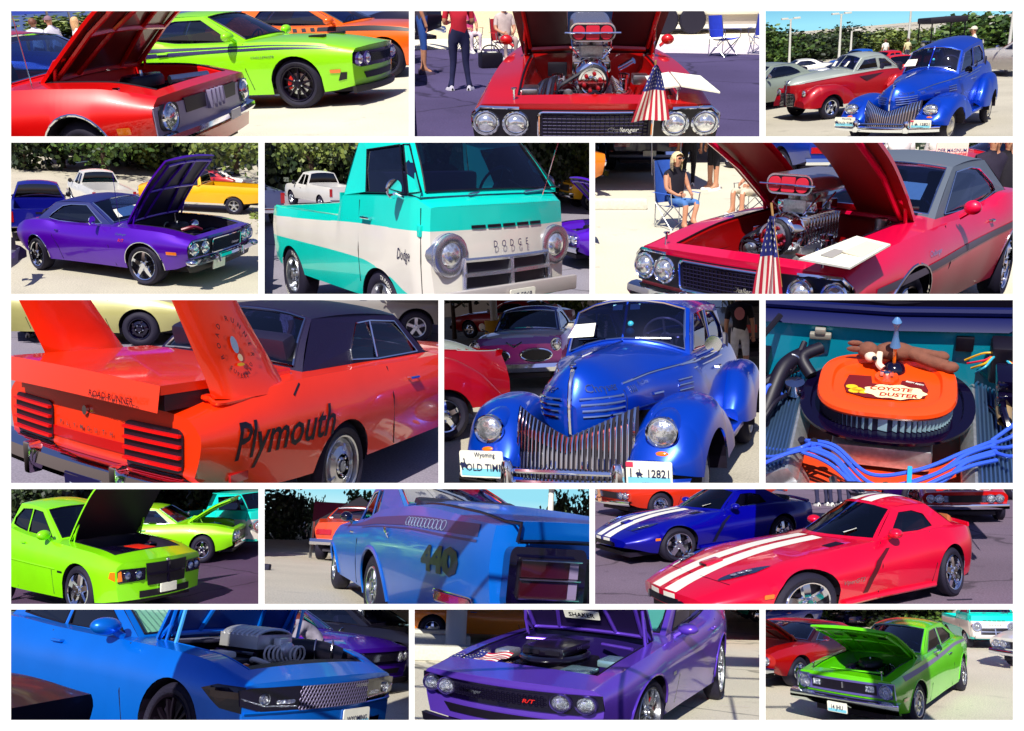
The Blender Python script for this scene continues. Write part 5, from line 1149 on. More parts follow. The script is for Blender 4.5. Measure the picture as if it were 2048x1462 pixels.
# ================================================================ bay 3: two pre-war coupes in the car park
def bay3():
    p = 3; ground(3, '#b2ac9c', 10, 110, -10, 70, var=.08, crack=False)
    sky_sheet(p, 150, ('#98dcf0', '#1682c0'), 130)
    blue_coupe(p, 'metallic blue vintage coupe in the sunny car park, smaller view', (8.28, 19.07, -135.8), (1.265, 1.203, 1.002, .107, -.062, .041, .007))
    two_tone_coupe(p, 'red and silver vintage coupe beside the blue one in the car park', (8.02, 24.42, -161.9), (1.003, .993, 1.022, .014, -.005, .032, .011))
    coupe(p, 'silver_coupe', 'grey green coupe with open black hood at the left edge', (6.3, 27.3, -150), '#8d978c', hood=38, under=BLACK)
    for u, v, w, col, lab, kind, yw in ((1552, 117, 40, '#e8e6dc', 'white classic car in the second row at the left', 'c', 175), (1630, 120, 36, '#e4e6e8', 'white car with blue glass behind the silver roof', 'c', 170),
        (1690, 104, 30, '#2a5fc0', 'blue pickup with raised red hood behind', 'p', 200), (1740, 108, 30, '#c81830', 'red truck in the third row', 'p', 190), (1782, 118, 30, '#c01c28', 'red classic car parked nose on', 'c', -100), (1812, 116, 26, '#d02418', 'bright red pickup at the end of its row', 'p', -95)):
        x, y = at(p, u, v+8)
        x, y = x*.74, y*.74
        if kind == 'c': coupe(p, 'parked_car', lab, (x, y, yw), col, k=(.62, .62, .62, 0, 0, 0, 0), group='cars of the rows behind')
        else: pickup(p, 'parked_pickup', lab, (x, y, yw), col, k=(.55, .55, .5, 0, 0, 0, 0), group='cars of the rows behind')
    x, y = at(p, 2030, 150); coupe(p, 'silver_convertible', 'pale silver car cut by the right edge', (x, y+1, 100), '#c8c4c0')
    # black vintage car with its owner behind the blue coupe
    x, y = at(p, 1960, 140); t = thing(p, 'vintage_truck', 'black vintage car with a square roof behind the blue coupe', 'car', x, y+3, 0, rad(-95))
    ob('body', join(bx(-1.6, .9, -.5, .5, .55, 1.05), bx(.9, 1.5, -.35, .35, .5, 1.0)), BLACKG, t, bev=.06); ob('roof', bx(-1.5, .1, -.75, .75, 1.75, 1.98), mat('roof_black', '#1a1224', rough=.7), t, bev=.05)
    ob('roof_post', join(*[tube([(a, b, 1.0), (a, b, 1.78)], .03, 6) for a in (-1.45, .05) for b in (-.66, .66)]), BLACK, t); ob('headlight', both(lathe([(.001, .1), (.1, .09), (.13, 0), (.001, -.1)], 16, 'x', (1.4, .42, .95))), LENS, t)
    for a in (-1.1, 1.1):
        for b in (-.62, .62): ob('wheel', lathe([(.2, -.06), (.38, -.07), (.42, 0), (.38, .07), (.2, .06)], 20, 'y', (a, b, .42)), RUBBER, t)
    x, y = at(p, 1984, 170); person(p, 'person in pale shirt, shorts and cap beside the black vintage car', x, y+1.5, 160, '#d6d2c4', '#c8c2b0', shorts=True, cap='#d8d0bc')
    for i, (u, col, l2) in enumerate(((1812, '#d8cfa0', 'person in yellow shirt standing among the far cars'), (1768, '#e8e4dc', 'person in white by the red cars'))):
        x, y = at(p, u, 128); person(p, l2, x, y, 90, col, '#4a4a60', sc=.62)
    for u, v0, vb, lab, n in ((1578, 38, 112, 'twin headed white lamp post at the left', 2), (1677, 28, 108, 'twin headed lamp post above the red hood', 2), (1813, 20, 105, 'tall single lamp post near the middle of the sky', 2), (1864, 55, 96, 'short far lamp post right of the middle', 1), (1700, 62, 98, 'smallest far lamp post among the trees', 1), (1962, 50, 98, 'lamp post in front of the big tree', 1), (2012, 10, 120, 'white pole at the right edge', 1)):
        x, y = at(p, u, vb+22); x2, y2, z2 = aty(p, u, v0, y); lamp_post(p, lab, x, y, z2, n, .07, .36)
    for i, (u, v0, w) in enumerate(((1538, 45, 46), (1575, 58, 30), (1615, 48, 36), (1665, 62, 26), (1705, 50, 34), (1745, 62, 24), (1775, 56, 26), (1805, 45, 36), (1885, 55, 30), (1935, 66, 26), (1990, 12, 62))):
        Y = (70, 74, 72, 80, 74, 84, 82, 72, 78, 80, 58)[i]; Y *= .72; x, y, z = aty(p, u, v0, Y); r = w*Y/1700
        tree(p, 'leafy green tree, %s from the left along the car park edge' % ('first', 'second', 'third', 'fourth', 'fifth', 'sixth', 'seventh', 'eighth', 'ninth', 'tenth', 'eleventh and tallest')[i], x, Y, z, r*2.0, -.3, (GREENS, OLIVE, DARKG)[(0, 2, 2, 1, 2, 0, 0, 1, 0, 1, 0)[i]], i+1, 3600, size=.12)
    x, y, z = aty(p, 1850, 82, 95); t = thing(p, 'far_building', 'low pale building far behind the car park', 'building', x, 95, 0); ob('wall', bx(-3.5, 3.5, 0, 6, 0, z), mat('wall_pale', '#e8e0d8', rough=.8), t, smooth=False); ob('window', bx(-2.5, 2.5, -.05, 0, z*.45, z*.6), BLACKG, t, smooth=False)
bay3()
# ================================================================ bay 4: purple coupe with raised hood under the trees
def bay4():
    p = 4; ground(4, '#bdb6a4', 8, 90, -40, 30, var=.10, crack=False)
    PU = paint('plum', '#5c26b0', .4, .32)
    c = Car(p, 'classic_coupe', 'purple classic coupe with dark blue roof and raised hood under trees', (-5.35, 14.0, -12.4), (.912, 1.119, .979, .042, .05, .078, -.075))
    body_ch70(c, PU, holes=[(-2.9, -.75, .88), (-.52, .78, .76)])
    c.cabin(PU, **CAB70, roofm=mat('vinyl_navy', '#1a2468', rough=.55, bump=.2, nscale=80), gl=G_DARK, wsgl=G_BLUE, trim=CHROME)
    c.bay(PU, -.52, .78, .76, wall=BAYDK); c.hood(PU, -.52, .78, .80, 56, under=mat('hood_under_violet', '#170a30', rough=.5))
    engine_carb(c, .0, .82, r=.20, m=BLACK); c.add('engine_red_hose', tube(spline([(.3, -.3, .80), (.45, -.2, .84), (.5, -.05, .78)]), .03, 8), mat('hose_red', '#7a1830', rough=.4)); c.add('silver_intake', ball((.2, .2, .80), .09, 12, 8), CHROME)
    front_ch70(c, PU); c.arch_lip(CHROME, .010)
    c.wheels(style='star', rr=.235, w=.30, inset=-.01); c.mirror_round(-1, -1.0, .90, r=.08); c.handle(-1, -2.05, .80, CHROME, .06)
    c.seam(-1, [(-.68, .88), (-.7, .6), (-.6, .26)]); c.seam(-1, [(-2.15, .9), (-2.2, .7), (-2.05, .5), (-2.0, .27)])
    c.decal('side_marker', -1, rrect(.22, .05, .01, 2, .60, .56), AMBER, .01); c.letters('script_badge', -1, 'Challenger', -.42, .78, .05, CHROME, .35, 1.1); c.letters('red_badge', -1, 'R/T', -.40, .68, .07, mat('badge_red', '#d0201c', rough=.4), .2, 1.2)
    c.add('fuel_cap', lathe([(.06, 0), (.06, .015), (.03, .02), (.001, .03)], 16, 'y'), CHROME).location = (0, 0, 0)
    c.line('antenna', [(-.48, -.86, .90), (-.56, -.86, 1.75)], .005, CHROME)
    c.add('windshield_paper', ([(-.80, -.55, 1.0), (-.66, .2, 1.01), (-.92, .2, 1.14), (-1.0, -.45, 1.11)], [(0, 1, 2, 3)]), PAPER, smooth=False)
    c.add('bumper_corner', both(ball((.86, .9, .44), (.10, .07, .055))), CHROME); c.fplate('licence_plate', [(-.45, .26), (-.15, .26), (-.15, .40), (-.45, .40)], PAPER, .012, .08)
    c.warp()
    for q in c.root.children:
        if q.name.startswith('fuel_cap'): q.data.transform(Matrix.Translation((-3.2*.93, -1.01, .86)))
    x, y = at(p, 457, 432); pickup(p, 'pickup_truck', 'yellow pickup truck behind the raised hood', (x-1.75, y+.6, 184), '#f2b81c', rim=SATIN, k=(.50, .50, .50, 0, 0, 0, 0))
    x, y = at(p, 130, 440); pickup(p, 'pickup_truck', 'white crew cab pickup seen from behind', (x-.55, y+2.4, 128), '#eceae4', k=(.46, .46, .46, 0, 0, 0, 0))
    x, y = at(p, 60, 470); pickup(p, 'pickup_truck', 'dark blue pickup truck at the left edge seen from behind', (x-.40, y+1.2, 118), '#101f86', k=(.5, .5, .5, 0, 0, 0, 0))
    x, y = at(p, 20, 590); c = Car(p, 'car_front_wheel', 'silver wheel of a car cut by the lower left corner', (x-.55, y+.2, 8), cat='car'); c.body(paint('grey_silver', '#8d8aa0', .4), -3, .4, [(-3, .9), (.4, .9)], [(-3, .3), (.4, .3)], [(-3, .5), (.4, .5)], [(-3, .5), (.4, .5)], axles=(0,), ra=.36, rt=.33); wheel(c, .0, -1, .98, .36, .24, .25, 'dish', SATIN, BAYDK, CHROME, None); c.warp()
    x, y, z = aty(p, 225, 372, 34); t = thing(p, 'dark_trailer', 'dark box trailer between the trucks and the hood', 'trailer', x, 36, 0); ob('box', bx(-1.9, 1.6, 0, 2, .5, z+.5), BLACKG, t, bev=.04); ob('edge', bx(1.56, 1.66, -.05, .05, .5, z+.5), CHROME, t)
    for i, (u, v, col) in enumerate(((262, 392, '#a82a30'), (285, 388, '#e6e2da'))): x, y = at(p, u, 408); coupe(p, 'far_car', ('red car far behind the purple hood', 'white car far behind beside the red one')[i], (x, y+4, 170), col, k=(.4, .4, .4, 0, 0, 0, 0))
    US = (40, 120, 200, 150, 260, 330, 400, 470, 540, 70, 345, 430, 210, -10)
    k = 0
    for u, v0, Y, w, ms, h0 in ((40, 240, 44, 80, DARKG, -.1), (120, 250, 46, 70, GREENS, .18), (200, 230, 43, 85, GREENS, .15), (150, 262, 52, 110, DARKG, .05), (260, 250, 50, 80, DARKG, -.1), (330, 255, 48, 75, OLIVE, .0), (400, 240, 47, 90, DARKG, .05), (470, 240, 42, 80, OLIVE, .2), (540, 250, 46, 80, DARKG, .0), (70, 330, 60, 60, GREENS, -.2), (345, 320, 58, 90, DARKG, -.2), (430, 350, 58, 60, DARKG, -.2), (210, 340, 62, 60, DARKG, -.2), (-10, 260, 46, 60, DARKG, .0)):
        Y *= .6; x, y, z = aty(p, u, v0, Y); k += 1
        tree(p, '%s tree from the left in the belt behind the purple coupe' % rank(US, k-1), x, Y, z+1.5, w*Y/1700*1.25, h0, ms, k, 4200, size=.11, group='trees behind the purple coupe')
    x, y = at(p, 510, 480); solo(p, 'hedge', tuple(map(lambda q: q, (lambda V, F: ([(a*1.1, b*1.1, c*.5+.3) for a, b, c in V], F))(*leaves(3, 1200, 20, size=.14)))), OLIVE[1], 'bright green low shrub at the right edge', 'shrub', x+.5, y+1, smooth=False)
bay4()
# ================================================================ bay 5: turquoise and white cab-over pickup
def cabover(p, label, pose, k=(1, 1, 1, 0, 0, 0, 0), detail=True, group=None):
    T, Wt = paint('turquoise', '#12d6c6', 0, .3), paint('cream_white', '#e6e2d8', 0, .3)
    c = Car(p, 'cabover_pickup', label, pose, k, 'pickup truck', group)
    z1 = pch([(-2.9, .74), (-1.2, .735), (-.43, .72), (.1, .62), (.45, .50), (.82, .46)]); z2 = pch([(-2.9, .95), (-1.5, 1.0), (-.43, 1.045), (.82, 1.065)])
    c.body([T, Wt], -2.86, .80, W=[(-2.86, .87), (-2.6, .91), (0, .92), (.55, .91), (.80, .84)], zl=[(-2.86, .46), (-2.3, .38), (0, .36), (.8, .40)],
           zb=[(-2.86, 1.06), (-.98, 1.08), (-.93, 1.10), (-.88, 1.28), (.6, 1.335), (.8, 1.26)], zc=[(-2.86, 1.06), (-.98, 1.08), (-.93, 1.10), (-.88, 1.28), (.6, 1.345), (.8, 1.27)],
           axles=(-.10, -2.25), ra=[.37, .36], rt=.33, arch_z=.30, wl=.95, wb=.965, zm=[(-2.9, .85), (.8, .85)], cf=.12, cr=.02, lf=-.10, holes=[(-2.8, -.97, .92), (-.84, .52, .90)],
           zrows=lambda x: [lerp(c.zl(x), z1(x), t) for t in (0, .5, .99)]+[lerp(z1(x)+.002, z2(x)-.002, t) for t in (0, .5, 1)]+[lerp(z2(x)+.002, max(c.zb(x), z2(x)+.01), t) for t in (0, .4, .8, .97)], fm=lambda q, i: 1 if z1(q.x) < q.z < z2(q.x) else 0, crown=3)
    CB = [(-.40, 1.335), (-.56, 1.71), (.14, 1.77), (.56, 1.38)]
    c.cabin(T, (.60, .53), (.20, .12), (-.80, -.78), (-.88, -.86), 1.86, .70, 1.82, [CB[:2]+[(.02, 1.76), (.30, 1.36)], [(.35, 1.36), (.08, 1.765), (.18, 1.765), (.54, 1.385)]], gl=G_DARK, trim=BLACK, wbf=.97, zcc=1.35, crown=.03, interior=False, frame=.07, glass_r=G_DARK)
    c.add('cab_seat', join(bx(-.7, -.2, -.75, .75, .9, 1.1), bx(-.76, -.6, -.75, .75, 1.1, 1.5)), SEATS, bev=.05); c.add('dashboard', bx(.3, .5, -.78, .78, 1.15, 1.33), T, bev=.03); c.steer(.12, .4, 1.38, .21); c.add('cab_floor', bx(-.85, .5, -.8, .8, .6, .64), BLACK)
    c.add('bed_wall', join(both(bx(-2.82, -.95, .80, .83, .66, 1.07)), bx(-2.83, -2.79, -.82, .82, .66, 1.06), bx(-.98, -.95, -.85, .85, .66, 1.3)), T, smooth=False); c.add('bed_floor', bx(-2.82, -.95, -.83, .83, .64, .67), T, smooth=False)
    c.wheels(r=.33, rr=.20, style='five', rim=SATIN, letters='TA RADIAL' if detail else None)
    RG = mat('ring_silver', (.68, .70, .80), rough=.25, metal=.9)
    for sd in (1, -1):
        x = c.fx(sd*.66, .86)[0]; L = c.lamp(sd*.66, .86, .115, .03, ring=RG, rw=.07, dome=.05)
        c.add('headlight_bucket', lathe([(.195, -.10), (.19, .0), (.155, .02), (.12, .018)], 28, 'x', (x, sd*.66, .86)), RG, L)
        c.handle(sd, -.30, 1.11, CHROME, .16); c.add('door_hinge', tr(bx(-.03, .03, -.012, .02, -.05, .05), Matrix.Translation(c.sp(sd, .69, 1.06, 0))), T, bev=.01)
        c.seam(sd, [(-.47, 1.26), (-.47, .8), (-.47, .5)], .006); c.seam(sd, [(.70, 1.25), (.70, .8), (.66, .42)], .006)
        if detail: c.letters('script_badge', sd, 'Dodge', .42, .80, .14, mat('badge_dark', '#2a2a58', rough=.3, metal=.5), .3, .75); c.mirror_round(sd, .30, 1.30, .84, .085)
        c.decal('side_marker', sd, ell(.04, .04, 12, .52, .47), AMBER, .012)
        c.line('roof_gutter', [(-.80, sd*c.my(-.80, 1.80), 1.815), (.12, sd*c.my(.1, 1.80), 1.815)], .02, T)
    for i in range(5): c.fplate('cowl_vent', [(-.42+i*.18, 1.075), (-.27+i*.18, 1.075), (-.27+i*.18, 1.10), (-.42+i*.18, 1.10)], BLACK, .008)
    for i, ch in enumerate('DODGE'):
        V, F = text(ch, .085, 0, .8, .012); n = len(V); c.add('raised_letter', ([c.fx(a-.17+i*.10, b+.90, .022) for a, b in V]+[c.fx(a-.17+i*.10, b+.90, .002) for a, b in V], F), mat('letter_grey', '#54507c', rough=.3, metal=.6), smooth=False)
    c.fplate('grille', [(-.52, .56), (.52, .56), (.50, .80), (-.50, .80)], BLACK, .006)
    c.fplate('grille_bar', [(-.54, .67), (.54, .67), (.54, .70), (-.54, .70)], RG, .05); c.fplate('grille_bar', [(-.02, .56), (.02, .56), (.02, .80), (-.02, .80)], RG, .05)
    c.add('grille_frame', tube([c.fx(a, b, .03) for a, b in dens([(-.54, .55), (.54, .55), (.52, .81), (-.52, .81)], 5)+[(-.54, .55)]], .022, 6, False), RG)
    c.add('bumper', tr(bx(.0, .06, -.82, .82, .44, .58), Matrix.Translation((.86, 0, 0))), mat('bumper_cream', '#cfc8c4', rough=.35, metal=.3), bev=.02)
    if detail: plate(c, .05, .47, .32, .13, .935, [('17 5868', 0, -.03, .09)])
    for s_ in (.35, -.35): c.line('wiper', [(.60, s_, 1.355), (.55, s_+.30, 1.37)], .011, SATIN); c.line('wiper', [(.56, s_+.05, 1.385), (.53, s_+.55, 1.385)], .008, BLACK)
    c.line('antenna', [(.58, .62, 1.32), (.72, .70, .9+1.0)], .005, CHROME)
    c.warp(); return c
def bay5():
    p = 5; ground(5, '#8f8a94', 6, 80, -30, 30)
    cabover(p, 'turquoise and cream cab over pickup with big round headlights, close up', (-.5, 8.45, -49.1), (.964, 1.013, 1.024, .031, .013, .034, -.092))
    x, y = at(p, 640, 425); pickup(p, 'pickup_truck', 'white crew cab pickup behind the turquoise bed', (x-.65, y+1.6, 128), '#ecebe8', k=(.44, .44, .44, 0, 0, 0, 0))
    x, y = at(p, 560, 440); pickup(p, 'pickup_truck', 'grey blue pickup at the left edge seen from behind', (x-1.2, y+.8, 118), '#50587e', k=(.52, .52, .52, 0, 0, 0, 0))
    x, y = at(p, 1170, 440); pickup(p, 'pickup_truck', 'yellow pickup truck beyond the right headlight', (x+.2, y+3, 195), '#f2b81c', k=(.6, .6, .6, 0, 0, 0, 0))
    x, y = at(p, 1166, 545); c = coupe(p, 'purple_coupe', 'purple coupe with chrome wheel half hidden at the right edge', (x+.25, y+.9, 200), '#5a2ab8', hood=50, style='star', k=(.7, .7, .7, 0, 0, 0, 0), under=BLACK)
    US = (545, 620, 660, 770, 850, 950, 1040, 1110, 1160, 1190, 580, 1100)
    k = 0
    for u, v0, Y, w, ms, h0 in ((545, 240, 40, 90, DARKG, -.1), (620, 250, 38, 70, OLIVE, .2), (660, 240, 42, 90, DARKG, -.1), (770, 250, 40, 80, DARKG, -.1), (850, 240, 42, 90, DARKG, .0), (950, 250, 40, 90, GREENS, .1), (1040, 240, 42, 90, DARKG, -.1), (1110, 255, 38, 70, DARKG, .1), (1160, 240, 40, 80, OLIVE, .1), (1190, 330, 50, 60, DARKG, -.2), (580, 330, 50, 80, DARKG, -.3), (1100, 340, 50, 80, DARKG, -.3)):
        Y *= .62; x, y, z = aty(p, u, v0, Y); k += 1; tree(p, '%s tree from the left in the belt behind the turquoise pickup' % rank(US, k-1), x, Y, z+1.5, w*Y/1700*1.3, h0, ms, k+3, 4200, size=.11, group='trees behind the turquoise pickup')
bay5()
# ================================================================ bay 6: pink-red coupe with blown engine, people in folding chairs
def bay6():
    p = 6; ground(6, '#d8d2bc', 4, 60, -14, 24, var=.05, speck=.08, crack=False)
    PK = paint('cherry_pink', '#e42456', .1)
    c = Car(p, 'classic_coupe', 'cherry red classic coupe with grey stripe, gunmetal roof and tall chrome blower', (2.24, 6.51, -135.8), (1.106, .902, 1.002, .041, -.008, .07, .001))
    body_ch70(c, PK, holes=[(-2.9, -.75, .88), (-.52, .78, .72)])
    c.cabin(PK, **CAB70, roofm=mat('vinyl_grey', '#5a6472', rough=.5, bump=.15, nscale=80), gl=G_CLEAR, wsgl=G_BLUE, trim=CHROME)
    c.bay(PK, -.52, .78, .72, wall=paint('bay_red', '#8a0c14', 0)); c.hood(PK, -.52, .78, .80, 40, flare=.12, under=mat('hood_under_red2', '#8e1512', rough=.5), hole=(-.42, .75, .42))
    engine_blown(c, .30, .72); front_ch70(c, PK)
    c.add('valance_air', bx(.84, .98, -.60, -.2, .40, .46), CHROME, bev=.02); c.arch_lip(CHROME, .012); c.wheels(style='star', rr=.22)
    c.band('side_stripe', 1, [(-3.7, .80), (-2.4, .73), (-1, .69), (.62, .635)], [(-3.7, .74), (-2.4, .67), (-1, .63), (.62, .575)], mat('stripe_grey', '#5c5468', rough=.4))
    for sd in (1, -1): fender_pin(c, .80, sd*.66, .78); c.add('door_mirror', join(ball((-.92, sd*.99, 1.0), (.05, .075, .055)), tube([(-.9, sd*.9, .92), (-.92, sd*1.0, .99)], .02, 6)), PK)
    c.seam(1, [(-.68, .88), (-.7, .6), (-.62, .26)]); c.handle(1, -1.85, .80, CHROME, .07); c.letters('script_badge', 1, 'Challenger', -.35, .72, .055, CHROME, .35, 1.0)
    c.add('window_paper', join(([(-.95, .22, 1.02), (-.95, .52, 1.02), (-1.13, .50, 1.13), (-1.13, .2, 1.14)], [(0, 1, 2, 3)])), PAPER, smooth=False)
    c.add('header_panel', bx(.66, .80, -.60, .60, .72, .745), BLACK, smooth=False); c.add('latch_red', bx(.68, .76, -.1, .12, .745, .785), PK, bev=.01)
    c.line('wiper', [(-.62, .1, .98), (-.7, .62, .99)], .012, BLACK); c.line('wiper', [(-.62, -.5, .98), (-.68, .0, .99)], .012, BLACK)
    c.add('fender_chrome_bottle', lathe([(.001, .14), (.05, .13), (.05, 0), (.001, 0)], 12, 'z', (-.28, .5, .82)), SATIN); c.add('relay_box', bx(.1, .24, .46, .60, .74, .86), BLACKG, bev=.01)
    on_car(c, 'show_board', 'open show board of papers lying on the near red fender', 'sign board', [('board', sheet([(.98, .60, .86), (.40, .66, .92), (.58, 1.0, .93), (1.06, 1.0, .87)]), PAPER), ('paper', sheet([(.82, .80, .905), (.56, .82, .935), (.62, .97, .936), (.88, .97, .902)], .005), mat('paper_buff', '#e8dcc4', rough=.6)), ('photo_print', sheet([(.90, .70, .889), (.76, .71, .904), (.79, .80, .906), (.93, .80, .888)], .005), mat('photo_grey', '#a8a4a0', rough=.5))])
    c.warp()
    def dr(u, v): w = .015+.21*u**.7; return wp(c.k, (.98+.025*sin(8*v+u*2), .38+.02*u+(v-.5)*w, 1.12-.58*u+.02*(v-.5)*u))
    flag(p, 'small striped flag standing at the cherry red car nose', c.root.matrix_world.copy(), drape=dr, pole=[wp(c.k, (.95, .47, .66)), wp(c.k, (.98, .36, 1.20))])
    # people in the sun
    SG = mat('sunglasses', '#080610', rough=.15)
    x, y = at(p, 1350, 455); ch = camp_chair(p, 'blue folding chair with a sun shade, under the person in sunglasses', x, y, -62, '#2a58b8', group='folding chairs by the cherry car', sc=.80, back=1.15)
    ob('sun_shade', grid([[(a, b, 1.58-.06*abs(b)/.3+.0*a) for b in (-.36, 0, .36)] for a in (-.42, -.1, .25)]), mat('cloth_2a58b8', '#2a58b8'), ch); [ob('shade_post', tube([(-.34, s_*.30, .9), (-.36, s_*.33, 1.56)], .011, 6), SATIN, ch) for s_ in (1, -1)]
    q = person(p, 'person with blond hair and sunglasses sitting in black top and denim shorts', x, y+.02, -62, '#120c1e', '#4a78b8', pose={**SIT, 'ankle_l': (.46, .02, .16), 'heel_l': (.42, .02, .12), 'toe_l': (.62, .02, .13), 'wrist_r': (.15, -.1, .60), 'palm_r': (.2, -.04, .60)}, hair='#e6d2a0', long_hair=True, female=True, shorts=True, bare=True, sc=.78, shoes='#2a2430')
    ob('sunglasses', both(mv(ball((0, 0, 0), (.02, .034, .022), 10, 6), .085, .036, 1.235)), SG, q)
    x, y = at(p, 1462, 430); camp_chair(p, 'grey folding chair behind the raised hood', x+.35, y+.1, -140, '#70707a', group='folding chairs by the cherry car', sc=.76)
    person(p, 'person in pale shirt and khaki shorts seated behind the open hood', x+.35, y+.1, -150, '#c4b8bc', '#cfc4ae', pose=SIT, shorts=True, sc=.76)
    x, y = at(p, 1380, 372); person(p, 'person standing in black behind the blue chair', x-.05, y, 80, '#0d0a18', '#0d0a18', sc=.85)
    x, y = at(p, 1415, 380); person(p, 'person in black leggings with bare ankles standing', x+.1, y, 200, '#1a1426', '#0f0c1a', sc=.95, shorts=True)
    for u, v, lab, top, yw in ((1800, 330, 'person in white tee shirt behind the grey roof, left of the pair', '#eceae8', -90), (1880, 330, 'person in white tee shirt with folded arms by the sign', '#e6e2dc', -80), (1990, 372, 'person in dark shirt at the right edge in shade', '#241c34', -100), (2022, 380, 'person in white cap at the far right edge', '#16101f', -110)):
        x, y, z = aty(p, u, 290, 15 if u < 1900 else 12.5); zz = z-(1.38 if u < 1900 else 1.62); person(p, lab, x, y, yw, top, '#8a7a70', z=zz, cap='#e8e4e0' if u > 2000 else None, hair='#6a5a50')
    x, y, z = aty(p, 1905, 296, 13.2); t = thing(p, 'show_sign', 'white printed show sign held beside the standing people', 'sign', x, y, z-.12); ob('board', bx(-.24, .24, 0, .015, -.12, .2), PAPER, t, smooth=False); V, F = text('DER MAGNUM', .075, 0, .9, .01); ob('lettering', ([(a+.0, -.004, b+.06) for a, b in V], F), mat('ink_blue', '#203a80', rough=.6), t, smooth=False)
    # cars behind
    x, y = at(p, 1275, 345); c2 = coupe(p, 'dark_coupe', 'dark blue sedan seen from behind at the upper left', (x+.35, y+3.6, 88), '#171a40', roofm=None)
    x, y = at(p, 1450, 350); coupe(p, 'navy_coupe', 'blue classic car behind the raised hood', (x+1.4, y+2.0, 100), '#183a98')
    x, y = at(p, 1195, 340); coupe(p, 'red_car', 'red car at the upper left corner', (x-1.2, y+2.4, -60), '#c01824')
    x, y = at(p, 1200, 395); coupe(p, 'orange_car', 'orange car nose cut by the left edge', (x-1.0, y+.6, 20), '#e8881a')
    x, y, z = aty(p, 1765, 290, 12.5); coupe(p, 'red_coupe', 'red car roof seen above the grey roof', (x+1.2, 13.6, 170), '#d81828')
    x, y = at(p, 1238, 418); solo(p, 'parking_stop', bx(-.85, .45, -.12, .12, 0, .17), mat('concrete_pale', '#d8d4c6', rough=.9, noise=.1), 'pale concrete parking stop on the sunlit ground', 'parking stop', x, y, yaw=.0, bev=.03)
    for i, u in enumerate((1945, 2000, 2050)): x, y, z = aty(p, u, 300, 22); tree(p, 'dark tree behind the people at the right, %s' % ('first', 'second', 'third')[i], x, 22, z+1.6, 1.5, -.2, DARKG, i+2, 1600)
bay6()
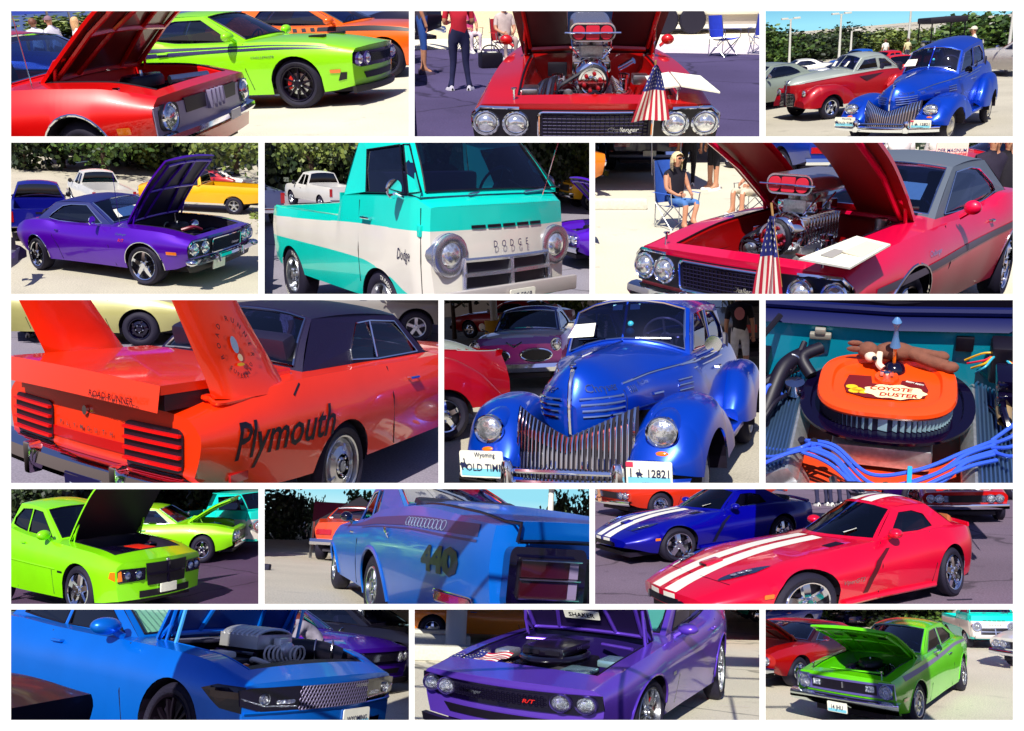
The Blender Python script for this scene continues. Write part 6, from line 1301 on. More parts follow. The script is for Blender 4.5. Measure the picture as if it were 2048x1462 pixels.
# ================================================================ bay 7: orange winged coupe from behind
def bay7():
    p = 7; ground(7, '#8d8694', 4, 60, -25, 25, var=.12)
    OR = paint('vivid_orange', '#f04c14', .08); INK = mat('ink_black', '#0e0818', rough=.4)
    c = Car(p, 'winged_coupe', 'bright orange coupe with tall tail fins and black vinyl roof seen from behind', (-1.11, 9.57, 62.9), (.875, 1.077, 1.062, -.043, -.04, -.025, .159))
    c.body(OR, -4.26, 1.0, W=[(-4.26, .93), (-3.8, .965), (-2.8, .98), (-1.6, .965), (1, .9)], zl=[(-4.26, .52), (-3.9, .42), (-3.2, .36), (-2.2, .34), (1, .34)], zb=[(-4.26, .86), (-3.8, .93), (-3.1, .985), (-2.3, .99), (-1.6, .985), (-1.0, .99), (1, .85)],
           zc=[(-4.26, .92), (-3.8, .97), (-3.0, 1.02), (-1.0, 1.03), (1, .9)], axles=(0, -2.70), ra=.37, rt=.33, arch_z=.30, wl=.93, wb=.90, zm=[(-4.3, .76), (1, .74)], cf=.1, cr=.07, lr=-.05, holes=[(-2.9, -.9, .86)])
    c.cabin(OR, (-.75, -.98), (-1.25, -1.33), (-2.55, -2.62), (-3.05, -2.98), 1.37, .58, 1.325, [[(-1.16, 1.02), (-1.40, 1.28), (-1.8, 1.295), (-2.05, 1.28), (-2.28, 1.10), (-2.30, 1.03), (-1.9, 1.01)]], roofm=mat('vinyl_black', '#160e34', rough=.5, bump=.25, nscale=90), gl=G_DARK, trim=CHROME, frame=.10)
    c.line('vent_bar', [(-1.90, -c.my(-1.90, 1.02), 1.02), (-1.82, -c.my(-1.82, 1.28), 1.29)], .012, CHROME)
    # deck lid standing proud of the tail, dark gap below
    xs = np.linspace(-3.15, -4.36, 12)
    lid = [[(x+.05*abs(q)**2, q*.74, lerp(1.02, 1.025, (x+3.15)/-1.2)+.02*(1-q*q)+.012) for q in np.linspace(-1, 1, 9)] for x in xs]
    lip = [[(x-.03, y, z-.14) for x, y, z in lid[-1]]]
    t = c.add('trunk_lid', join(grid(lid+lip), grid([[r[0] for r in lid], [(a, b, c_-.05) for a, b, c_ in [r[0] for r in lid]]]), grid([[r[-1] for r in lid], [(a, b, c_-.05) for a, b, c_ in [r[-1] for r in lid]]])), OR)
    c.add('lid_gap', bx(-4.28, -3.2, -.74, .74, .90, .985), BLACK, smooth=False)
    V, F = text('ROAD RUNNER', .05, .2, 1.1, .01); q = lid[-1][2]; c.add('script_badge', ([(-4.405, -a-.42, .93+b) for a, b in V], F), INK, t, smooth=False)
    # tail panel
    c.fplate('tail_recess', [(-.80, .60), (.80, .60), (.80, .66), (-.80, .66)], paint('tail_band', '#c02c08', .05), .006, .002, rear=True)
    for i, ch in enumerate('PLYMOUTH'):
        V, F = text(ch, .038, 0, 1, .01); c.add('tail_letter', ([c.rx(-a+.245-i*.07, b+.685, .02) for a, b in V], F), SATIN, smooth=False)
    for sd in (1, -1):
        r = c.fplate('tail_light_recess', rrect(.46, .24, .05, 4, sd*.58, .68), BLACK, .010, rear=True)
        for i in range(4): c.fplate('tail_light_bar', [(sd*.36, .585+i*.058), (sd*.80, .585+i*.058), (sd*.80, .600+i*.058), (sd*.36, .600+i*.058)], paint('bar_orange', '#e8360a', .05), .03, .01, r, rear=True)
    c.fplate('tail_lock', ell(.022, .028, 12, 0, .80), CHROME, .02, rear=True)
    b = c.add('rear_bumper', grid([[c.rx(y, z, o) for z, o in ((.40, .01), (.405, .10), (.45, .14), (.52, .13), (.55, .08), (.555, .0))] for y in np.linspace(-.96, .96, 25)]), CHROME)
    g = lambda a, bb, d: (c.rx(a, .42)[0]-.13-d, a-.12, bb+.38)
    pl = c.add('licence_plate', prism(rrect(.34, .17, .015), g, .01), mat('plate_dark', '#1c1848', rough=.4), smooth=False); V, F = text('PP-877 1', .085, 0, .8, .01); c.add('plate_number', ([g(-a, bb-.03, .014) for a, bb in V], F), mat('plate_ink', '#a8b0c8', rough=.4), pl, smooth=False)
    c.add('plate_band', ([g(a, bb, .013) for a, bb in ((-.16, -.08), (.16, -.08), (.16, -.05), (-.16, -.05))], [(0, 1, 2, 3)]), AMBER, pl, smooth=False)
    for i in range(2): c.add('bumper_guard', tr(bx(-.05, .05, -.03, .03, -.09, .1), Matrix.Translation(c.rx((.42, -.42)[i], .47, .12))), CHROME, bev=.015)
    # fins
    for sd in (1, -1):
        y = sd*.80; prof = [(-3.13, .955), (-3.95, .93), (-4.45, 2.0), (-4.05, 2.0)]
        rows = []
        for z in np.linspace(.93, 2.0, 10):
            t_ = (z-.93)/1.07; xf, xr = lerp(-3.20, -4.08, t_**.92), lerp(-3.93, -4.5, t_); th = .035*(1-.3*t_)+.06*max(0, 1-t_*9)
            rows.append([(lerp(xf, xr, s_), y-sd*.05*t_+w*th*sin(pi*min(max(s_, .02), .98))**.5, z) for s_, w in [(i/8, 1) for i in range(9)]+[(i/8, -1) for i in range(7, 0, -1)]])
        f = c.add('tail_fin', grid(rows, True), OR); c.add('fin_base', tube(spline([(-3.10, y, .975), (-3.14, y-.06*sd, .97), (-3.9, y-.07*sd, .945), (-3.98, y, .94), (-3.9, y+.07*sd, .92), (-3.14, y+.06*sd, .955), (-3.10, y, .975)]), .014, 6), OR, f)
    # ring of lettering on the near fin (the bird itself is left out)
    def fin_pt(a, b): z = 1.20+b; return (-3.76-(z-1.2)*.42+a, -.80+.05*(z-.93)/1.07-.044, z)
    for word, a0, a1 in (('ROAD RUNNER', 200, -22), ('SUPERBIRD', 212, 330)):
        for i, ch in enumerate(word):
            if ch == ' ': continue
            an = rad(lerp(a0, a1, (i+.5)/len(word))); up = word[0] == 'R'; V, F = text(ch, .042 if up else .034, 0, 1, .012); ro = an-pi/2 if up else an+pi/2
            c.add('fin_letter', ([fin_pt(.128*cos(an)+(a*cos(ro)-b*sin(ro)), .165*sin(an)+(a*sin(ro)+b*cos(ro))) for a, b in V], F), INK, smooth=False)
    for (a0, b0, w_, h_, cn) in ((.0, .03, .030, .050, '#8fa8c8'), (.015, -.045, .022, .022, '#f0d8b0'), (.0, -.085, .035, .010, '#f0b828')): P, T = poly(ell(w_, h_, 16, a0, b0)); c.add('fin_emblem', ([fin_pt(a, b) for a, b in P], T), mat('emblem_'+cn[1:], cn, rough=.5), smooth=False)
    c.letters('side_lettering', -1, 'Plymouth', -3.42, .605, .30, INK, .25, .96, .004, bold=.012)
    c.seam(-1, [(-1.98, .97), (-2.0, .75), (-1.95, .5), (-1.9, .36)]); c.handle(-1, -1.62, .86); c.seam(-1, [(-3.2, .96), (-3.3, .90)])
    c.wheels(style='rally', rim=SATIN, rr=.225, inset=.02); c.add('side_marker', tr(bx(-.08, .08, -.01, .01, -.025, .025), Matrix.Translation(c.sp(-1, -3.9, .50))), REDL)
    c.warp()
    x, y = at(p, 160, 695); coupe(p, 'cream_coupe', 'pale yellow green sedan with black steel wheels parked behind the fins', (x+.9, y+1.2, 4), '#b8b47c', rim=BLACKG, style='rally')
    x, y = at(p, 850, 690); pickup(p, 'pickup_truck', 'silver pickup truck behind the black roof at the right', (x-.3, y+.9, 8), '#8d8a86', k=(.8, .8, .8, 0, 0, 0, 0))
    x, y = at(p, 200, 636); coupe(p, 'blue_van', 'light blue van far behind between the fins', (x, y+4, 90), '#4a8ac8', k=(.9, .95, 1.3, 0, 0, 0, 0))
    x, y, z = aty(p, 240, 600, 34); t = thing(p, 'corrugated_building', 'cream ribbed metal building behind the van', 'building', x, 36, 0); cm = mat('ribbed_cream', '#e2dcc4', rough=.6)
    for i in range(26): ob('panel', bx(-1.4+i*.3, -1.4+i*.3+.26, -.06 if i % 2 else 0, .1, 0, 7), cm, t, smooth=False)
    x, y, z = aty(p, 700, 600, 40); t = thing(p, 'glass_building', 'dark glazed shopfront beyond the black roof', 'building', x, 42, 0); ob('wall', bx(-7, 9, 0, 1, 0, 8), mat('glass_wall', '#161428', rough=.2), t, smooth=False)
    for i in range(14): ob('mullion', bx(-7+i*1.2, -6.9+i*1.2, -.08, .02, 0, 8), SATIN, t, smooth=False)
    x, y = at(p, 185, 640); person(p, 'person in black with bare arm standing behind the far fin', x+.35, y-3.0, 100, '#100c1c', '#20203c')
    x, y, z = aty(p, 528, 665, 12.5); person(p, 'person in white shirt leaning, seen through the rear window', x+.1, 13.5, 200, '#f0eeee', '#c8c4c0', z=z-1.12)
    x, y, z = aty(p, 505, 603, 20); person(p, 'person standing far behind the near fin', x, 20, -90, '#c08070', '#404050', z=z-1.7)
    x, y = at(p, 385, 660); coupe(p, 'black_car', 'black car tail behind the near fin', (x+.8, y+3, 20), '#0c0a16')
bay7()
# ================================================================ bay 8: royal blue vintage coupe head on
def bay8():
    p = 8; ground(8, '#bdb6a4', 3, 60, -20, 20, var=.08)
    blue_coupe(p, 'royal blue vintage coupe close up with two licence plates', (.58, 6.68, -113.2), (.985, 1.024, .991, .017, .013, -.026, -.003))
    two_tone_coupe(p, 'maroon vintage coupe with grey blue top at the left edge', (-3.75, 10.1, -164), (1, 1, 1.05, 0, 0, 0, 0), '#5c0a1e', '#7c8aa8')
    x, y = at(p, 1080, 790)
    c = Car(p, 'fifties_sedan', 'pink and white fifties sedan facing the camera', (x-.25, y+1.2, -100), (.8, .86, 1.05, 0, 0, 0, 0)); m = [paint('orchid_pink', '#c04aa8', .1), paint('cream', '#ece6dc')]
    body_ch70(c, m, holes=[(-2.9, -.75, .88)], fm=lambda q, i: 1 if q.z > .87 and q.x < .75 else 0); c.cabin(paint('roof_navy', '#1c2a6a'), **CAB70, gl=G_BLUE, trim=CHROME)
    for sd in (1, -1):
        c.fplate('grille_opening', ell(.30, .09, 18, sd*.42, .60), BLACK, .012); c.add('grille_ring', tube([c.fx(a, b, .02) for a, b in ell(.31, .10, 18, sd*.42, .60)+[(sd*.42+.31, .60)]], .018, 6, False), CHROME)
        c.lamp(sd*.82, .76, .085, .02)
        c.line('hood_emblem', [c.fx(0, .74, .03), c.fx(sd*.16, .82, .03)], .014, CHROME)
    c.add('bumper', grid([[c.fx(yy, zz, o) for zz, o in ((.32, .01), (.33, .09), (.40, .12), (.46, .09), (.47, .0))] for yy in np.linspace(-.95, .95, 17)]), CHROME); plate(c, -.3, .36, .3, .15, c.x1+.13, [('12', 0, -.03, .08)]); c.wheels(); c.mirror_round(-1, -.8, .92); c.warp()
    for u, v, lab, col, yw, hd in ((960, 668, 'dark red car behind the maroon coupe', '#a01428', 150, None), (1010, 660, 'bright red car with raised hood and white lamp post before it', '#d01c20', -120, 50), (1050, 672, 'yellow fifties car nose on behind the pink sedan', '#e6c818', -95, None), (1530, 700, 'white car at the right edge', '#e8e6e2', 130, None)):
        x, y = at(p, u, v+12); coupe(p, 'parked_car', lab, (x, y+2, yw), col, hood=hd, group='cars behind the blue coupe', k=(.9, .9, .95, 0, 0, 0, 0))
    x, y = at(p, 990, 693); t = thing(p, 'lamp_post', 'white lamp post on a yellow concrete base', 'lamp post', x, y+.8); ob('base', lathe([(.30, 0), (.30, .75), (.001, .75)], 18), mat('base_yellow', '#e0a828', rough=.8, noise=.1), t); ob('pole', tube([(0, 0, .7), (0, 0, 7)], .11, 10), mat('lamp_white', '#dcdcd4', rough=.5), t)
    x, y = at(p, 1482, 760); q = person(p, 'person in black printed tee shirt and white shorts seen from behind', x, y, 78, '#0e0a18', '#e8e4e0', shorts=True, hair='#9a948c', sc=.86); ob('shirt_print', ([(-.175, a, b+1.33) for a, b in ell(.10, .13, 14)], [tuple(range(14))]), mat('print_pink', '#c87a80', rough=.7), q, smooth=False)
    x, y = at(p, 1500, 720); person(p, 'person in pale blue shirt at the right edge beside the white pole', x+1.1, y+3.2, 100, '#a8c4e0', '#303050')
    x, y = at(p, 1508, 690); lamp_post(p, 'white pole at the right edge of the blue coupe view', x, y+2, 7, 1, .1, .5)
    x, y = at(p, 1455, 740); coupe(p, 'black_truck', 'black vintage car behind the blue coupe at the right', (x+.5, y+3, 95), '#0e0a1c', k=(.9, .8, 1.2, 0, 0, 0, 0))
    x, y, z = aty(p, 1100, 600, 50); t = thing(p, 'pale_building', 'pale sunlit building wall at the top', 'building', x, 52, 0); ob('wall', bx(-16, 16, 0, 1, 0, 9), mat('wall_warm', '#efe6d2', rough=.9), t, smooth=False)
    for i in range(3): ob('window', bx(-6+i*4, -4.6+i*4, -.05, 0, 1.2, 2.6), BLACKG, t, smooth=False)
    for i, (u, Y) in enumerate(((905, 30), (940, 33), (1470, 34), (1130, 38))):
        x, y, z = aty(p, u, 604, Y); tree(p, ('dark tree at the upper left of the blue coupe view', 'second dark tree at the upper left', 'dark tree behind the person in black', 'small pale tree behind the windshield')[i], x, Y, z+2.2, (2.0, 1.6, 2.4, 1.2)[i], .35 if i < 2 else -.1, (DARKG, DARKG, DARKG, OLIVE)[i], i+1, 1500)
bay8()
# ================================================================ bay 9: engine bay with orange oval air cleaner
def bay9():
    p = 9; TE = paint('teal', '#12a8c4', .1); ORG = mat('enamel_orange', '#f04a0a', rough=.35, coat=.8, noise=.04, nscale=5)
    x0, y0 = at(p, 1772, 770, .95)
    YW = -.40; r = thing(p, 'engine_bay', 'turquoise engine bay with an orange air cleaner and blue plug wires', 'engine', x0, y0, .95, YW)
    r.matrix_world = r.matrix_world @ Matrix.Scale(.73, 4)
    A = lambda n_, vf, m, par=None, **kw: ob(n_, vf, m, par or r, **kw)
    so = lambda a, b, n=56, e=3.0: [(a*abs(cos(t))**(2/e)*(1 if cos(t) >= 0 else -1), b*abs(sin(t))**(2/e)*(1 if sin(t) >= 0 else -1)) for t in [2*pi*i/n for i in range(n)]]
    def ring(a, b, z, e=3.0, n=56): return [(x, y, z) for x, y in so(a, b, n, e)]
    # air cleaner: base, pleats, lid, recess
    base = A('air_cleaner_base', grid([ring(.18, .15, -.10, 2.4), ring(.27, .235, -.085, 2.4), ring(.283, .248, -.075, 2.4), ring(.285, .25, -.062, 2.4), ring(.25, .215, -.06, 2.6), ring(.245, .21, -.072, 2.6), ring(.19, .16, -.07, 2.8)], True), BLACKG)
    n = 150; q = so(1, 1, n, 2.9); zig = [(x*(.217 if i % 2 else .209), y*(.182 if i % 2 else .174)) for i, (x, y) in enumerate(q)]
    A('filter_pleats', grid([[(x, y, -.068) for x, y in zig], [(x, y, -.012) for x, y in zig]], True), [mat('filter_blue', '#bfe8f6', rough=.4, metal=.1), mat('filter_gap', '#141030', rough=.5)], base, smooth=False, fm=lambda q, i: i % 2)
    lid = A('air_cleaner_lid', grid([ring(.20, .165, -.014), ring(.222, .186, -.014), ring(.226, .19, -.004), ring(.222, .186, .008), ring(.19, .155, .016), ring(.178, .145, .014), ring(.172, .138, .0), ring(.155, .12, -.002), ring(.06, .05, .0), ring(.001, .001, .0)], True), ORG)
    A('lid_boss', lathe([(.042, -.002), (.038, .012), (.025, .008), (.001, .006)], 24, 'z', (0, .04, 0)), ORG, lid); A('wing_nut', join(lathe([(.014, .006), (.012, .03), (.001, .034)], 12, 'z', (0, .04, 0)), tr(bx(-.022, .022, -.004, .004, .014, .03), Matrix.Translation((0, .04, 0)))), CHROME, lid)
    def flat(pts, z): P, T = poly(pts); return [(a, b, z) for a, b in P], T
    MAR = mat('decal_maroon', '#6e1018', rough=.45); CRM = mat('decal_cream', '#f6e2ae', rough=.5)
    dec = A('decal', flat([(-.125, .045), (-.05, .045), (-.045, .0), (.045, .0), (.05, .03), (.12, .03), (.135, -.02), (.125, -.065), (.06, -.09), (-.06, -.09), (-.125, -.065), (-.137, -.02)], .0035), MAR, lid, smooth=False)
    cl = [(.03+.098*cos(t)*(1+.05*cos(9*t)), -.045+.042*sin(t)*(1+.10*cos(9*t))) for t in [2*pi*i/54 for i in range(54)]]; A('decal_cloud', flat(cl, .0045), CRM, dec, smooth=False)
    for i, (a, b) in enumerate(((-.11, -.03), (-.09, -.045), (-.07, -.055), (-.10, -.055))): A('decal_puff', flat(ell(.02, .013, 12, a, b), .0043), mat('decal_yellow', '#f0c020', rough=.5), dec, smooth=False)
    for w, a, b, s_ in (('COYOTE', .018, -.040, .029), ('DUSTER', .042, -.074, .029)): V, F = text(w, s_, .15, 1.15, .03); A('decal_lettering', ([(x+a, y+b, .0055) for x, y in V], F), mat('decal_red', '#b01c18', rough=.5), dec, smooth=False)
    V, F = text('BEEP! BEEP!', .012, .2, 1, .02); A('decal_lettering', ([(x*cos(-.3)-y*sin(-.3)+.09, x*sin(-.3)+y*cos(-.3)+.012, .0055) for x, y in V], F), WHITE, dec, smooth=False)
    # engine underneath
    A('intake_manifold', bx(-.16, .16, -.22, .25, -.20, -.11), ALU, bev=.02); A('engine_block', join(bx(-.30, .30, -.38, .35, -.42, -.22), bx(-.12, .02, -.50, -.36, -.30, -.14)), mat('enamel_red_orange', '#d8431c', rough=.4, coat=.4, noise=.1), bev=.02)
    for sd in (1, -1):
        vc = A('valve_cover', tr(bx(-.075, .075, -.30, .30, -.03, .05), Matrix.Translation((sd*.32, -.10, -.17)) @ Matrix.Rotation(sd*.5, 4, 'Y')), ALU, bev=.02)
        for i in range(9): A('cover_fin', tr(bx(-.06+i*.015-.003, -.06+i*.015+.003, -.29, .29, .05, .066), Matrix.Translation((sd*.32, -.10, -.17)) @ Matrix.Rotation(sd*.5, 4, 'Y')), mat('fin_blue', '#6a90c0', rough=.3, metal=.8), vc, smooth=False)
        A('cover_block', tr(bx(-.08, .08, -.12, .10, -.06, .02), Matrix.Translation((sd*.31, -.40, -.20)) @ Matrix.Rotation(sd*.45, 4, 'Y')), ALU, bev=.015)
    WB = mat('wire_blue', '#3a62e0', rough=.3, coat=.3)
    rr = random.Random(4)
    for i in range(5):
        s_ = i*.024+rr.uniform(-.006, .006); A('spark_plug_wire', tube(spline([(-.24, -.26-s_, -.08+s_*.3), (-.14, -.30-s_, -.06), (.0+rr.uniform(-.03, .03), -.36-s_*1.3, -.10-rr.uniform(0, .04)), (.14+rr.uniform(-.03, .03), -.34-s_*.9, -.09), (.25, -.26-s_*.8, -.06), (.34, -.16-s_, -.08)], 8), .0068, 8), WB)
    for i in range(4):
        A('spark_plug_wire', tube(spline([(-.24+i*.02, -.27-i*.01, -.07), (-.22-i*.02, -.33-i*.02, -.04), (-.30-i*.03, -.30-i*.04, -.10), (-.42, -.22-i*.05, -.16)], 8), .0068, 8), WB)
        A('spark_plug_wire', tube(spline([(.33, -.16-i*.02, -.08), (.40, -.10-i*.05, -.04), (.42, -.02+i*.06, -.06), (.38, .05+i*.08, -.12)], 8), .0068, 8), WB)
    A('spark_plug_wire', tube(spline([(-.35, .02, -.1), (-.40, .0, -.04), (-.42, -.06, -.1)], 8), .0068, 8), WB); A('wire_loom', bx(.085, .10, -.50, -.34, -.11, -.075), mat('loom_teal', '#2aa8e0', rough=.4), bev=.004)
    for i in range(3): A('distributor_boot', tube([(-.24+i*.04, -.27, -.09), (-.25+i*.04, -.28, -.06)], .013, 8), HOSE)
    for i in range(6): A('header_pipe', tube(spline([(-.14+i*.055, -.34, -.17), (-.12+i*.05, -.44, -.16+.01*(i % 2)), (-.14+i*.06, -.52, -.22)]), .014, 8), (SATIN, mat('copper', '#b07a50', rough=.4, metal=.7))[i % 2])
    A('radiator_hose', tube(spline([(-.22, -.62, -.16), (-.10, -.50, -.10), (.02, -.52, -.10), (.06, -.60, -.16)]), .045, 12), HOSE)
    A('coolant_pipe', tube(spline([(-.26, .10, -.05), (-.30, .16, -.01), (-.24, .22, .0)]), .024, 10), HOSE); A('oil_cap', lathe([(.03, -.02), (.035, .0), (.035, .03), (.001, .035)], 18, 'z', (-.31, .02, -.06)), CHROME)
    A('vacuum_hose', tube(spline([(-.40, .02, -.12), (-.33, .12, -.03), (-.30, .22, .02)]), .012, 8), HOSE); A('vacuum_hose', tube(spline([(-.48, -.2, -.12), (-.44, .0, -.06), (-.34, .10, -.03)]), .018, 8), HOSE)
    # body around: inner fenders, firewall, cowl, raised hood
    A('firewall', grid([[(a, .30+.06*abs(a), z) for a in np.linspace(-.8, .8, 9)] for z in (-.45, -.1, .06)]), TE); A('cowl', grid([[(a, .36+.06*abs(a)+dy, z) for a in np.linspace(-.85, .85, 13)] for dy, z in ((-.08, .055), (-.04, .08), (.0, .085), (.02, .07))]), mat('cowl_navy', '#06104c', rough=.5, spec=.2))
    for sd in (1, -1):
        A('inner_fender', grid([[(sd*(.42+.10*t_+.02*sin(3*yy)), yy, lerp(-.32, .08+.02*yy, t_)) for t_ in (0, .3, .6, .85, 1)] for yy in np.linspace(-.65, .42, 9)]), TE); A('fender_edge', grid([[(sd*(.52+w), yy, .085+.02*yy-.02*(w > .1)) for w in (0, .06, .2, .5)] for yy in np.linspace(-.65, .42, 9)]), TE)
        A('hood_hinge_arm', tube([(sd*.46, .20, .04), (sd*.40, .30, .09)], .012, 6), BLACK)
    for a, b in ((-.44, .14), (-.36, .22), (-.28, .27), (.30, .27), (.37, .24), (.41, .2)): A('grommet', lathe([(.008, 0), (.006, .006), (.001, .006)], 8, 'y', (a, .31+.06*abs(a)-.01, -.02+b*.05)), BLACK)
    A('wiper_motor', join(bx(-.29, -.21, .285, .31, -.005, .02), bx(-.27, -.23, .28, .305, .02, .045)), mat('motor_silver', '#b8b4a8', rough=.4, metal=.4), bev=.006)
    A('relay_block', bx(.22, .28, .295, .315, -.03, .03), BLACK, bev=.006)
    HD = mat('hood_black', '#0a0618', rough=.7, spec=.1); A('hood_underside', grid([[(a, .37+.06*abs(a)+.10*t_, .07+.5*t_) for a in np.linspace(-1.3, 1.3, 9)] for t_ in (0, .3, .6, 1)]), HD)
    A('hood_air_seal', tube([(.36*cos(t_), .41+.05*abs(cos(t_))+.02*sin(t_), .20+.09*sin(t_)) for t_ in np.linspace(pi, 2*pi, 19)], .02, 8), HD); A('cowl_bar', tube([(q_, .35+.06*abs(q_), .10) for q_ in np.linspace(-.9, .9, 9)], .018, 8), mat('cowl_navy', '#0a1a66', rough=.4)); A('hood_bar', tube([(-.10, .415, .175), (.0, .42, .172)], .012, 6), CHROME)
    # master cylinder and wiring on the right
    mc = A('brake_master', join(bx(.34, .40, .02, .14, -.01, .035), bx(.345, .395, -.0, .12, -.06, -.01)), BLACKG, bev=.01); A('master_body', lathe([(.022, -.06), (.026, .0), (.026, .06), (.001, .07)], 14, 'y', (.37, .0, -.07)), mat('brass', '#c8a878', rough=.4, metal=.5), mc)
    A('heater_box', bx(.33, .52, .20, .30, -.10, .05), BLACK, bev=.015)
    for i, (col, a) in enumerate((('#e02040', 0), ('#e8b020', .03), ('#3ab0d0', .06), ('#e8b020', -.02))): A('wire', tube(spline([(.26+a*.4, .22-a, -.03), (.31, .20-a, -.0+i*.006), (.36, .22, .01), (.45, .16-a, -.03)], 6), .004, 6), mat('wire_'+col[1:], col, rough=.4))
    for i in range(16):
        a, b = rr.uniform(-.42, .42), rr.uniform(-.62, -.40); A('engine_bracket', bx(a-.02, a+.03, b-.015, b+.02, -.26, -.17-rr.uniform(0, .05)), (SATIN, BAYDK, ALU)[i % 3], bev=.006); A('bolt_head', lathe([(.009, 0), (.009, .008), (.001, .009)], 6, 'z', (a, b, -.165)), CHROME)
    for i in range(8):
        s_ = 1 if i % 2 else -1; q = rr.uniform(-.1, .25); A('vacuum_hose', tube(spline([(s_*.47, q-.3, -.22), (s_*rr.uniform(.36, .44), q-.1, -.05+rr.uniform(-.05, .03)), (s_*rr.uniform(.30, .42), q+.08, -.12)], 6), rr.uniform(.006, .012), 7), (HOSE, BLACKG)[i % 2])
    for i in range(9): A('fender_bolt', lathe([(.010, 0), (.008, .008), (.001, .009)], 8, 'z', (rr.choice((-1, 1))*rr.uniform(.46, .50), rr.uniform(-.3, .3), .02)), BLACK)
    A('fuse_box', bx(-.50, -.42, .06, .22, -.08, .0), BLACK, bev=.01); A('heat_wrap_hose', tube(spline([(-.30, .20, -.02), (-.36, .10, -.02), (-.40, -.05, -.10), (-.44, -.25, -.20)], 8), .03, 12), HOSE); A('hose_clamp', join(*[lathe([(.031, -.006), (.034, 0), (.031, .006)], 16, 'y', (-.335+.0*k, .14-.0*k, -.018)) for k in (0,)]), SATIN)
    # generic plush toy lying on the lid
    t = thing(p, 'plush_toy', 'brown plush toy lying across the orange air cleaner lid', 'toy', x0, y0, .95, YW); t.matrix_world = r.matrix_world.copy(); PL = mat('plush_brown', '#7a4a3a', rough=.9, noise=.15, nscale=40, bump=.4); PL2 = mat('plush_cream', '#e8d2bc', rough=.9, bump=.3)
    ob('body', join(ball((.02, .155, .045), (.07, .035, .034), 16, 10), ball((-.07, .14, .05), (.036, .032, .034), 14, 10), tube(spline([(.07, .15, .045), (.13, .12, .035), (.19, .10, .03)]), [.022]*13, 8), tube(spline([(.06, .17, .04), (.11, .165, .035), (.16, .16, .03)]), [.02]*13, 8)), PL, t, ang=80)
    for a in (.20, .17): ob('foot', ball((a, .095 if a > .18 else .16, .03), (.028, .022, .02), 12, 8), PL, t)
    for s_ in (-.02, .02): ob('ear', ball((-.115, .15+s_, .06), (.028, .008, .012), 10, 6), PL, t)
    ob('muzzle', ball((-.06, .11, .045), (.02, .024, .018), 12, 8), PL2, t); ob('nose', ball((-.045, .09, .05), .010, 10, 6), BLACKG, t); ob('arm', tube(spline([(-.03, .13, .05), (-.03, .09, .03), (-.015, .075, .02)]), .012, 8), PL2, t)
    t2 = thing(p, 'trophy_stand', 'slim blue ornament on a black foot standing on the lid', 'ornament', x0, y0, .95, YW); t2.matrix_world = r.matrix_world @ Matrix.Translation((.02, .10, .0)); ob('foot', lathe([(.04, .0), (.036, .015), (.018, .03), (.001, .032)], 20), BLACKG, t2); ob('stem', tube([(0, 0, .03), (0, 0, .10)], .006, 8), AMBER, t2); ob('vase', lathe([(.001, .09), (.018, .10), (.010, .135), (.006, .17), (.012, .185), (.016, .20), (.008, .215), (.001, .22)], 16), mat('ornament_blue', '#5a8ac0', rough=.35), t2)
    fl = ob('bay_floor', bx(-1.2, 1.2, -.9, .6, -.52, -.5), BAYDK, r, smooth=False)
bay9()
# ================================================================ bay 10: lime sedan, lime coupe and turquoise pickup in a row
def body_sedan(c, m, zf=.86, **kw):
    c.body(m, -4.1, .95, W=[(-4.1, .84), (-3.5, .93), (-3.0, .955), (-2, .94), (-1.2, .94), (-.1, .96), (.55, .93), (.95, .86)],
           zl=[(-4.1, .42), (-3.4, .26), (0, .22), (.6, .24), (.95, .28)], zb=[(-4.1, 1.0), (-3.4, 1.06), (-2.9, 1.07), (-2.1, 1.03), (-1.3, 1.0), (-.7, .99), (.2, .945), (.95, zf-.03)],
           zc=[(-4.1, 1.04), (-3.4, 1.10), (-2.9, 1.10), (-.8, 1.06), (.2, 1.01), (.95, zf)], axles=(0, -3.05), ra=.405, rt=.365, wl=.94, wb=.91, zm=[(-4.1, .84), (-1.2, .80), (.95, .74)], cf=.20, cr=.12, **kw)
SEDAN_CAB = dict(cowl=(-.65, -.82), head=(-1.5, -1.6), rear=(-2.75, -2.85), blt=(-3.35, -3.2), zr=1.45, wr=.62, rail=1.40, frame=.07,
    wins=[[(-1.08, 1.03), (-1.66, 1.35), (-2.05, 1.365), (-2.05, 1.05)], [(-2.13, 1.05), (-2.13, 1.365), (-2.6, 1.34), (-2.88, 1.20), (-2.92, 1.11), (-2.6, 1.08)]])
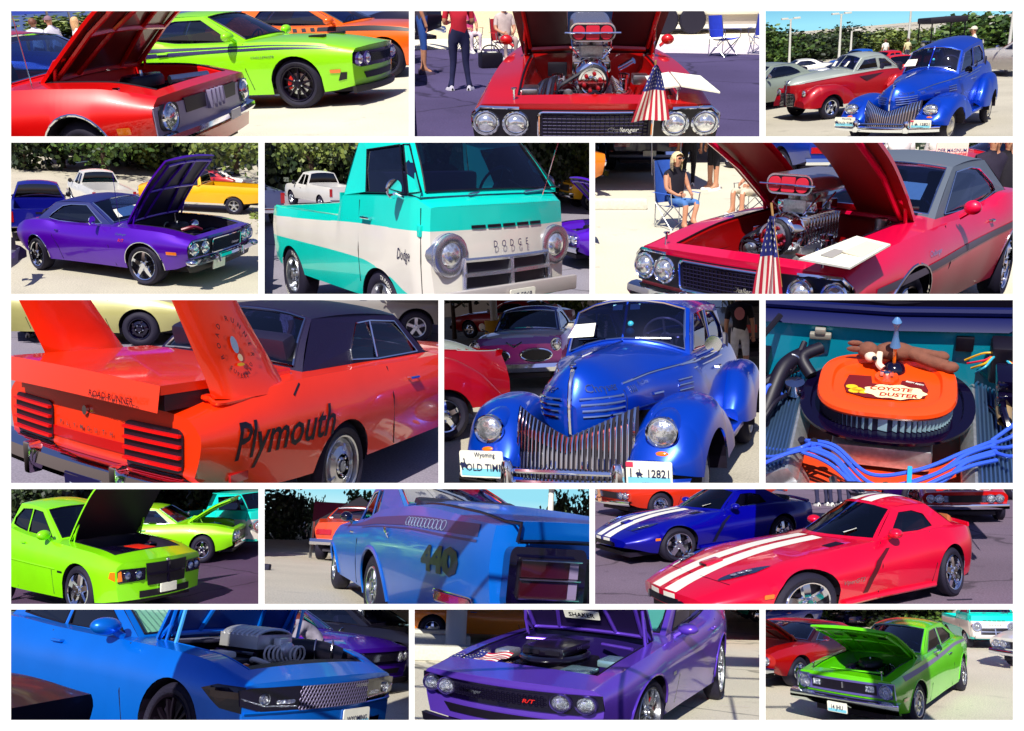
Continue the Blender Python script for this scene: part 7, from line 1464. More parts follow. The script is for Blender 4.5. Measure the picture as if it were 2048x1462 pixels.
def bay10():
    p = 10; ground(10, '#5a4460', 6, 60, -20, 14, var=.12)
    LI = paint('lime_bright', '#8ee41a', .1)
    c = Car(p, 'sedan', 'lime green sedan with its hood up and dark crosshair grille', (-6.32, 14.09, -29.7), (1.012, .944, 1.046, .027, -.035, .098, -.085)); body_sedan(c, LI, holes=[(-3.2, -.82, .88), (-.6, .60, .80)])
    c.cabin(LI, **SEDAN_CAB, gl=G_BLACK, wsgl=G_DARK, trim=BLACK); c.bay(LI, -.6, .60, .80, wall=BAYDK); c.hood(LI, -.6, .60, .84, 57, under=BLACK, ribs=False)
    c.fplate('grille', [(-.37, .47), (.37, .47), (.41, .80), (-.41, .80)], BLACK, .012); c.fplate('grille_bar', [(-.02, .48), (.02, .48), (.02, .79), (-.02, .79)], BLACKG, .03); c.fplate('grille_bar', [(-.38, .62), (.38, .62), (.38, .65), (-.38, .65)], BLACKG, .03)
    c.fplate('lower_grille', [(-.50, .30), (.50, .30), (.5, .40), (-.5, .40)], BLACK, .008); c.fplate('licence_plate', [(-.16, .34), (.16, .34), (.16, .47), (-.16, .47)], PAPER, .02, .02)
    for sd in (1, -1):
        h = c.fplate('headlight_housing', [(sd*.42, .56), (sd*.83, .545), (sd*.845, .71), (sd*.80, .745), (sd*.42, .745)], BLACKG, .012); c.fplate('corner_lamp', [(sd*.78, .575), (sd*.835, .57), (sd*.84, .70), (sd*.80, .72)], AMBER, .02, .004, h)
        c.decal('corner_lamp_wrap', sd, [(.82, .61), (.94, .57), (.94, .71), (.85, .70)], AMBER, .008)
        for y in (.70, .53): c.lamp(sd*y, .65, .068, .018, ring=BLACKG, lens=mat('lamp_blue', '#8a9ac8', rough=.1, metal=.6, coat=1), rw=.008, dome=.02)
        c.mirror_pod(sd, -.98, 1.03, LI, (.09, .13, .075), .14); c.handle(sd, -1.85, .92, LI); c.handle(sd, -2.7, .95, LI); c.seam(sd, [(-.75, .98), (-.72, .6), (-.66, .26)]); c.seam(sd, [(-2.05, 1.0), (-2.08, .26)])
        c.line('body_moulding', [c.sp(sd, x, lerp(.62, .66, x/-3), .002) for x in np.linspace(-.6, -2.6, 8)], .012, LI); c.decal('fender_badge', sd, rrect(.14, .03, .008, 2, -.46, .60), BLACK, .006)
    c.add('hood_badge', lathe([(.035, 0), (.03, .01), (.001, .012)], 12, 'x', c.fx(0, .81, .0)), SATIN)
    e = c.add('engine_cover', bx(-.25, .40, -.42, .42, .74, .90), BLACK, bev=.05); c.add('cover_panel', bx(-.10, .32, .05, .36, .895, .908), mat('panel_red', '#e02410', rough=.4), e, bev=.005); c.add('cover_panel', bx(-.10, .32, -.36, -.05, .895, .908), BLACKG, e, bev=.005)
    V, F = text('HEMI', .085, .1, 1.2, .01); c.add('engine_lettering', ([(.415, a-.1, b+.79) for a, b in V], F), WHITE, e, smooth=False)
    for i in range(5): c.add('cover_rib', bx(-.2, .34, -.36+i*.06, -.335+i*.06, .895, .914), BLACKG, e, smooth=False)
    c.add('coolant_cap', lathe([(.05, .0), (.05, .06), (.001, .07)], 14, 'z', (.42, .5, .8)), SATIN); c.add('washer_cap', lathe([(.04, 0), (.04, .04), (.001, .045)], 12, 'z', (.46, -.48, .82)), mat('cap_yellow', '#e8b03a', rough=.4)); c.add('strut_cap', both(lathe([(.09, 0), (.08, .02), (.001, .03)], 16, 'z', (-.05, .6, .9))), BLACKG)
    c.add('slam_panel', bx(.50, .62, -.62, .62, .84, .862), mat('panel_silver', '#b8c0a8', rough=.3, metal=.5), bev=.01); c.wheels(style='five_fat', rr=.26, brake=None, lip=SATIN); c.warp()
    coupe(p, 'classic_coupe', 'lime classic coupe with black hood raised in the middle of the row', (-6.84, 19.55, 7.4), '#98e81e', k=(.758, .99, .928, .007, .002, .038, -.017), hood=30, under=BLACK, bm=paint('lime_pale', '#98e428', .1), style='star', rim=CHROME)
    cabover(p, 'turquoise and white cab over pickup at the far end of the dark row', (-6.28, 21.04, -28.1), (.945, .943, .75, .001, .005, .005, -.006), False)
    x, y = at(p, 405, 1052); coupe(p, 'yellow_car', 'yellow car roof glimpsed behind the turquoise pickup bed', (x, y+4, 0), '#e8a818')
    for i, (u, v0, w) in enumerate(((20, 965, 60), (90, 960, 60), (150, 985, 50), (230, 960, 60), (320, 960, 60), (395, 960, 60), (470, 960, 60), (530, 965, 50))):
        Y = 27+(i % 3)*1.5; x, y, z = aty(p, u, v0, Y); tree(p, '%s dark tree from the left behind the lime sedan' % 'first second third fourth fifth sixth seventh eighth'.split()[i], x, Y, z+1.2, w*Y/1700*1.5, -.3, DARKG, i+2, 2300, size=.14, group='dark trees behind the lime sedan')
bay10()
# ================================================================ bay 11: blue coupe with 440 on its flank, from behind
def bay11():
    p = 11; ground(11, '#cdc6b4', 2.5, 70, -30, 20, var=.06, speck=.2, crack=False); sky_sheet(p, 120, ('#e4f4ec', '#8fd4e6'), 90, -6, 40)
    BL = paint('azure', '#1274d4', .2, .34, .22); NV = mat('stripe_slate', '#3a3e78', rough=.4)
    c = Car(p, 'classic_coupe', 'metallic blue classic coupe with 440 on its quarter panel seen from behind', (-1.58, 11.64, 104.8), (1.222, .867, .943, .07, -.007, -.171, -.053))
    c.body(BL, -3.78, .72, W=[(-3.78, .76), (-3.70, .83), (-3.5, .90), (-3.0, .935), (-2.3, .945), (-1.5, .925), (0, .93), (.72, .84)], zl=[(-3.78, .36), (-3.4, .28), (-2.3, .22), (0, .22), (.72, .3)], zb=[(-3.78, .86), (-3.5, .93), (-2.9, 1.0), (-2.4, 1.0), (-1.7, .925), (-.9, .90), (0, .86), (.72, .74)],
           zc=[(-3.78, .875), (-3.5, .95), (-2.8, 1.05), (-.7, .95), (.72, .77)], axles=(0, -2.24), ra=[.37, .41], rt=.30, arch_z=.24, wl=.90, wb=[(-3.78, .97), (-3.3, .90), (0, .9)], zm=[(-3.8, .70), (-2, .72), (.7, .64)], cf=.1, cr=.02, lr=.06, holes=[(-2.5, -.8, .86)])
    c.cabin(BL, (-.6, -.85), (-1.15, -1.22), (-1.95, -2.0), (-2.75, -2.62), 1.36, .60, 1.31, [[(-1.0, .93), (-1.28, 1.24), (-1.5, 1.25), (-1.55, .94)], [(-1.60, .95), (-1.56, 1.25), (-1.72, 1.23), (-1.80, 1.10), (-1.78, .97)]], gl=G_DARK, glass_r=G_BLUE, trim=CHROME, frame=.06)
    c.band('side_stripe', 1, [(-3.72, .865), (-3.0, .925), (-2.3, .93), (-1.75, .895), (-1.2, .87), (-.5, .862)], [(-3.72, .80), (-3.0, .855), (-2.3, .865), (-1.75, .85), (-1.2, .85), (-.5, .855)], NV, .005); c.band('stripe_line', 1, [(-3.72, .785), (-3.0, .84), (-2.3, .85), (-1.75, .838)], [(-3.72, .772), (-3.0, .828), (-2.3, .84), (-1.75, .83)], NV, .005)
    LN = mat('line_pale', '#a8c4e0', rough=.4)
    for i in range(11): c.line('stripe_coil', [c.sp(1, -3.02-i*.045+.03*cos(t)*(1-.02*i), .885-.003*i+.030*sin(t), .007) for t in np.linspace(0, 2*pi, 13)], .0022, LN, n=4)
    c.letters('quarter_number', 1, '440', -3.47, .59, .195, mat('number_navy', '#14103c', rough=.4), 0, 1.1, .007, bold=.06)
    c.decal('side_marker', 1, rrect(.25, .05, .012, 2, -3.58, .455), REDL, .014); c.line('marker_trim', [c.sp(1, a, b, .012) for a, b in rrect(.27, .065, .014, 2, -3.58, .455)+[(-3.445, .455)]], .006, CHROME)
    c.line('filler_pull', spline([c.sp(1, -2.62, .80, .0), c.sp(1, -2.66, .83, .04), c.sp(1, -2.72, .80, .04), c.sp(1, -2.72, .76, .0)]), .012, CHROME); c.seam(1, [(-1.62, .92), (-1.66, .7), (-1.58, .45), (-1.52, .24)]); c.handle(1, -1.35, .78, CHROME, .05)
    c.mirror_pod(1, -1.02, .90, BLACKG, (.06, .09, .06), .14); c.arch_lip(BL, .022, None, (1,))
    # deck lid: proud of the tail with a dark gap
    dx = np.linspace(-2.85, -3.84, 10)
    rows = [[(lambda d: (x, q*.60, d[2]))(c.deck(max(x, -3.77), q*.60/max(c.W(max(x, -3.77))*c.wbf(x), .6), .014)) for q in np.linspace(-1, 1, 9)] for x in dx]; rows.append([(a+.02, b, cc-.085) for a, b, cc in rows[-1]])
    c.add('trunk_lid', grid(rows), BL); c.add('lid_gap', join(tube([(r[-1][0], r[-1][1]+.012, r[-1][2]-.012) for r in rows], .009, 6), tube([(a-.0, b, cc-.01) for a, b, cc in rows[-1]], .011, 6)), BLACK)
    for sd in (1, -1):
        b = c.fplate('tail_light_bezel', rrect(.60, .30, .05, 4, sd*.36, .615), BLACKG, .04, rear=True); c.fplate('bezel_recess', rrect(.48, .20, .03, 4, sd*.36, .615), BLACK, .006, .042, b, rear=True)
        for z in (.567, .662): c.fplate('tail_lamp', [(sd*.22, z-.038), (sd*.585, z-.038), (sd*.585, z+.038), (sd*.22, z+.038)], mat('lamp_maroon', '#340812', rough=.2, coat=1), .010, .048, b, rear=True); c.fplate('reverse_lamp', [(sd*.145, z-.038), (sd*.215, z-.038), (sd*.215, z+.038), (sd*.145, z+.038)], mat('lamp_lilac', '#8a7a9c', rough=.2, coat=1), .010, .048, b, rear=True)
        for z in (.525, .615, .705): c.line('lamp_bar', [c.rx(sd*y, z, .062) for y in (.13, .36, .59)], .005, SATIN)
    c.fplate('tail_panel', [(-.05, .50), (.05, .50), (.05, .72), (-.05, .72)], BLACK, .01, rear=True)
    c.wheels(style='split', rr=.18, rim=SATIN, inset=.02); c.warp()
    x, y = at(p, 655, 1115); c2 = coupe(p, 'classic_coupe', 'orange coupe with pink roof seen from behind down the row', (x+.9, y+1.2, 92), '#d85018', trim=SATIN); x, y = at(p, 575, 1078); coupe(p, 'dark_car', 'black car with its hood raised at the far left', (x-.4, y+2, -80), '#0c0818', hood=60, k=(.9, 1, 1.1, 0, 0, 0, 0))
    x, y = at(p, 573, 1073); person(p, 'person in white shirt and pale trousers bending over the black car', x, y-1.0, 100, '#dfe4f4', '#a8a0b8', pose={'spine': (.08, 0, 1.12), 'chest': (.24, 0, 1.28), 'neck': (.34, 0, 1.38), 'jaw': (.38, 0, 1.41), 'head': (.42, 0, 1.47), 'crown': (.46, 0, 1.53), 'shoulder_l': (.24, .19, 1.30), 'shoulder_r': (.24, -.19, 1.30), 'elbow_l': (.42, .22, 1.08), 'elbow_r': (.42, -.22, 1.08), 'wrist_l': (.6, .2, .95), 'wrist_r': (.6, -.2, .95), 'palm_l': (.67, .19, .92), 'palm_r': (.67, -.19, .92)}, cap='#e8e8f0')
    x, y = at(p, 531, 1058); person(p, 'person with a bare arm cut by the left edge', x-.1, y, 60, '#7a2030', '#1a1830')
    x, y = at(p, 617, 1062); t = thing(p, 'traffic_cone', 'orange traffic cone on the asphalt', 'traffic cone', x, y); CO = mat('cone_orange', '#e84a12', rough=.5); ob('cone', lathe([(.16, .03), (.03, .62), (.001, .63)], 16), CO, t); ob('base', bx(-.22, .22, -.22, .22, 0, .035), CO, t, bev=.01)
    x, y, z = aty(p, 660, 1012, 34); t = thing(p, 'pink_trailer', 'magenta box trailer behind the orange coupe', 'trailer', x, 36); ob('box', bx(-1.1, 2.2, 0, 2, .3, z+.2), mat('trailer_pink', '#a8386a', rough=.5), t, bev=.03)
    x, y, z = aty(p, 705, 1004, 22); canopy(p, 'black canopy tent above the row of cars', x+.2, 22, 1.0, .6, z-.55, '#0c0a18', .12); x, y = at(p, 638, 1060); lamp_post(p, 'thin grey lamp post at the left of the blue coupe', x, y+6, 7, 1, .06, .4)
    x, y, z = aty(p, 1103, 980, 30); lamp_post(p, 'white lamp post at the right behind the blue trunk', x, 30, z+3, 1, .12, .5)
    x, y = at(p, 1180, 1110); coupe(p, 'parked_car', 'dark car glimpsed at the right edge beyond the blue trunk', (x+1.0, y+4, 120), '#20283c', gl=G_BLUE)
    x, y = at(p, 534, 1140); solo(p, 'parking_stop', bx(-.5, .3, -.08, .08, 0, .1), mat('stop_dark', '#1c1a34', rough=.8), 'dark wheel stop at the left edge', 'parking stop', x-.25, y, bev=.02)
    for i, (u, v0, w, Y) in enumerate(((540, 968, 60, 44), (585, 975, 30, 46), (640, 990, 16, 55), (720, 985, 30, 50), (612, 1010, 14, 60), (1130, 985, 28, 40), (1165, 975, 40, 42), (690, 1020, 20, 60))):
        x, y, z = aty(p, u, v0, Y); tree(p, '%s tree from the left behind the blue 440 coupe' % 'first second third fourth fifth sixth seventh eighth'.split()[i], x, Y, z+.3, w*Y/1700*1.45, -.15, DARKG if i in (0, 1, 5, 6) else GREENS, i+1, 2000, size=.14)
bay11()
# ================================================================ bay 12: red and blue striped sports coupes
def sports(p, label, pose, k, col, seat, wheelm=CHROME, txt=True):
    m = paint(col.strip('#'), col, .25, .32); c = Car(p, 'sports_coupe', label, pose, k, 'car', 'striped sports coupes')
    c.body(m, -3.62, .92, W=[(-3.62, .80), (-3.2, .93), (-2.5, .985), (-1.8, .93), (-1.0, .90), (-.4, .93), (.1, .955), (.5, .91), (.78, .80), (.92, .66)], zl=[(-3.62, .42), (-3.1, .26), (-2, .19), (-.5, .19), (.4, .22), (.92, .36)],
           zb=[(-3.62, .88), (-3.1, .93), (-2.5, .95), (-1.8, .93), (-1.2, .90), (-.5, .85), (0, .82), (.45, .71), (.78, .58), (.92, .50)], zc=[(-3.62, .92), (-3.1, .99), (-2.7, 1.04), (-.6, .925), (-.1, .88), (.4, .77), (.75, .63), (.92, .53)],
           axles=(0, -2.43), ra=[.385, .395], rt=.335, wl=[(-3.6, .9), (-1.6, .88), (-.9, .86), (.9, .9)], wb=[(-3.6, .9), (-2.5, .82), (-1.2, .86), (0, .72), (.9, .8)], zm=[(-3.6, .68), (-2.4, .70), (-1, .60), (0, .62), (.9, .45)], cf=.20, cr=.16, holes=[(-2.75, -.95, .84)])
    W_ = WHITE
    c.cabin(m, (-.62, -1.02), (-1.36, -1.50), (-2.15, -2.25), (-2.95, -2.72), 1.33, .54, 1.25, [[(-1.28, .95), (-1.58, 1.19), (-1.85, 1.195), (-2.05, 1.14), (-2.13, .98), (-1.8, .945)]], gl=G_DARK, wsgl=G_BLACK, trim=None, wbf=.98, frame=.05, seatm=mat('seat_'+seat[1:], seat, rough=.5))
    c.top_stripe('hood_stripe', .05, .255, -.60, .915, W_); c.top_stripe('deck_stripe', .05, .255, -3.6, -2.98, W_)
    rf = lambda t, u: (lerp(lerp(-1.36, -1.50, u*u), lerp(-2.15, -2.25, u*u), t), u*.54, lerp(1.33, 1.25, abs(u)**2.4)+.05*4*t*(1-t)*(1-.5*abs(u)**2.5)+.005)
    c.add('roof_stripe', both(grid([[rf(t, u) for u in (.09, .2, .32, .46)] for t in np.linspace(0, 1, 10)])), W_)
    c.add('nose_stripe', both(grid([[c.fx(lerp(.05, .255, t), z, .006) for t in (0, .5, 1)] for z in np.linspace(.38, .515, 5)])), W_)
    for sd in (1, -1):
        h = [(.46+.25*cos(t)*cos(-.55)-.10*sin(t)*sin(-.55)*-1, .60+.25*cos(t)*sin(-.55)*.72+.11*sin(t)*cos(-.55)) for t in np.linspace(0, 2*pi, 25)[:-1]]
        L = c.deck_patch('headlight', h, mat('lamp_glass', '#202848', rough=.05, coat=1), .010, sd)
        for a, b in ((.56, .55), (.44, .61), (.50, .58)): q = c.deck(a, b/(c.W(a)*c.wbf(a)), .018); c.add('headlight_lens', ball((q[0], sd*q[1], q[2]), (.035, .03, .012), 10, 6), LENS, L)
        c.decal('side_vent', sd, [(-.70, .30), (-.77, .30), (-.84, .46), (-.98, .66), (-1.16, .80), (-1.10, .80), (-.90, .67), (-.76, .47)], mat('vent_shade_'+col[1:], tuple(q*.10 for q in hx(col)), rough=.5), .006); c.seam(sd, [(-1.06, .88), (-.98, .6), (-.95, .26)]); c.seam(sd, [(-2.0, .92), (-2.0, .5), (-1.92, .26)])  # vent recess shade painted flat, as darkened body colour
        c.mirror_pod(sd, -1.22, .92, m, (.085, .11, .065), .16); c.line('side_sill', [c.sp(sd, x, .22, .02) for x in np.linspace(-.45, -1.98, 9)], .035, m)
        c.deck_patch('hood_vent', [(-.42, .52), (-.62, .50), (-.66, .62), (-.46, .62)], BLACK, .006, sd); c.fplate('fog_lamp', ell(.055, .05, 12, sd*.34, .40), BLACKG, .008)
        c.decal('turn_lamp', sd, rrect(.12, .05, .012, 2, .44, .50), AMBER, .008)
        if txt: c.letters('door_script', sd, 'ViperGTS', -.56, .46, .075, SATIN, .3, 1.0, .007)
    c.add('hood_scoop', tr(bx(-.10, .06, -.09, .09, -.01, .035), Matrix.Translation(c.deck(.50, 0)) @ Matrix.Rotation(.25, 4, 'Y')), m, bev=.02); c.add('scoop_mouth', tr(bx(.062, .066, -.07, .07, -.0, .028), Matrix.Translation(c.deck(.50, 0)) @ Matrix.Rotation(.25, 4, 'Y')), BLACK)
    c.fplate('grille', [(-.34, .38), (.34, .38), (.30, .46), (-.30, .46)], BLACK, .006); c.line('hood_line', [c.deck(.68, f, .003) for f in (.98, .7, .4, 0, -.4, -.7, -.98)], .003, BLACK)
    c.add('wiper_panel', grid([[(lerp(-.66, -1.0, u*u)+dx, u*.70, lerp(.93, .885, u*u)+dz) for u in np.linspace(-1, 1, 11)] for dx, dz in ((.02, .0), (-.05, .035))]), BLACK)
    c.add('window_paper', ([(-.92, .10, .985), (-.80, .42, .985), (-.95, .48, 1.03), (-1.05, .14, 1.04)], [(0, 1, 2, 3)]), PAPER, smooth=False)
    if txt: V, F = text('VIPER', .075, 0, 1.2, .03); c.add('windshield_lettering', ([(-1.31-.0*b, a, 1.255+b*.55) for a, b in V], F), WHITE, smooth=False); c.add('windshield_banner', ([(-1.30, -.16, 1.245), (-1.30, .16, 1.245), (-1.33, .16, 1.305), (-1.33, -.16, 1.305)], [(0, 1, 2, 3)]), BLACKG, smooth=False)
    c.add('rear_spoiler', tube([(-3.52+.12*abs(q)**2, q*.78, .955-.03*abs(q)) for q in np.linspace(-1, 1, 13)], .035, 8), m)
    c.wheels(style='five_fat', rim=wheelm, rr=.24, w=.28, r=.335); c.warp(); return c
def bay12():
    p = 12; ground(12, '#7a6a7c', 6, 60, -14, 24, var=.10)
    sports(p, 'red sports coupe with two white racing stripes in the foreground', (2.61, 9.31, -154.3), (1.299, .908, .847, .099, .016, .103, .12), '#e8144e', '#b8683a')
    x, y = at(p, 1364, 1127); sports(p, 'dark blue sports coupe with white racing stripes behind the red one', (x-.26, y+.80, -156), (.95, .82, .74, .05, .01, .05, .05), '#0a2096', '#1c1830', txt=False)
    x, y = at(p, 1270, 1042); coupe(p, 'orange_coupe', 'orange classic coupe with hood up behind the blue sports coupe', (x+.3, y+1.0, 202), '#d84410', hood=45, style='rally', k=(.85, .85, .8, 0, 0, 0, 0))
    x, y = at(p, 1330, 1005); coupe(p, 'red_coupe', 'red orange car further behind the orange one', (x+.2, y+3.5, 200), '#e02a10')
    x, y = at(p, 1880, 1024); coupe(p, 'purple_coupe', 'dark purple coupe in the row behind the red roof', (x-.2, y+1.6, 190), '#2c1458', style='star', k=(.85, .85, .8, 0, 0, 0, 0))
    x, y = at(p, 1960, 1062); coupe(p, 'red_coupe', 'red coupe nose on with open hood and chrome engine at the right', (x+.45, y+1.4, -112), '#c80c22', hood=58, k=(.8, .72, .72, 0, 0, 0, 0))
    x, y = at(p, 1620, 990); coupe(p, 'blue_car', 'bright blue car glimpsed over the blue roof', (x, y+4, 180), '#2a5ad0')
    x, y = at(p, 1200, 1086); person(p, 'person in shorts and sandals cut by the left edge', x-.22, y, 80, '#201838', '#4a4238', shorts=True, shoes='#3a2a24', sc=.95)
    for i, (u, v, top, lab) in enumerate(((1645, 1012, '#3a6ac0', 'person in blue far behind the blue roof'), (1672, 1012, '#c05a28', 'person in orange far behind'), (1955, 1020, '#d8d4d8', 'person in white behind the red open hood'), (1690, 1010, '#18142a', 'person in black far behind'))): x, y = at(p, u, v); person(p, lab, x, y, 90, top, '#28284a', sc=.9)
    x, y = at(p, 1205, 1092)
    solo(p, 'painted_line', ([(-8, y-.05, .004), (-2.0, y+1.0, .004), (-2.0, y+1.12, .004), (-8, y+.07, .004)], [(0, 1, 2, 3)]), mat('line_dark', '#241a38', rough=.8), None, None, kind='structure', smooth=False)
    x, y = at(p, 1925, 1200); solo(p, 'tar_patch', ([(x-.16, y, .004), (x+.10, y-.02, .004), (x+.12, y+.03, .004), (x-.15, y+.05, .004)], [(0, 1, 2, 3)]), mat('line_dark', '#241a38', rough=.8), None, None, kind='structure', smooth=False)
bay12()
# ================================================================ bay 13: bright blue sedan with a supercharged engine
def bay13():
    p = 13; ground(13, '#dcd6c6', 4, 50, -14, 14, var=.06, crack=False)
    BL = paint('bright_blue', '#1478dc', .4, .3, .4)
    c = Car(p, 'sedan', 'bright blue modern sedan with open hood over a ribbed silver engine', (-2.22, 8.12, -33.2), (.977, 1.019, 1.005, -.002, -.011, .013, -.025)); body_sedan(c, BL, .82, holes=[(-3.2, -.86, .88), (-.62, .68, .82)], lf=.02)
    c.cabin(BL, **SEDAN_CAB, gl=G_BLACK, wsgl=glass('sunshade', '#cfe8dc'), trim=BLACK)
    c.add('sunshade', grid([[(lerp(-.80, -1.50, t)-.05*abs(u)**2-.06, u*.62, lerp(1.06, 1.40, t)-.02+.012*(i % 2)) for i, u in enumerate(np.linspace(-1, 1, 41))] for t in (0, .5, .95)]), mat('shade_silver', '#c8ecd8', rough=.35, metal=.2), smooth=False)
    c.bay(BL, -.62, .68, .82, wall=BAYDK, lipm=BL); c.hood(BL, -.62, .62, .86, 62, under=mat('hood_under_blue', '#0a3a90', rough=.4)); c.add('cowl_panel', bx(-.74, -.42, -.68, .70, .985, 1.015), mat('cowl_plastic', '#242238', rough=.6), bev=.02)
    for i in range(34): c.add('cowl_slat', bx(-.60, -.45, -.62+i*.018, -.612+i*.018, 1.015, 1.023), mat('slat_grey', '#6a6a80', rough=.5), smooth=False)
    c.line('strut_bar', [c.deck(-.35, .80, -.02), (c.hoodM @ Vector(c.deck(.0, .78, -.05)))], .018, mat('strut_blue', '#4aa8f0', rough=.3)); a, b = c.deck(-.35, -.80, -.02), c.hoodM @ Vector(c.deck(.0, -.78, -.05)); c.line('strut_bar', [a, b], .018, mat('strut_blue', '#4aa8f0', rough=.3))
    # engine: ribbed silver casing, black intake duct
    SL = mat('casing_silver', (.72, .72, .70), rough=.35, metal=.7); e = c.add('engine_casing', tr(join(bx(-.32, .20, -.20, .20, 0, .12), grid([[(xx, .19*cos(a), .10+.055*sin(a)+.008*(i % 2)) for a in np.linspace(0, pi, 11)] for i, xx in enumerate(np.linspace(-.32, .2, 15))])), Matrix.Translation((-.05, -.02, .97))), SL, bev=0)
    for i in range(8): c.add('casing_rib', tr(tube([(-.28+i*.065, .20*cos(a), .10+.065*sin(a)) for a in np.linspace(0, pi, 11)], .013, 6), Matrix.Translation((-.05, -.02, .97))), SL, e)
    c.add('casing_snout', tr(join(bx(.0, .10, -.08, .06, -.06, .12), lathe([(.001, .05), (.07, .04), (.07, -.05)], 16, 'x', (.12, -.02, .02))), Matrix.Translation((.17, .02, .95))), SL, e, bev=.02); c.add('fuel_rail', both(tube([(-.36, .25, .93), (.16, .25, .93)], .02, 8)), BLACKG, e)
    c.add('side_cover', both(bx(-.40, .18, .26, .50, .78, .90)), BLACK, e, bev=.03); c.add('intake_duct', tube(spline([(.10, .16, .97), (.20, .30, .97), (.30, .44, .95), (.38, .58, .90)]), [.085]*19, 14), mat('duct_black', '#171524', rough=.45)); c.add('duct_clamp', join(*[tube([(.16+i*.11+.09*cos(a)*.5, .26+i*.11-.09*cos(a)*.6, .96+.09*sin(a)) for a in np.linspace(0, 2*pi, 15)], .008, 5) for i in range(3)]), SATIN)
    c.add('corrugated_pipe', join(*[lathe([(.06, 0), (.075, .01), (.06, .02)], 14, 'x', (.20+i*.022, -.12+i*.03, .94)) for i in range(8)]), mat('pipe_cream', '#d8d2c8', rough=.5)); c.add('reservoir', bx(-.2, .02, -.50, -.32, .86, .95), mat('tank_white', '#e4e2dc', rough=.5), bev=.03); c.add('blue_hose', tube(spline([(.02, .34, .97), (.05, .44, 1.0), (.0, .54, .96)]), .03, 8), mat('hose_blue', '#1a8ae0', rough=.4))
    c.add('slam_panel', grid([[c.deck(x, f, -.03) for f in np.linspace(-.84, .84, 9)] for x in (.54, .70)]), BLACK); c.add('hose', tube(spline([(.12, -.25, .86), (.22, -.3, .9), (.3, -.2, .86), (.2, -.1, .84)]), .022, 8), mat('pipe_cream', '#d8d2c8', rough=.5)); c.add('cap_amber', lathe([(.03, 0), (.03, .02), (.001, .03)], 12, 'z', (.36, -.5, .86)), AMBER)
    # face: swept lamps, honeycomb strip
    for sd in (1, -1):
        h = c.fplate('headlight_housing', [(sd*.40, .575), (sd*.72, .585), (sd*.88, .63), (sd*.90, .745), (sd*.80, .76), (sd*.40, .765)], BLACKG, .012); c.fplate('headlight_lens', rrect(.16, .03, .012, 3, sd*.52, .65), LENS, .012, .006, h); c.lamp(sd*.70, .675, .038, .014, ring=SATIN, rw=.006, dome=.02); c.decal('headlight_wrap', sd, [(.42, .735), (.66, .775), (.95, .765), (.95, .575), (.72, .60)], BLACKG, .006); c.line('lamp_strip', [c.fx(sd*y, z, .018) for y, z in ((.42, .612), (.70, .625), (.88, .685))], .006, LENS)
        c.mirror_pod(sd, -.98, 1.04, BL, (.10, .14, .075), .16); c.handle(sd, -1.85, .92, BL); c.seam(sd, [(-.74, .98), (-.70, .6), (-.62, .26)]); c.seam(sd, [(-2.05, 1.0), (-2.06, .26)])
    g = c.fplate('grille', [(-.40, .575), (.40, .575), (.40, .76), (-.40, .76)], BLACK, .014); hx_ = [tube([c.fx(-.385+i*.034+(j % 2)*.017+.017*cos(k*pi/3), .595+j*.030+.017*sin(k*pi/3), .02) for k in range(7)], .0042, 4, False) for i in range(23) for j in range(6)]; c.add('grille_mesh', join(*hx_), mat('mesh_grey', '#6c6484', rough=.4, metal=.4), g)
    V, F = text('DODGE', .035, .1, 1.3, .01); c.add('grille_lettering', ([c.fx(a+.30, b+.715, .026) for a, b in V], F), SATIN, g, smooth=False)
    c.fplate('lower_grille', [(-.62, .34), (.62, .34), (.66, .44), (-.66, .44)], BLACKG, .01); c.line('chin_crease', [c.fx(y, .575, .006) for y in np.linspace(-.84, .84, 15)], .014, BL)
    plate(c, .26, .47, .32, .14, c.x1+.0, [('WYOMING', 0, -.03, .06)]); c.wheels(style='twin', rim=mat('wheel_graphite', '#1a1220', rough=.35, metal=.5), rr=.275, r=.365); c.warp()
    # dark car at the lower left
    x, y = at(p, 60, 1440); DK = paint('midnight', '#060c24', .1, .4, .15); c = Car(p, 'dark_car', 'dark glossy car hood and chrome mirror at the lower left corner', (-3.8, 5.5, -8)); body_ch70(c, DK, holes=[(-2.9, -.75, .88)]); c.cabin(DK, **CAB70); c.mirror_round(1, -.7, .95, r=.1, out=.05, m=BLACKG); c.warp()
    x, y = at(p, 35, 1300)
    c = coupe(p, 'purple_coupe', 'purple modern coupe nose behind the blue sedan', (-2.5, 13.4, -30), '#4a2aa0', new=True, k=(.8, .8, .8, 0, 0, 0, 0)); coupe(p, 'black_coupe', 'black modern coupe with black wheel at the upper right', (-1.5, 15.6, -28), '#0c0a18', new=True, rim=BLACKG, style='ten', trim=BLACK, k=(.85, .85, .85, 0, 0, 0, 0))
    x, y, z = aty(p, 640, 1232, 11.4); person(p, 'person in grey blouse with long auburn hair leaning over the far fender', x, 11.6, 200, '#8a8494', '#20203a', pose={'spine': (.10, 0, 1.12), 'chest': (.28, 0, 1.24), 'neck': (.40, 0, 1.27), 'jaw': (.46, 0, 1.26), 'head': (.53, 0, 1.28), 'crown': (.60, 0, 1.29), 'shoulder_l': (.28, .17, 1.24), 'shoulder_r': (.28, -.17, 1.24), 'elbow_l': (.4, .24, 1.0), 'elbow_r': (.4, -.24, 1.0), 'wrist_l': (.6, .15, .98), 'wrist_r': (.6, -.15, .98), 'palm_l': (.68, .12, .98), 'palm_r': (.68, -.12, .98)}, z=z-1.35, long_hair=True, hair='#6a2a1a', female=True, sleeves=True)
bay13()
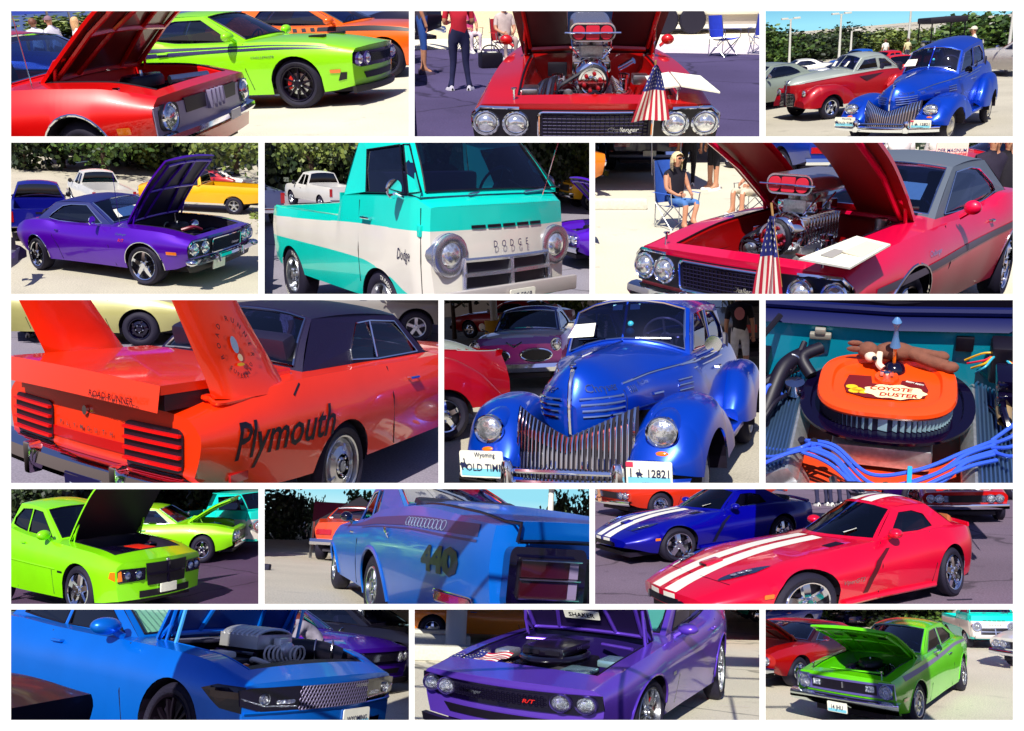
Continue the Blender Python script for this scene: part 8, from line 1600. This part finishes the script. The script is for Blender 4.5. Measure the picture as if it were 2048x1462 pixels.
# ================================================================ bay 14: purple modern coupe with a shaker scoop
def bay14():
    p = 14; ground(14, '#e2dcc6', 4, 60, -14, 16, var=.05, speck=.08)
    PU = paint('violet', '#7456cc', .45, .3)
    c = Car(p, 'modern_coupe', 'purple modern coupe with black shaker scoop and hood raised', (.56, 8.76, -118.4), (1.261, .986, .804, .042, -.091, .077, .056)); body_chnew(c, PU, holes=[(-3.25, -.85, .88), (-.55, .66, .84)])
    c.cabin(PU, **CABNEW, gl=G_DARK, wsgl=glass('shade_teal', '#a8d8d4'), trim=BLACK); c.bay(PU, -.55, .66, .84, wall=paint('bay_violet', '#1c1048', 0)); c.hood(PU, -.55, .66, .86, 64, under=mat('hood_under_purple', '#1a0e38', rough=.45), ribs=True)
    c.add('sunshade', grid([[(lerp(-.80, -1.45, t)-.05*abs(u)**2-.05, u*.62, lerp(1.06, 1.38, t)-.02) for u in np.linspace(-1, 1, 5)] for t in (0, .5, .95)]), mat('shade_mint', '#bfe8dc', rough=.4), smooth=False)
    SB = mat('scoop_black', '#100a1c', rough=.3, coat=.4); s = c.add('shaker_scoop', join(lathe([(.30, -.07), (.34, -.03), (.335, .0), (.30, .02)], 40, 'z', (.16, 0, .93)), tr(bx(-.26, .24, -.22, .22, 0, .10), Matrix.Translation((.14, 0, .94)))), SB, bev=.03)
    for sd in (1, -1): c.add('scoop_opening', tr(bx(.0, .012, -.075, .075, -.025, .025), Matrix.Translation((.375, sd*.11, .985))), BLACK, s)
    for sd in (1, -1): V, F = text('392', .05, .1, 1.2, .01); c.add('scoop_lettering', ([(.10-a*sd*-1, sd*.226, .98+b) for a, b in V], F), SATIN, s, smooth=False)
    c.add('engine_block', bx(-.2, .4, -.3, .3, .6, .86), BLACK, bev=.04); c.add('fan_shroud', join(*[bx(.44, .56, -.3+i*.03, -.285+i*.03, .74, .86) for i in range(10)]), BLACKG, smooth=False); c.add('strut_brace', join(tube([(-.25, .62, .95), (-.42, .2, .93)], .02, 8), tube([(-.25, -.62, .95), (-.42, -.2, .93)], .02, 8)), PU)
    SV = mat('silver_cover', '#a8d4dc', rough=.25, metal=.7); t = c.add('fuse_cover', tr(bx(-.10, .14, -.14, .14, 0, .05), Matrix.Translation((.42, .42, .82))), SV, bev=.02)
    for i in range(7): c.add('cover_slat', tr(bx(.142, .15, -.12+i*.037, -.10+i*.037, -.03, .04), Matrix.Translation((.42, .42, .82))), SV, t)
    c.add('battery_cover', bx(-.1, .15, .44, .66, .82, .90), SV, bev=.02); c.add('reservoir', bx(.0, .2, -.68, -.5, .80, .90), ALU, bev=.03); c.add('radiator_label', bx(.56, .60, -.2, .12, .835, .84), SV, smooth=False)
    V, F = text('SHAKER', .085, 0, 1.0, .02); M = c.hoodM @ Matrix.Translation(c.deck(-.24, 0, -.085)) @ Matrix.Rotation(pi/2, 4, 'Z') @ Matrix.Rotation(pi, 4, 'X')
    lab = c.add('hood_label', tr(prism(rrect(.42, .12, .01), lambda a, b, d: (a, b, d), .006), M), PAPER, smooth=False); c.add('label_lettering', tr(([(a, b-.03, .009) for a, b in V], F), M), BLACKG, lab, smooth=False)
    g = front_chnew(c, PU); V, F = text('Challenger', .055, .3, 1, .006); c.add('script_badge', ([c.fx(a-.27, b+.66, .03) for a, b in V], F), CHROME, g, smooth=False); V, F = text('R/T', .06, .25, 1.2, .02); c.add('red_badge', ([c.fx(a+.30, b+.635, .03) for a, b in V], F), mat('badge_red', '#d0201c', rough=.4), g, smooth=False)
    for sd in (1, -1): c.mirror_pod(sd, -.98, 1.02, PU, (.085, .12, .07), .15); c.handle(sd, -2.3, .90, PU); c.seam(sd, [(-.80, .97), (-.78, .6), (-.70, .3)]); c.seam(sd, [(-2.5, .98), (-2.55, .6), (-2.45, .34)]); c.decal('fender_badge', sd, rrect(.10, .04, .006, 2, -.58, .66), SATIN, .006)
    c.line('hood_prop', [c.deck(-.3, .84, 0), c.hoodM @ Vector(c.deck(-.1, .82, -.05))], .018, PU); c.arch_lip(PU, .012, None); c.wheels(style='split', rim=SATIN, rr=.265, brake=mat('caliper_red', '#d01818', rough=.4)); c.warp()
    def fl(u, v): return wp(c.k, (.62-.26*v-.02*u, -.86+.52*u, .86+.04*v+.02*sin(9*u)+.015*sin(7*v)))
    flag(p, 'small striped flag draped over the purple engine bay edge', c.root.matrix_world.copy(), drape=fl)
    x, y = at(p, 905, 1288); coupe(p, 'orange_coupe', 'orange classic coupe with black tail stripe behind the white pole', (x+1.5, y+.8, 2), '#f08a10', style='star', k=(.68, .68, .68, 0, 0, 0, 0))
    x, y = at(p, 910, 1300); t = thing(p, 'pole', 'thick white pole left of the purple coupe', 'pole', x, y); ob('shaft', tube([(0, 0, 0), (0, 0, 6)], .17, 14), mat('lamp_white', '#dcdcd4', rough=.5), t); ob('base_collar', lathe([(.24, 0), (.24, .06), (.17, .10)], 14), mat('lamp_white', '#dcdcd4', rough=.5), t)
    CP = mat('concrete_grey', '#cfcdbf', rough=.9, noise=.1)
    for i, (u, v, l2) in enumerate(((862, 1320, 'nearest concrete parking stop left of the white pole'), (848, 1296, 'middle concrete parking stop'), (840, 1284, 'farthest concrete parking stop'))): x, y = at(p, u, v); solo(p, 'parking_stop', bx(-.8, .75, -.13, .13, 0, .22), CP, l2, 'parking stop', x, y, yaw=.12, bev=.04, group='parking stops by the pole')
    x, y = at(p, 888, 1270); camp_chair(p, 'grey folding chair beside the white pole', x, y, -30, '#6a6878', sc=.8)
    x, y = at(p, 838, 1256); person(p, 'person in jeans at the upper left edge', x, y, 0, '#303058', '#28305c', sc=.9)
    x, y = at(p, 858, 1232); coupe(p, 'dark_car', 'dark car in the far upper left', (x, y+3, 180), '#3a3a4a', k=(.6, .6, .6, 0, 0, 0, 0))
    x, y = at(p, 1500, 1246); coupe(p, 'teal_coupe', 'teal green car with chrome wheel at the upper right corner', (x+.3, y+1, 180), '#1a8a78', style='star', k=(.6, .6, .6, 0, 0, 0, 0))
    x, y = at(p, 1478, 1414); solo(p, 'paint_mark', ([(x-.2, y, .004), (x+.12, y, .004), (x+.12, y+.05, .004), (x-.2, y+.05, .004)], [(0, 1, 2, 3)]), mat('mark_pale', '#e8e0d0', rough=.8), None, None, kind='structure', smooth=False)
bay14()
# ================================================================ bay 15: lime classic coupe with ribbed hood up
def bay15():
    p = 15; ground(15, '#e4dcc8', 6, 70, -10, 30, var=.06, crack=False); sky_sheet(p, 110, ('#f4f0e8', '#e8f2f0'), 90, -8, 40)
    LI = paint('lime_classic', '#74e018', .1); IN = mat('hood_under_lime', '#6cd814', rough=.4, coat=.5)
    c = Car(p, 'classic_coupe', 'lime classic coupe with its ribbed lime hood raised over an empty looking bay', (5.46, 13.63, -130.4), (1.325, .828, .911, .07, -.008, .046, .14))
    c.body(LI, -3.75, .84, W=[(-3.75, .76), (-3.2, .88), (-2.6, .925), (-1.5, .90), (-.3, .915), (.5, .90), (.84, .86)], zl=[(-3.75, .44), (-3.2, .3), (-2.2, .22), (0, .22), (.84, .34)], zb=[(-3.75, .80), (-3.2, .92), (-2.6, .97), (-1.9, .92), (-.7, .905), (.2, .87), (.84, .80)], zc=[(-3.75, .85), (-3.0, .99), (-.65, .96), (.2, .93), (.84, .83)], axles=(0, -2.74), ra=.37, rt=.315, wl=.92, wb=.91, zm=[(-3.7, .70), (.8, .66)], cf=.05, cr=.08, holes=[(-2.8, -.72, .88), (-.52, .70, .80)])
    c.cabin(LI, (-.55, -.74), (-1.25, -1.33), (-2.1, -2.2), (-3.0, -2.85), 1.31, .60, 1.265, [[(-.98, .925), (-1.36, 1.215), (-1.72, 1.23), (-1.76, .935)], [(-1.82, .94), (-1.78, 1.23), (-2.15, 1.19), (-2.45, 1.05), (-2.4, .98)]], gl=G_BLACK, wsgl=G_BLUE, trim=SATIN)
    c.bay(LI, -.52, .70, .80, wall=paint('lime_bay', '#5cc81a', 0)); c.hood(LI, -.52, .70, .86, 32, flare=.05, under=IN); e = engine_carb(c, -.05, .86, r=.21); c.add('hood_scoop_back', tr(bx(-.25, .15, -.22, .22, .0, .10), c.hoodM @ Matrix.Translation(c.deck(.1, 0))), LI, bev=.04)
    for i in range(7): c.add('hood_slot', tr(bx(-.02, .02, -.05, .05, -.004, .0), c.hoodM @ Matrix.Translation((.56, -.48+i*.16, c.deck(.56, .3)[2]-.062))), BLACK, c.hoodo, smooth=False)
    for i in range(4): c.add('hood_slot', tr(bx(-.03, .03, -.08, .08, -.004, .0), c.hoodM @ Matrix.Translation((.30, -.42+i*.28, c.deck(.3, .3)[2]-.066))), BLACK, c.hoodo, smooth=False)
    c.fplate('nose_panel', [(-.80, .55), (.80, .55), (.82, .76), (-.82, .76)], mat('nose_lilac', '#6a62a8', rough=.4, metal=.2), .010); c.fplate('grille', [(-.56, .585), (.56, .585), (.56, .73), (-.56, .73)], BLACK, .014); c.fplate('grille_emblem', [(-.012, .63), (.012, .63), (.012, .72), (-.012, .72)], SATIN, .03)
    for sd in (1, -1): c.lamp(sd*.70, .65, .092, .015, ring=CHROME); c.fplate('park_lamp', rrect(.14, .09, .015, 3, sd*.46, .67), LENS, .025, .012); c.line('nose_trim', [c.fx(sd*y, z, .012) for y, z in ((.60, .77), (.84, .77), (.85, .55))], .012, SATIN)
    c.add('bumper', grid([[c.fx(y, z, o) for z, o in ((.36, .02), (.365, .10), (.42, .13), (.50, .12), (.52, .08), (.525, .01))] for y in np.linspace(-.93, .93, 21)]), mat('bumper_chrome', (.75, .85, .85), rough=.12, metal=1)); plate(c, -.05, .36, .34, .15, c.x1+.12, [('14 JHU', 0, -.03, .09)])
    c.band('side_stripe', 1, [(-3.2, .885), (-2.4, .925), (-1.5, .875), (.50, .825)], [(-3.2, .845), (-2.4, .875), (-1.5, .82), (.50, .755)], mat('stripe_grey2', '#7c7898', rough=.4)); c.decal('side_marker', 1, rrect(.17, .05, .01, 2, .55, .50), AMBER, .012)
    for sd in (1, -1): c.seam(sd, [(-.62, .88), (-.64, .5), (-.56, .24)]); c.seam(sd, [(-1.95, .9), (-2.0, .6), (-1.9, .24)]); c.mirror_round(sd, -.98, .92, r=.06); c.handle(sd, -1.8, .80); fender_pin(c, .72, sd*.6, .82)
    c.add('latch_bar', tube([c.deck(.60, .7, -.0), c.deck(.66, .2, .0), c.deck(.66, -.4, .0)], .016, 6), LI); c.wheels(style='rally', rr=.205, rim=SATIN, letters='BFGoodrich'); c.arch_lip(LI, .01); c.warp()
    coupe(p, 'classic_coupe', 'dark red coupe with hood raised left of the lime coupe', (4.54, 16.66, -138.8), '#b01810', k=(.945, 1.001, .796, 0, .033, .011, -.001), hood=32, under=mat('hood_under_red3', '#5a0a10', rough=.5), gl=G_CLEAR)
    x, y = at(p, 1545, 1300); coupe(p, 'blue_car', 'blue car behind the red open hood at the left edge', (x-.6, y+1.6, -140), '#2a3a9a', gl=G_CLEAR, k=(.85, .85, .8, 0, 0, 0, 0))
    x, y = at(p, 1960, 1290); cabover(p, 'turquoise and white cab over pickup facing the camera behind the lime coupe', (x-.05, y-.5, -98), (.55, .56, .60, 0, 0, 0, 0), False)
    for i, (u, v) in enumerate(((1995, 1268), (2020, 1268))): x, y = at(p, u, v+12); pickup(p, 'parked_suv', ('white tall car with red tail lamps behind the turquoise pickup', 'second white tall car at the right edge')[i], (x+.2, y+3, 100), '#e8e6e0', k=(.42, .5, .5, 0, 0, 0, 0))
    for i, u in enumerate((1740, 1785, 1825, 1862, 1895)): x, y = at(p, u, 1262); coupe(p, 'parked_car', '%s dark blue car of the far row under the trees' % 'first second third fourth fifth'.split()[i], (x, y+2, 95), '#2a2a78', k=(.26, .3, .3, 0, 0, 0, 0), group='dark cars of the far row')
    x, y = at(p, 2030, 1360); coupe(p, 'white_car', 'white car front cut by the right edge', (x+1.25, y+1.0, -150), '#f2f0ea', k=(.8, .8, .8, 0, 0, 0, 0))
    x, y, z = aty(p, 1644, 1219, 30); lamp_post(p, 'pale lamp post above the raised lime hood', x, 30, z+2, 1, .09, .5); x, y, z = aty(p, 1708, 1226, 45); t = thing(p, 'red_building', 'small red building among the far trees', 'building', x, 46); ob('wall', bx(-.35, .35, 0, 1, 0, z), mat('wall_red', '#a83040', rough=.7), t)
    for i, (u, v0, w, ms, Y) in enumerate(((1545, 1215, 50, DARKG, 36), (1580, 1225, 36, OLIVE, 34), (1612, 1218, 40, GREENS, 35), (1660, 1216, 30, GREENS, 38), (1690, 1232, 26, OLIVE, 40), (1728, 1222, 30, OLIVE, 36), (1770, 1214, 50, DARKG, 34), (1815, 1212, 50, DARKG, 35), (1860, 1216, 46, GREENS, 33), (1905, 1212, 50, DARKG, 35), (1950, 1216, 46, GREENS, 34), (1995, 1210, 50, DARKG, 33), (2030, 1215, 50, DARKG, 35))):
        Y *= .74; x, y, z = aty(p, u, v0, Y); tree(p, '%s tree from the left behind the lime classic coupe' % 'first second third fourth fifth sixth seventh eighth ninth tenth eleventh twelfth thirteenth'.split()[i], x, Y, z+.3, w*Y/1700*1.3, -.25, ms, i+1, 1900, size=.15)
bay15()
# ---------------------------------------------------------------- trim each model to its bay
def trim():
    E_ = np.array(EYE); deps = bpy.context.view_layer; deps.update()
    def bay_of(o):
        while o.parent: o = o.parent
        return ROOTS.get(o.name)
    dead = []; done = {}
    for o in [q for q in bpy.data.objects if q.type == 'MESH']:
        p = bay_of(o)
        if p is None: continue
        (u0, v0, u1, v1) = BAY[p][0]; u0, v0, u1, v1 = u0-5, v0-5, u1+5, v1+5
        me = o.data; n = len(me.vertices); A = np.empty(n*3, 'f'); me.vertices.foreach_get('co', A); A = A.reshape(-1, 3)
        M = np.array(o.matrix_world); Wd = A @ M[:3, :3].T+M[:3, 3]-E_
        # the four side faces of the bay, as planes through the eye point: inside where >= 0
        pl = [np.array((1, -(u0-1024)/FOC, 0)), np.array((-1, (u1-1024)/FOC, 0)), np.array((0, (731-v0)/FOC, -1)), np.array((0, -(731-v1)/FOC, 1)), np.array((0, 1.0, 0))]
        of = [0, 0, 0, 0, -1.42]
        D = [Wd @ q+c for q, c in zip(pl, of)]
        if any((d < 0).all() for d in D): dead.append(o); continue
        cut = [q for q, d in enumerate(D) if (d < 0).any()]
        if not cut: continue
        if me.users > 1: me = o.data = me.copy()
        b = bmesh.new(); b.from_mesh(me); Mi = o.matrix_world.inverted()
        for q in cut:
            nrm = Vector(pl[q]); co = EYE-nrm.normalized()*0+(Vector((0, 1.42, 0)) if q == 4 else Vector((0, 0, 0)))
            lc = Mi @ co; ln = (o.matrix_world.to_3x3().transposed() @ nrm).normalized()
            bmesh.ops.bisect_plane(b, geom=list(b.verts)+list(b.edges)+list(b.faces), plane_co=lc, plane_no=ln, clear_inner=True, dist=1e-6)
        if not b.faces: b.free(); dead.append(o); continue
        b.to_mesh(me); b.free(); me.update()
    def deep(o): return [o]+[w for ch in o.children for w in deep(ch)]
    ds = set(dead)
    for o in dead:
        for ch in list(o.children):
            if ch not in ds:
                mw = ch.matrix_world.copy(); ch.parent = o.parent; ch.matrix_parent_inverse.identity(); ch.matrix_basis = Matrix.Identity(4) if o.parent else mw
    for o in dead: bpy.data.objects.remove(o)
    for o in [q for q in bpy.data.objects if q.type == 'EMPTY' and not q.children]: bpy.data.objects.remove(o)
trim()
# ---------------------------------------------------------------- the white wall with its fifteen openings
def display_board():
    y, t = 1.30, .008
    r = bpy.data.objects.new('display_board', None); COL.objects.link(r); r.location = (0, y, 0); tag(r, 'white display board with fifteen rectangular openings', 'display board')
    wm = mat('board_white', (.88, .88, .86), rough=.7)
    sc = lambda u, v, yy: ((u-1024)/FOC*yy, yy-y, EYE.z+(731-v)/FOC*yy)
    out = [(-260, -220), (2308, -220), (2308, 1682), (-260, 1682)]
    hs = [[(b[0][0], b[0][1]), (b[0][2], b[0][1]), (b[0][2], b[0][3]), (b[0][0], b[0][3])] for b in BAY.values()]
    P, T = poly(out, hs); n = len(P)
    V = [sc(u, v, y) for u, v in P]+[sc(u, v, y+t) for u, v in P]
    Fc = list(T)+[tuple(i+n for i in q) for q in T]
    for k in range(0, n, 4): Fc += [(k+i, k+(i+1) % 4, k+(i+1) % 4+n, k+i+n) for i in range(4)]
    ob('panel', (V, Fc), wm, r, smooth=False)
    for s_ in (-.9, .9): ob('leg', bx(s_-.03, s_+.03, .02, .08, 0, 1.3), wm, r, smooth=False)
    o = ob('bounce_floor', grid([[(a, b, 0) for a in (-30, -10, 0, 10, 30)] for b in (-40, -10, 0, 1.42)]), mat('bounce_floor_grey', (.12, .12, .13), rough=.9, noise=.1, nscale=3), smooth=False); o['kind'] = 'structure'  # unseen floor added before the board for bounce light and reflections
display_board()
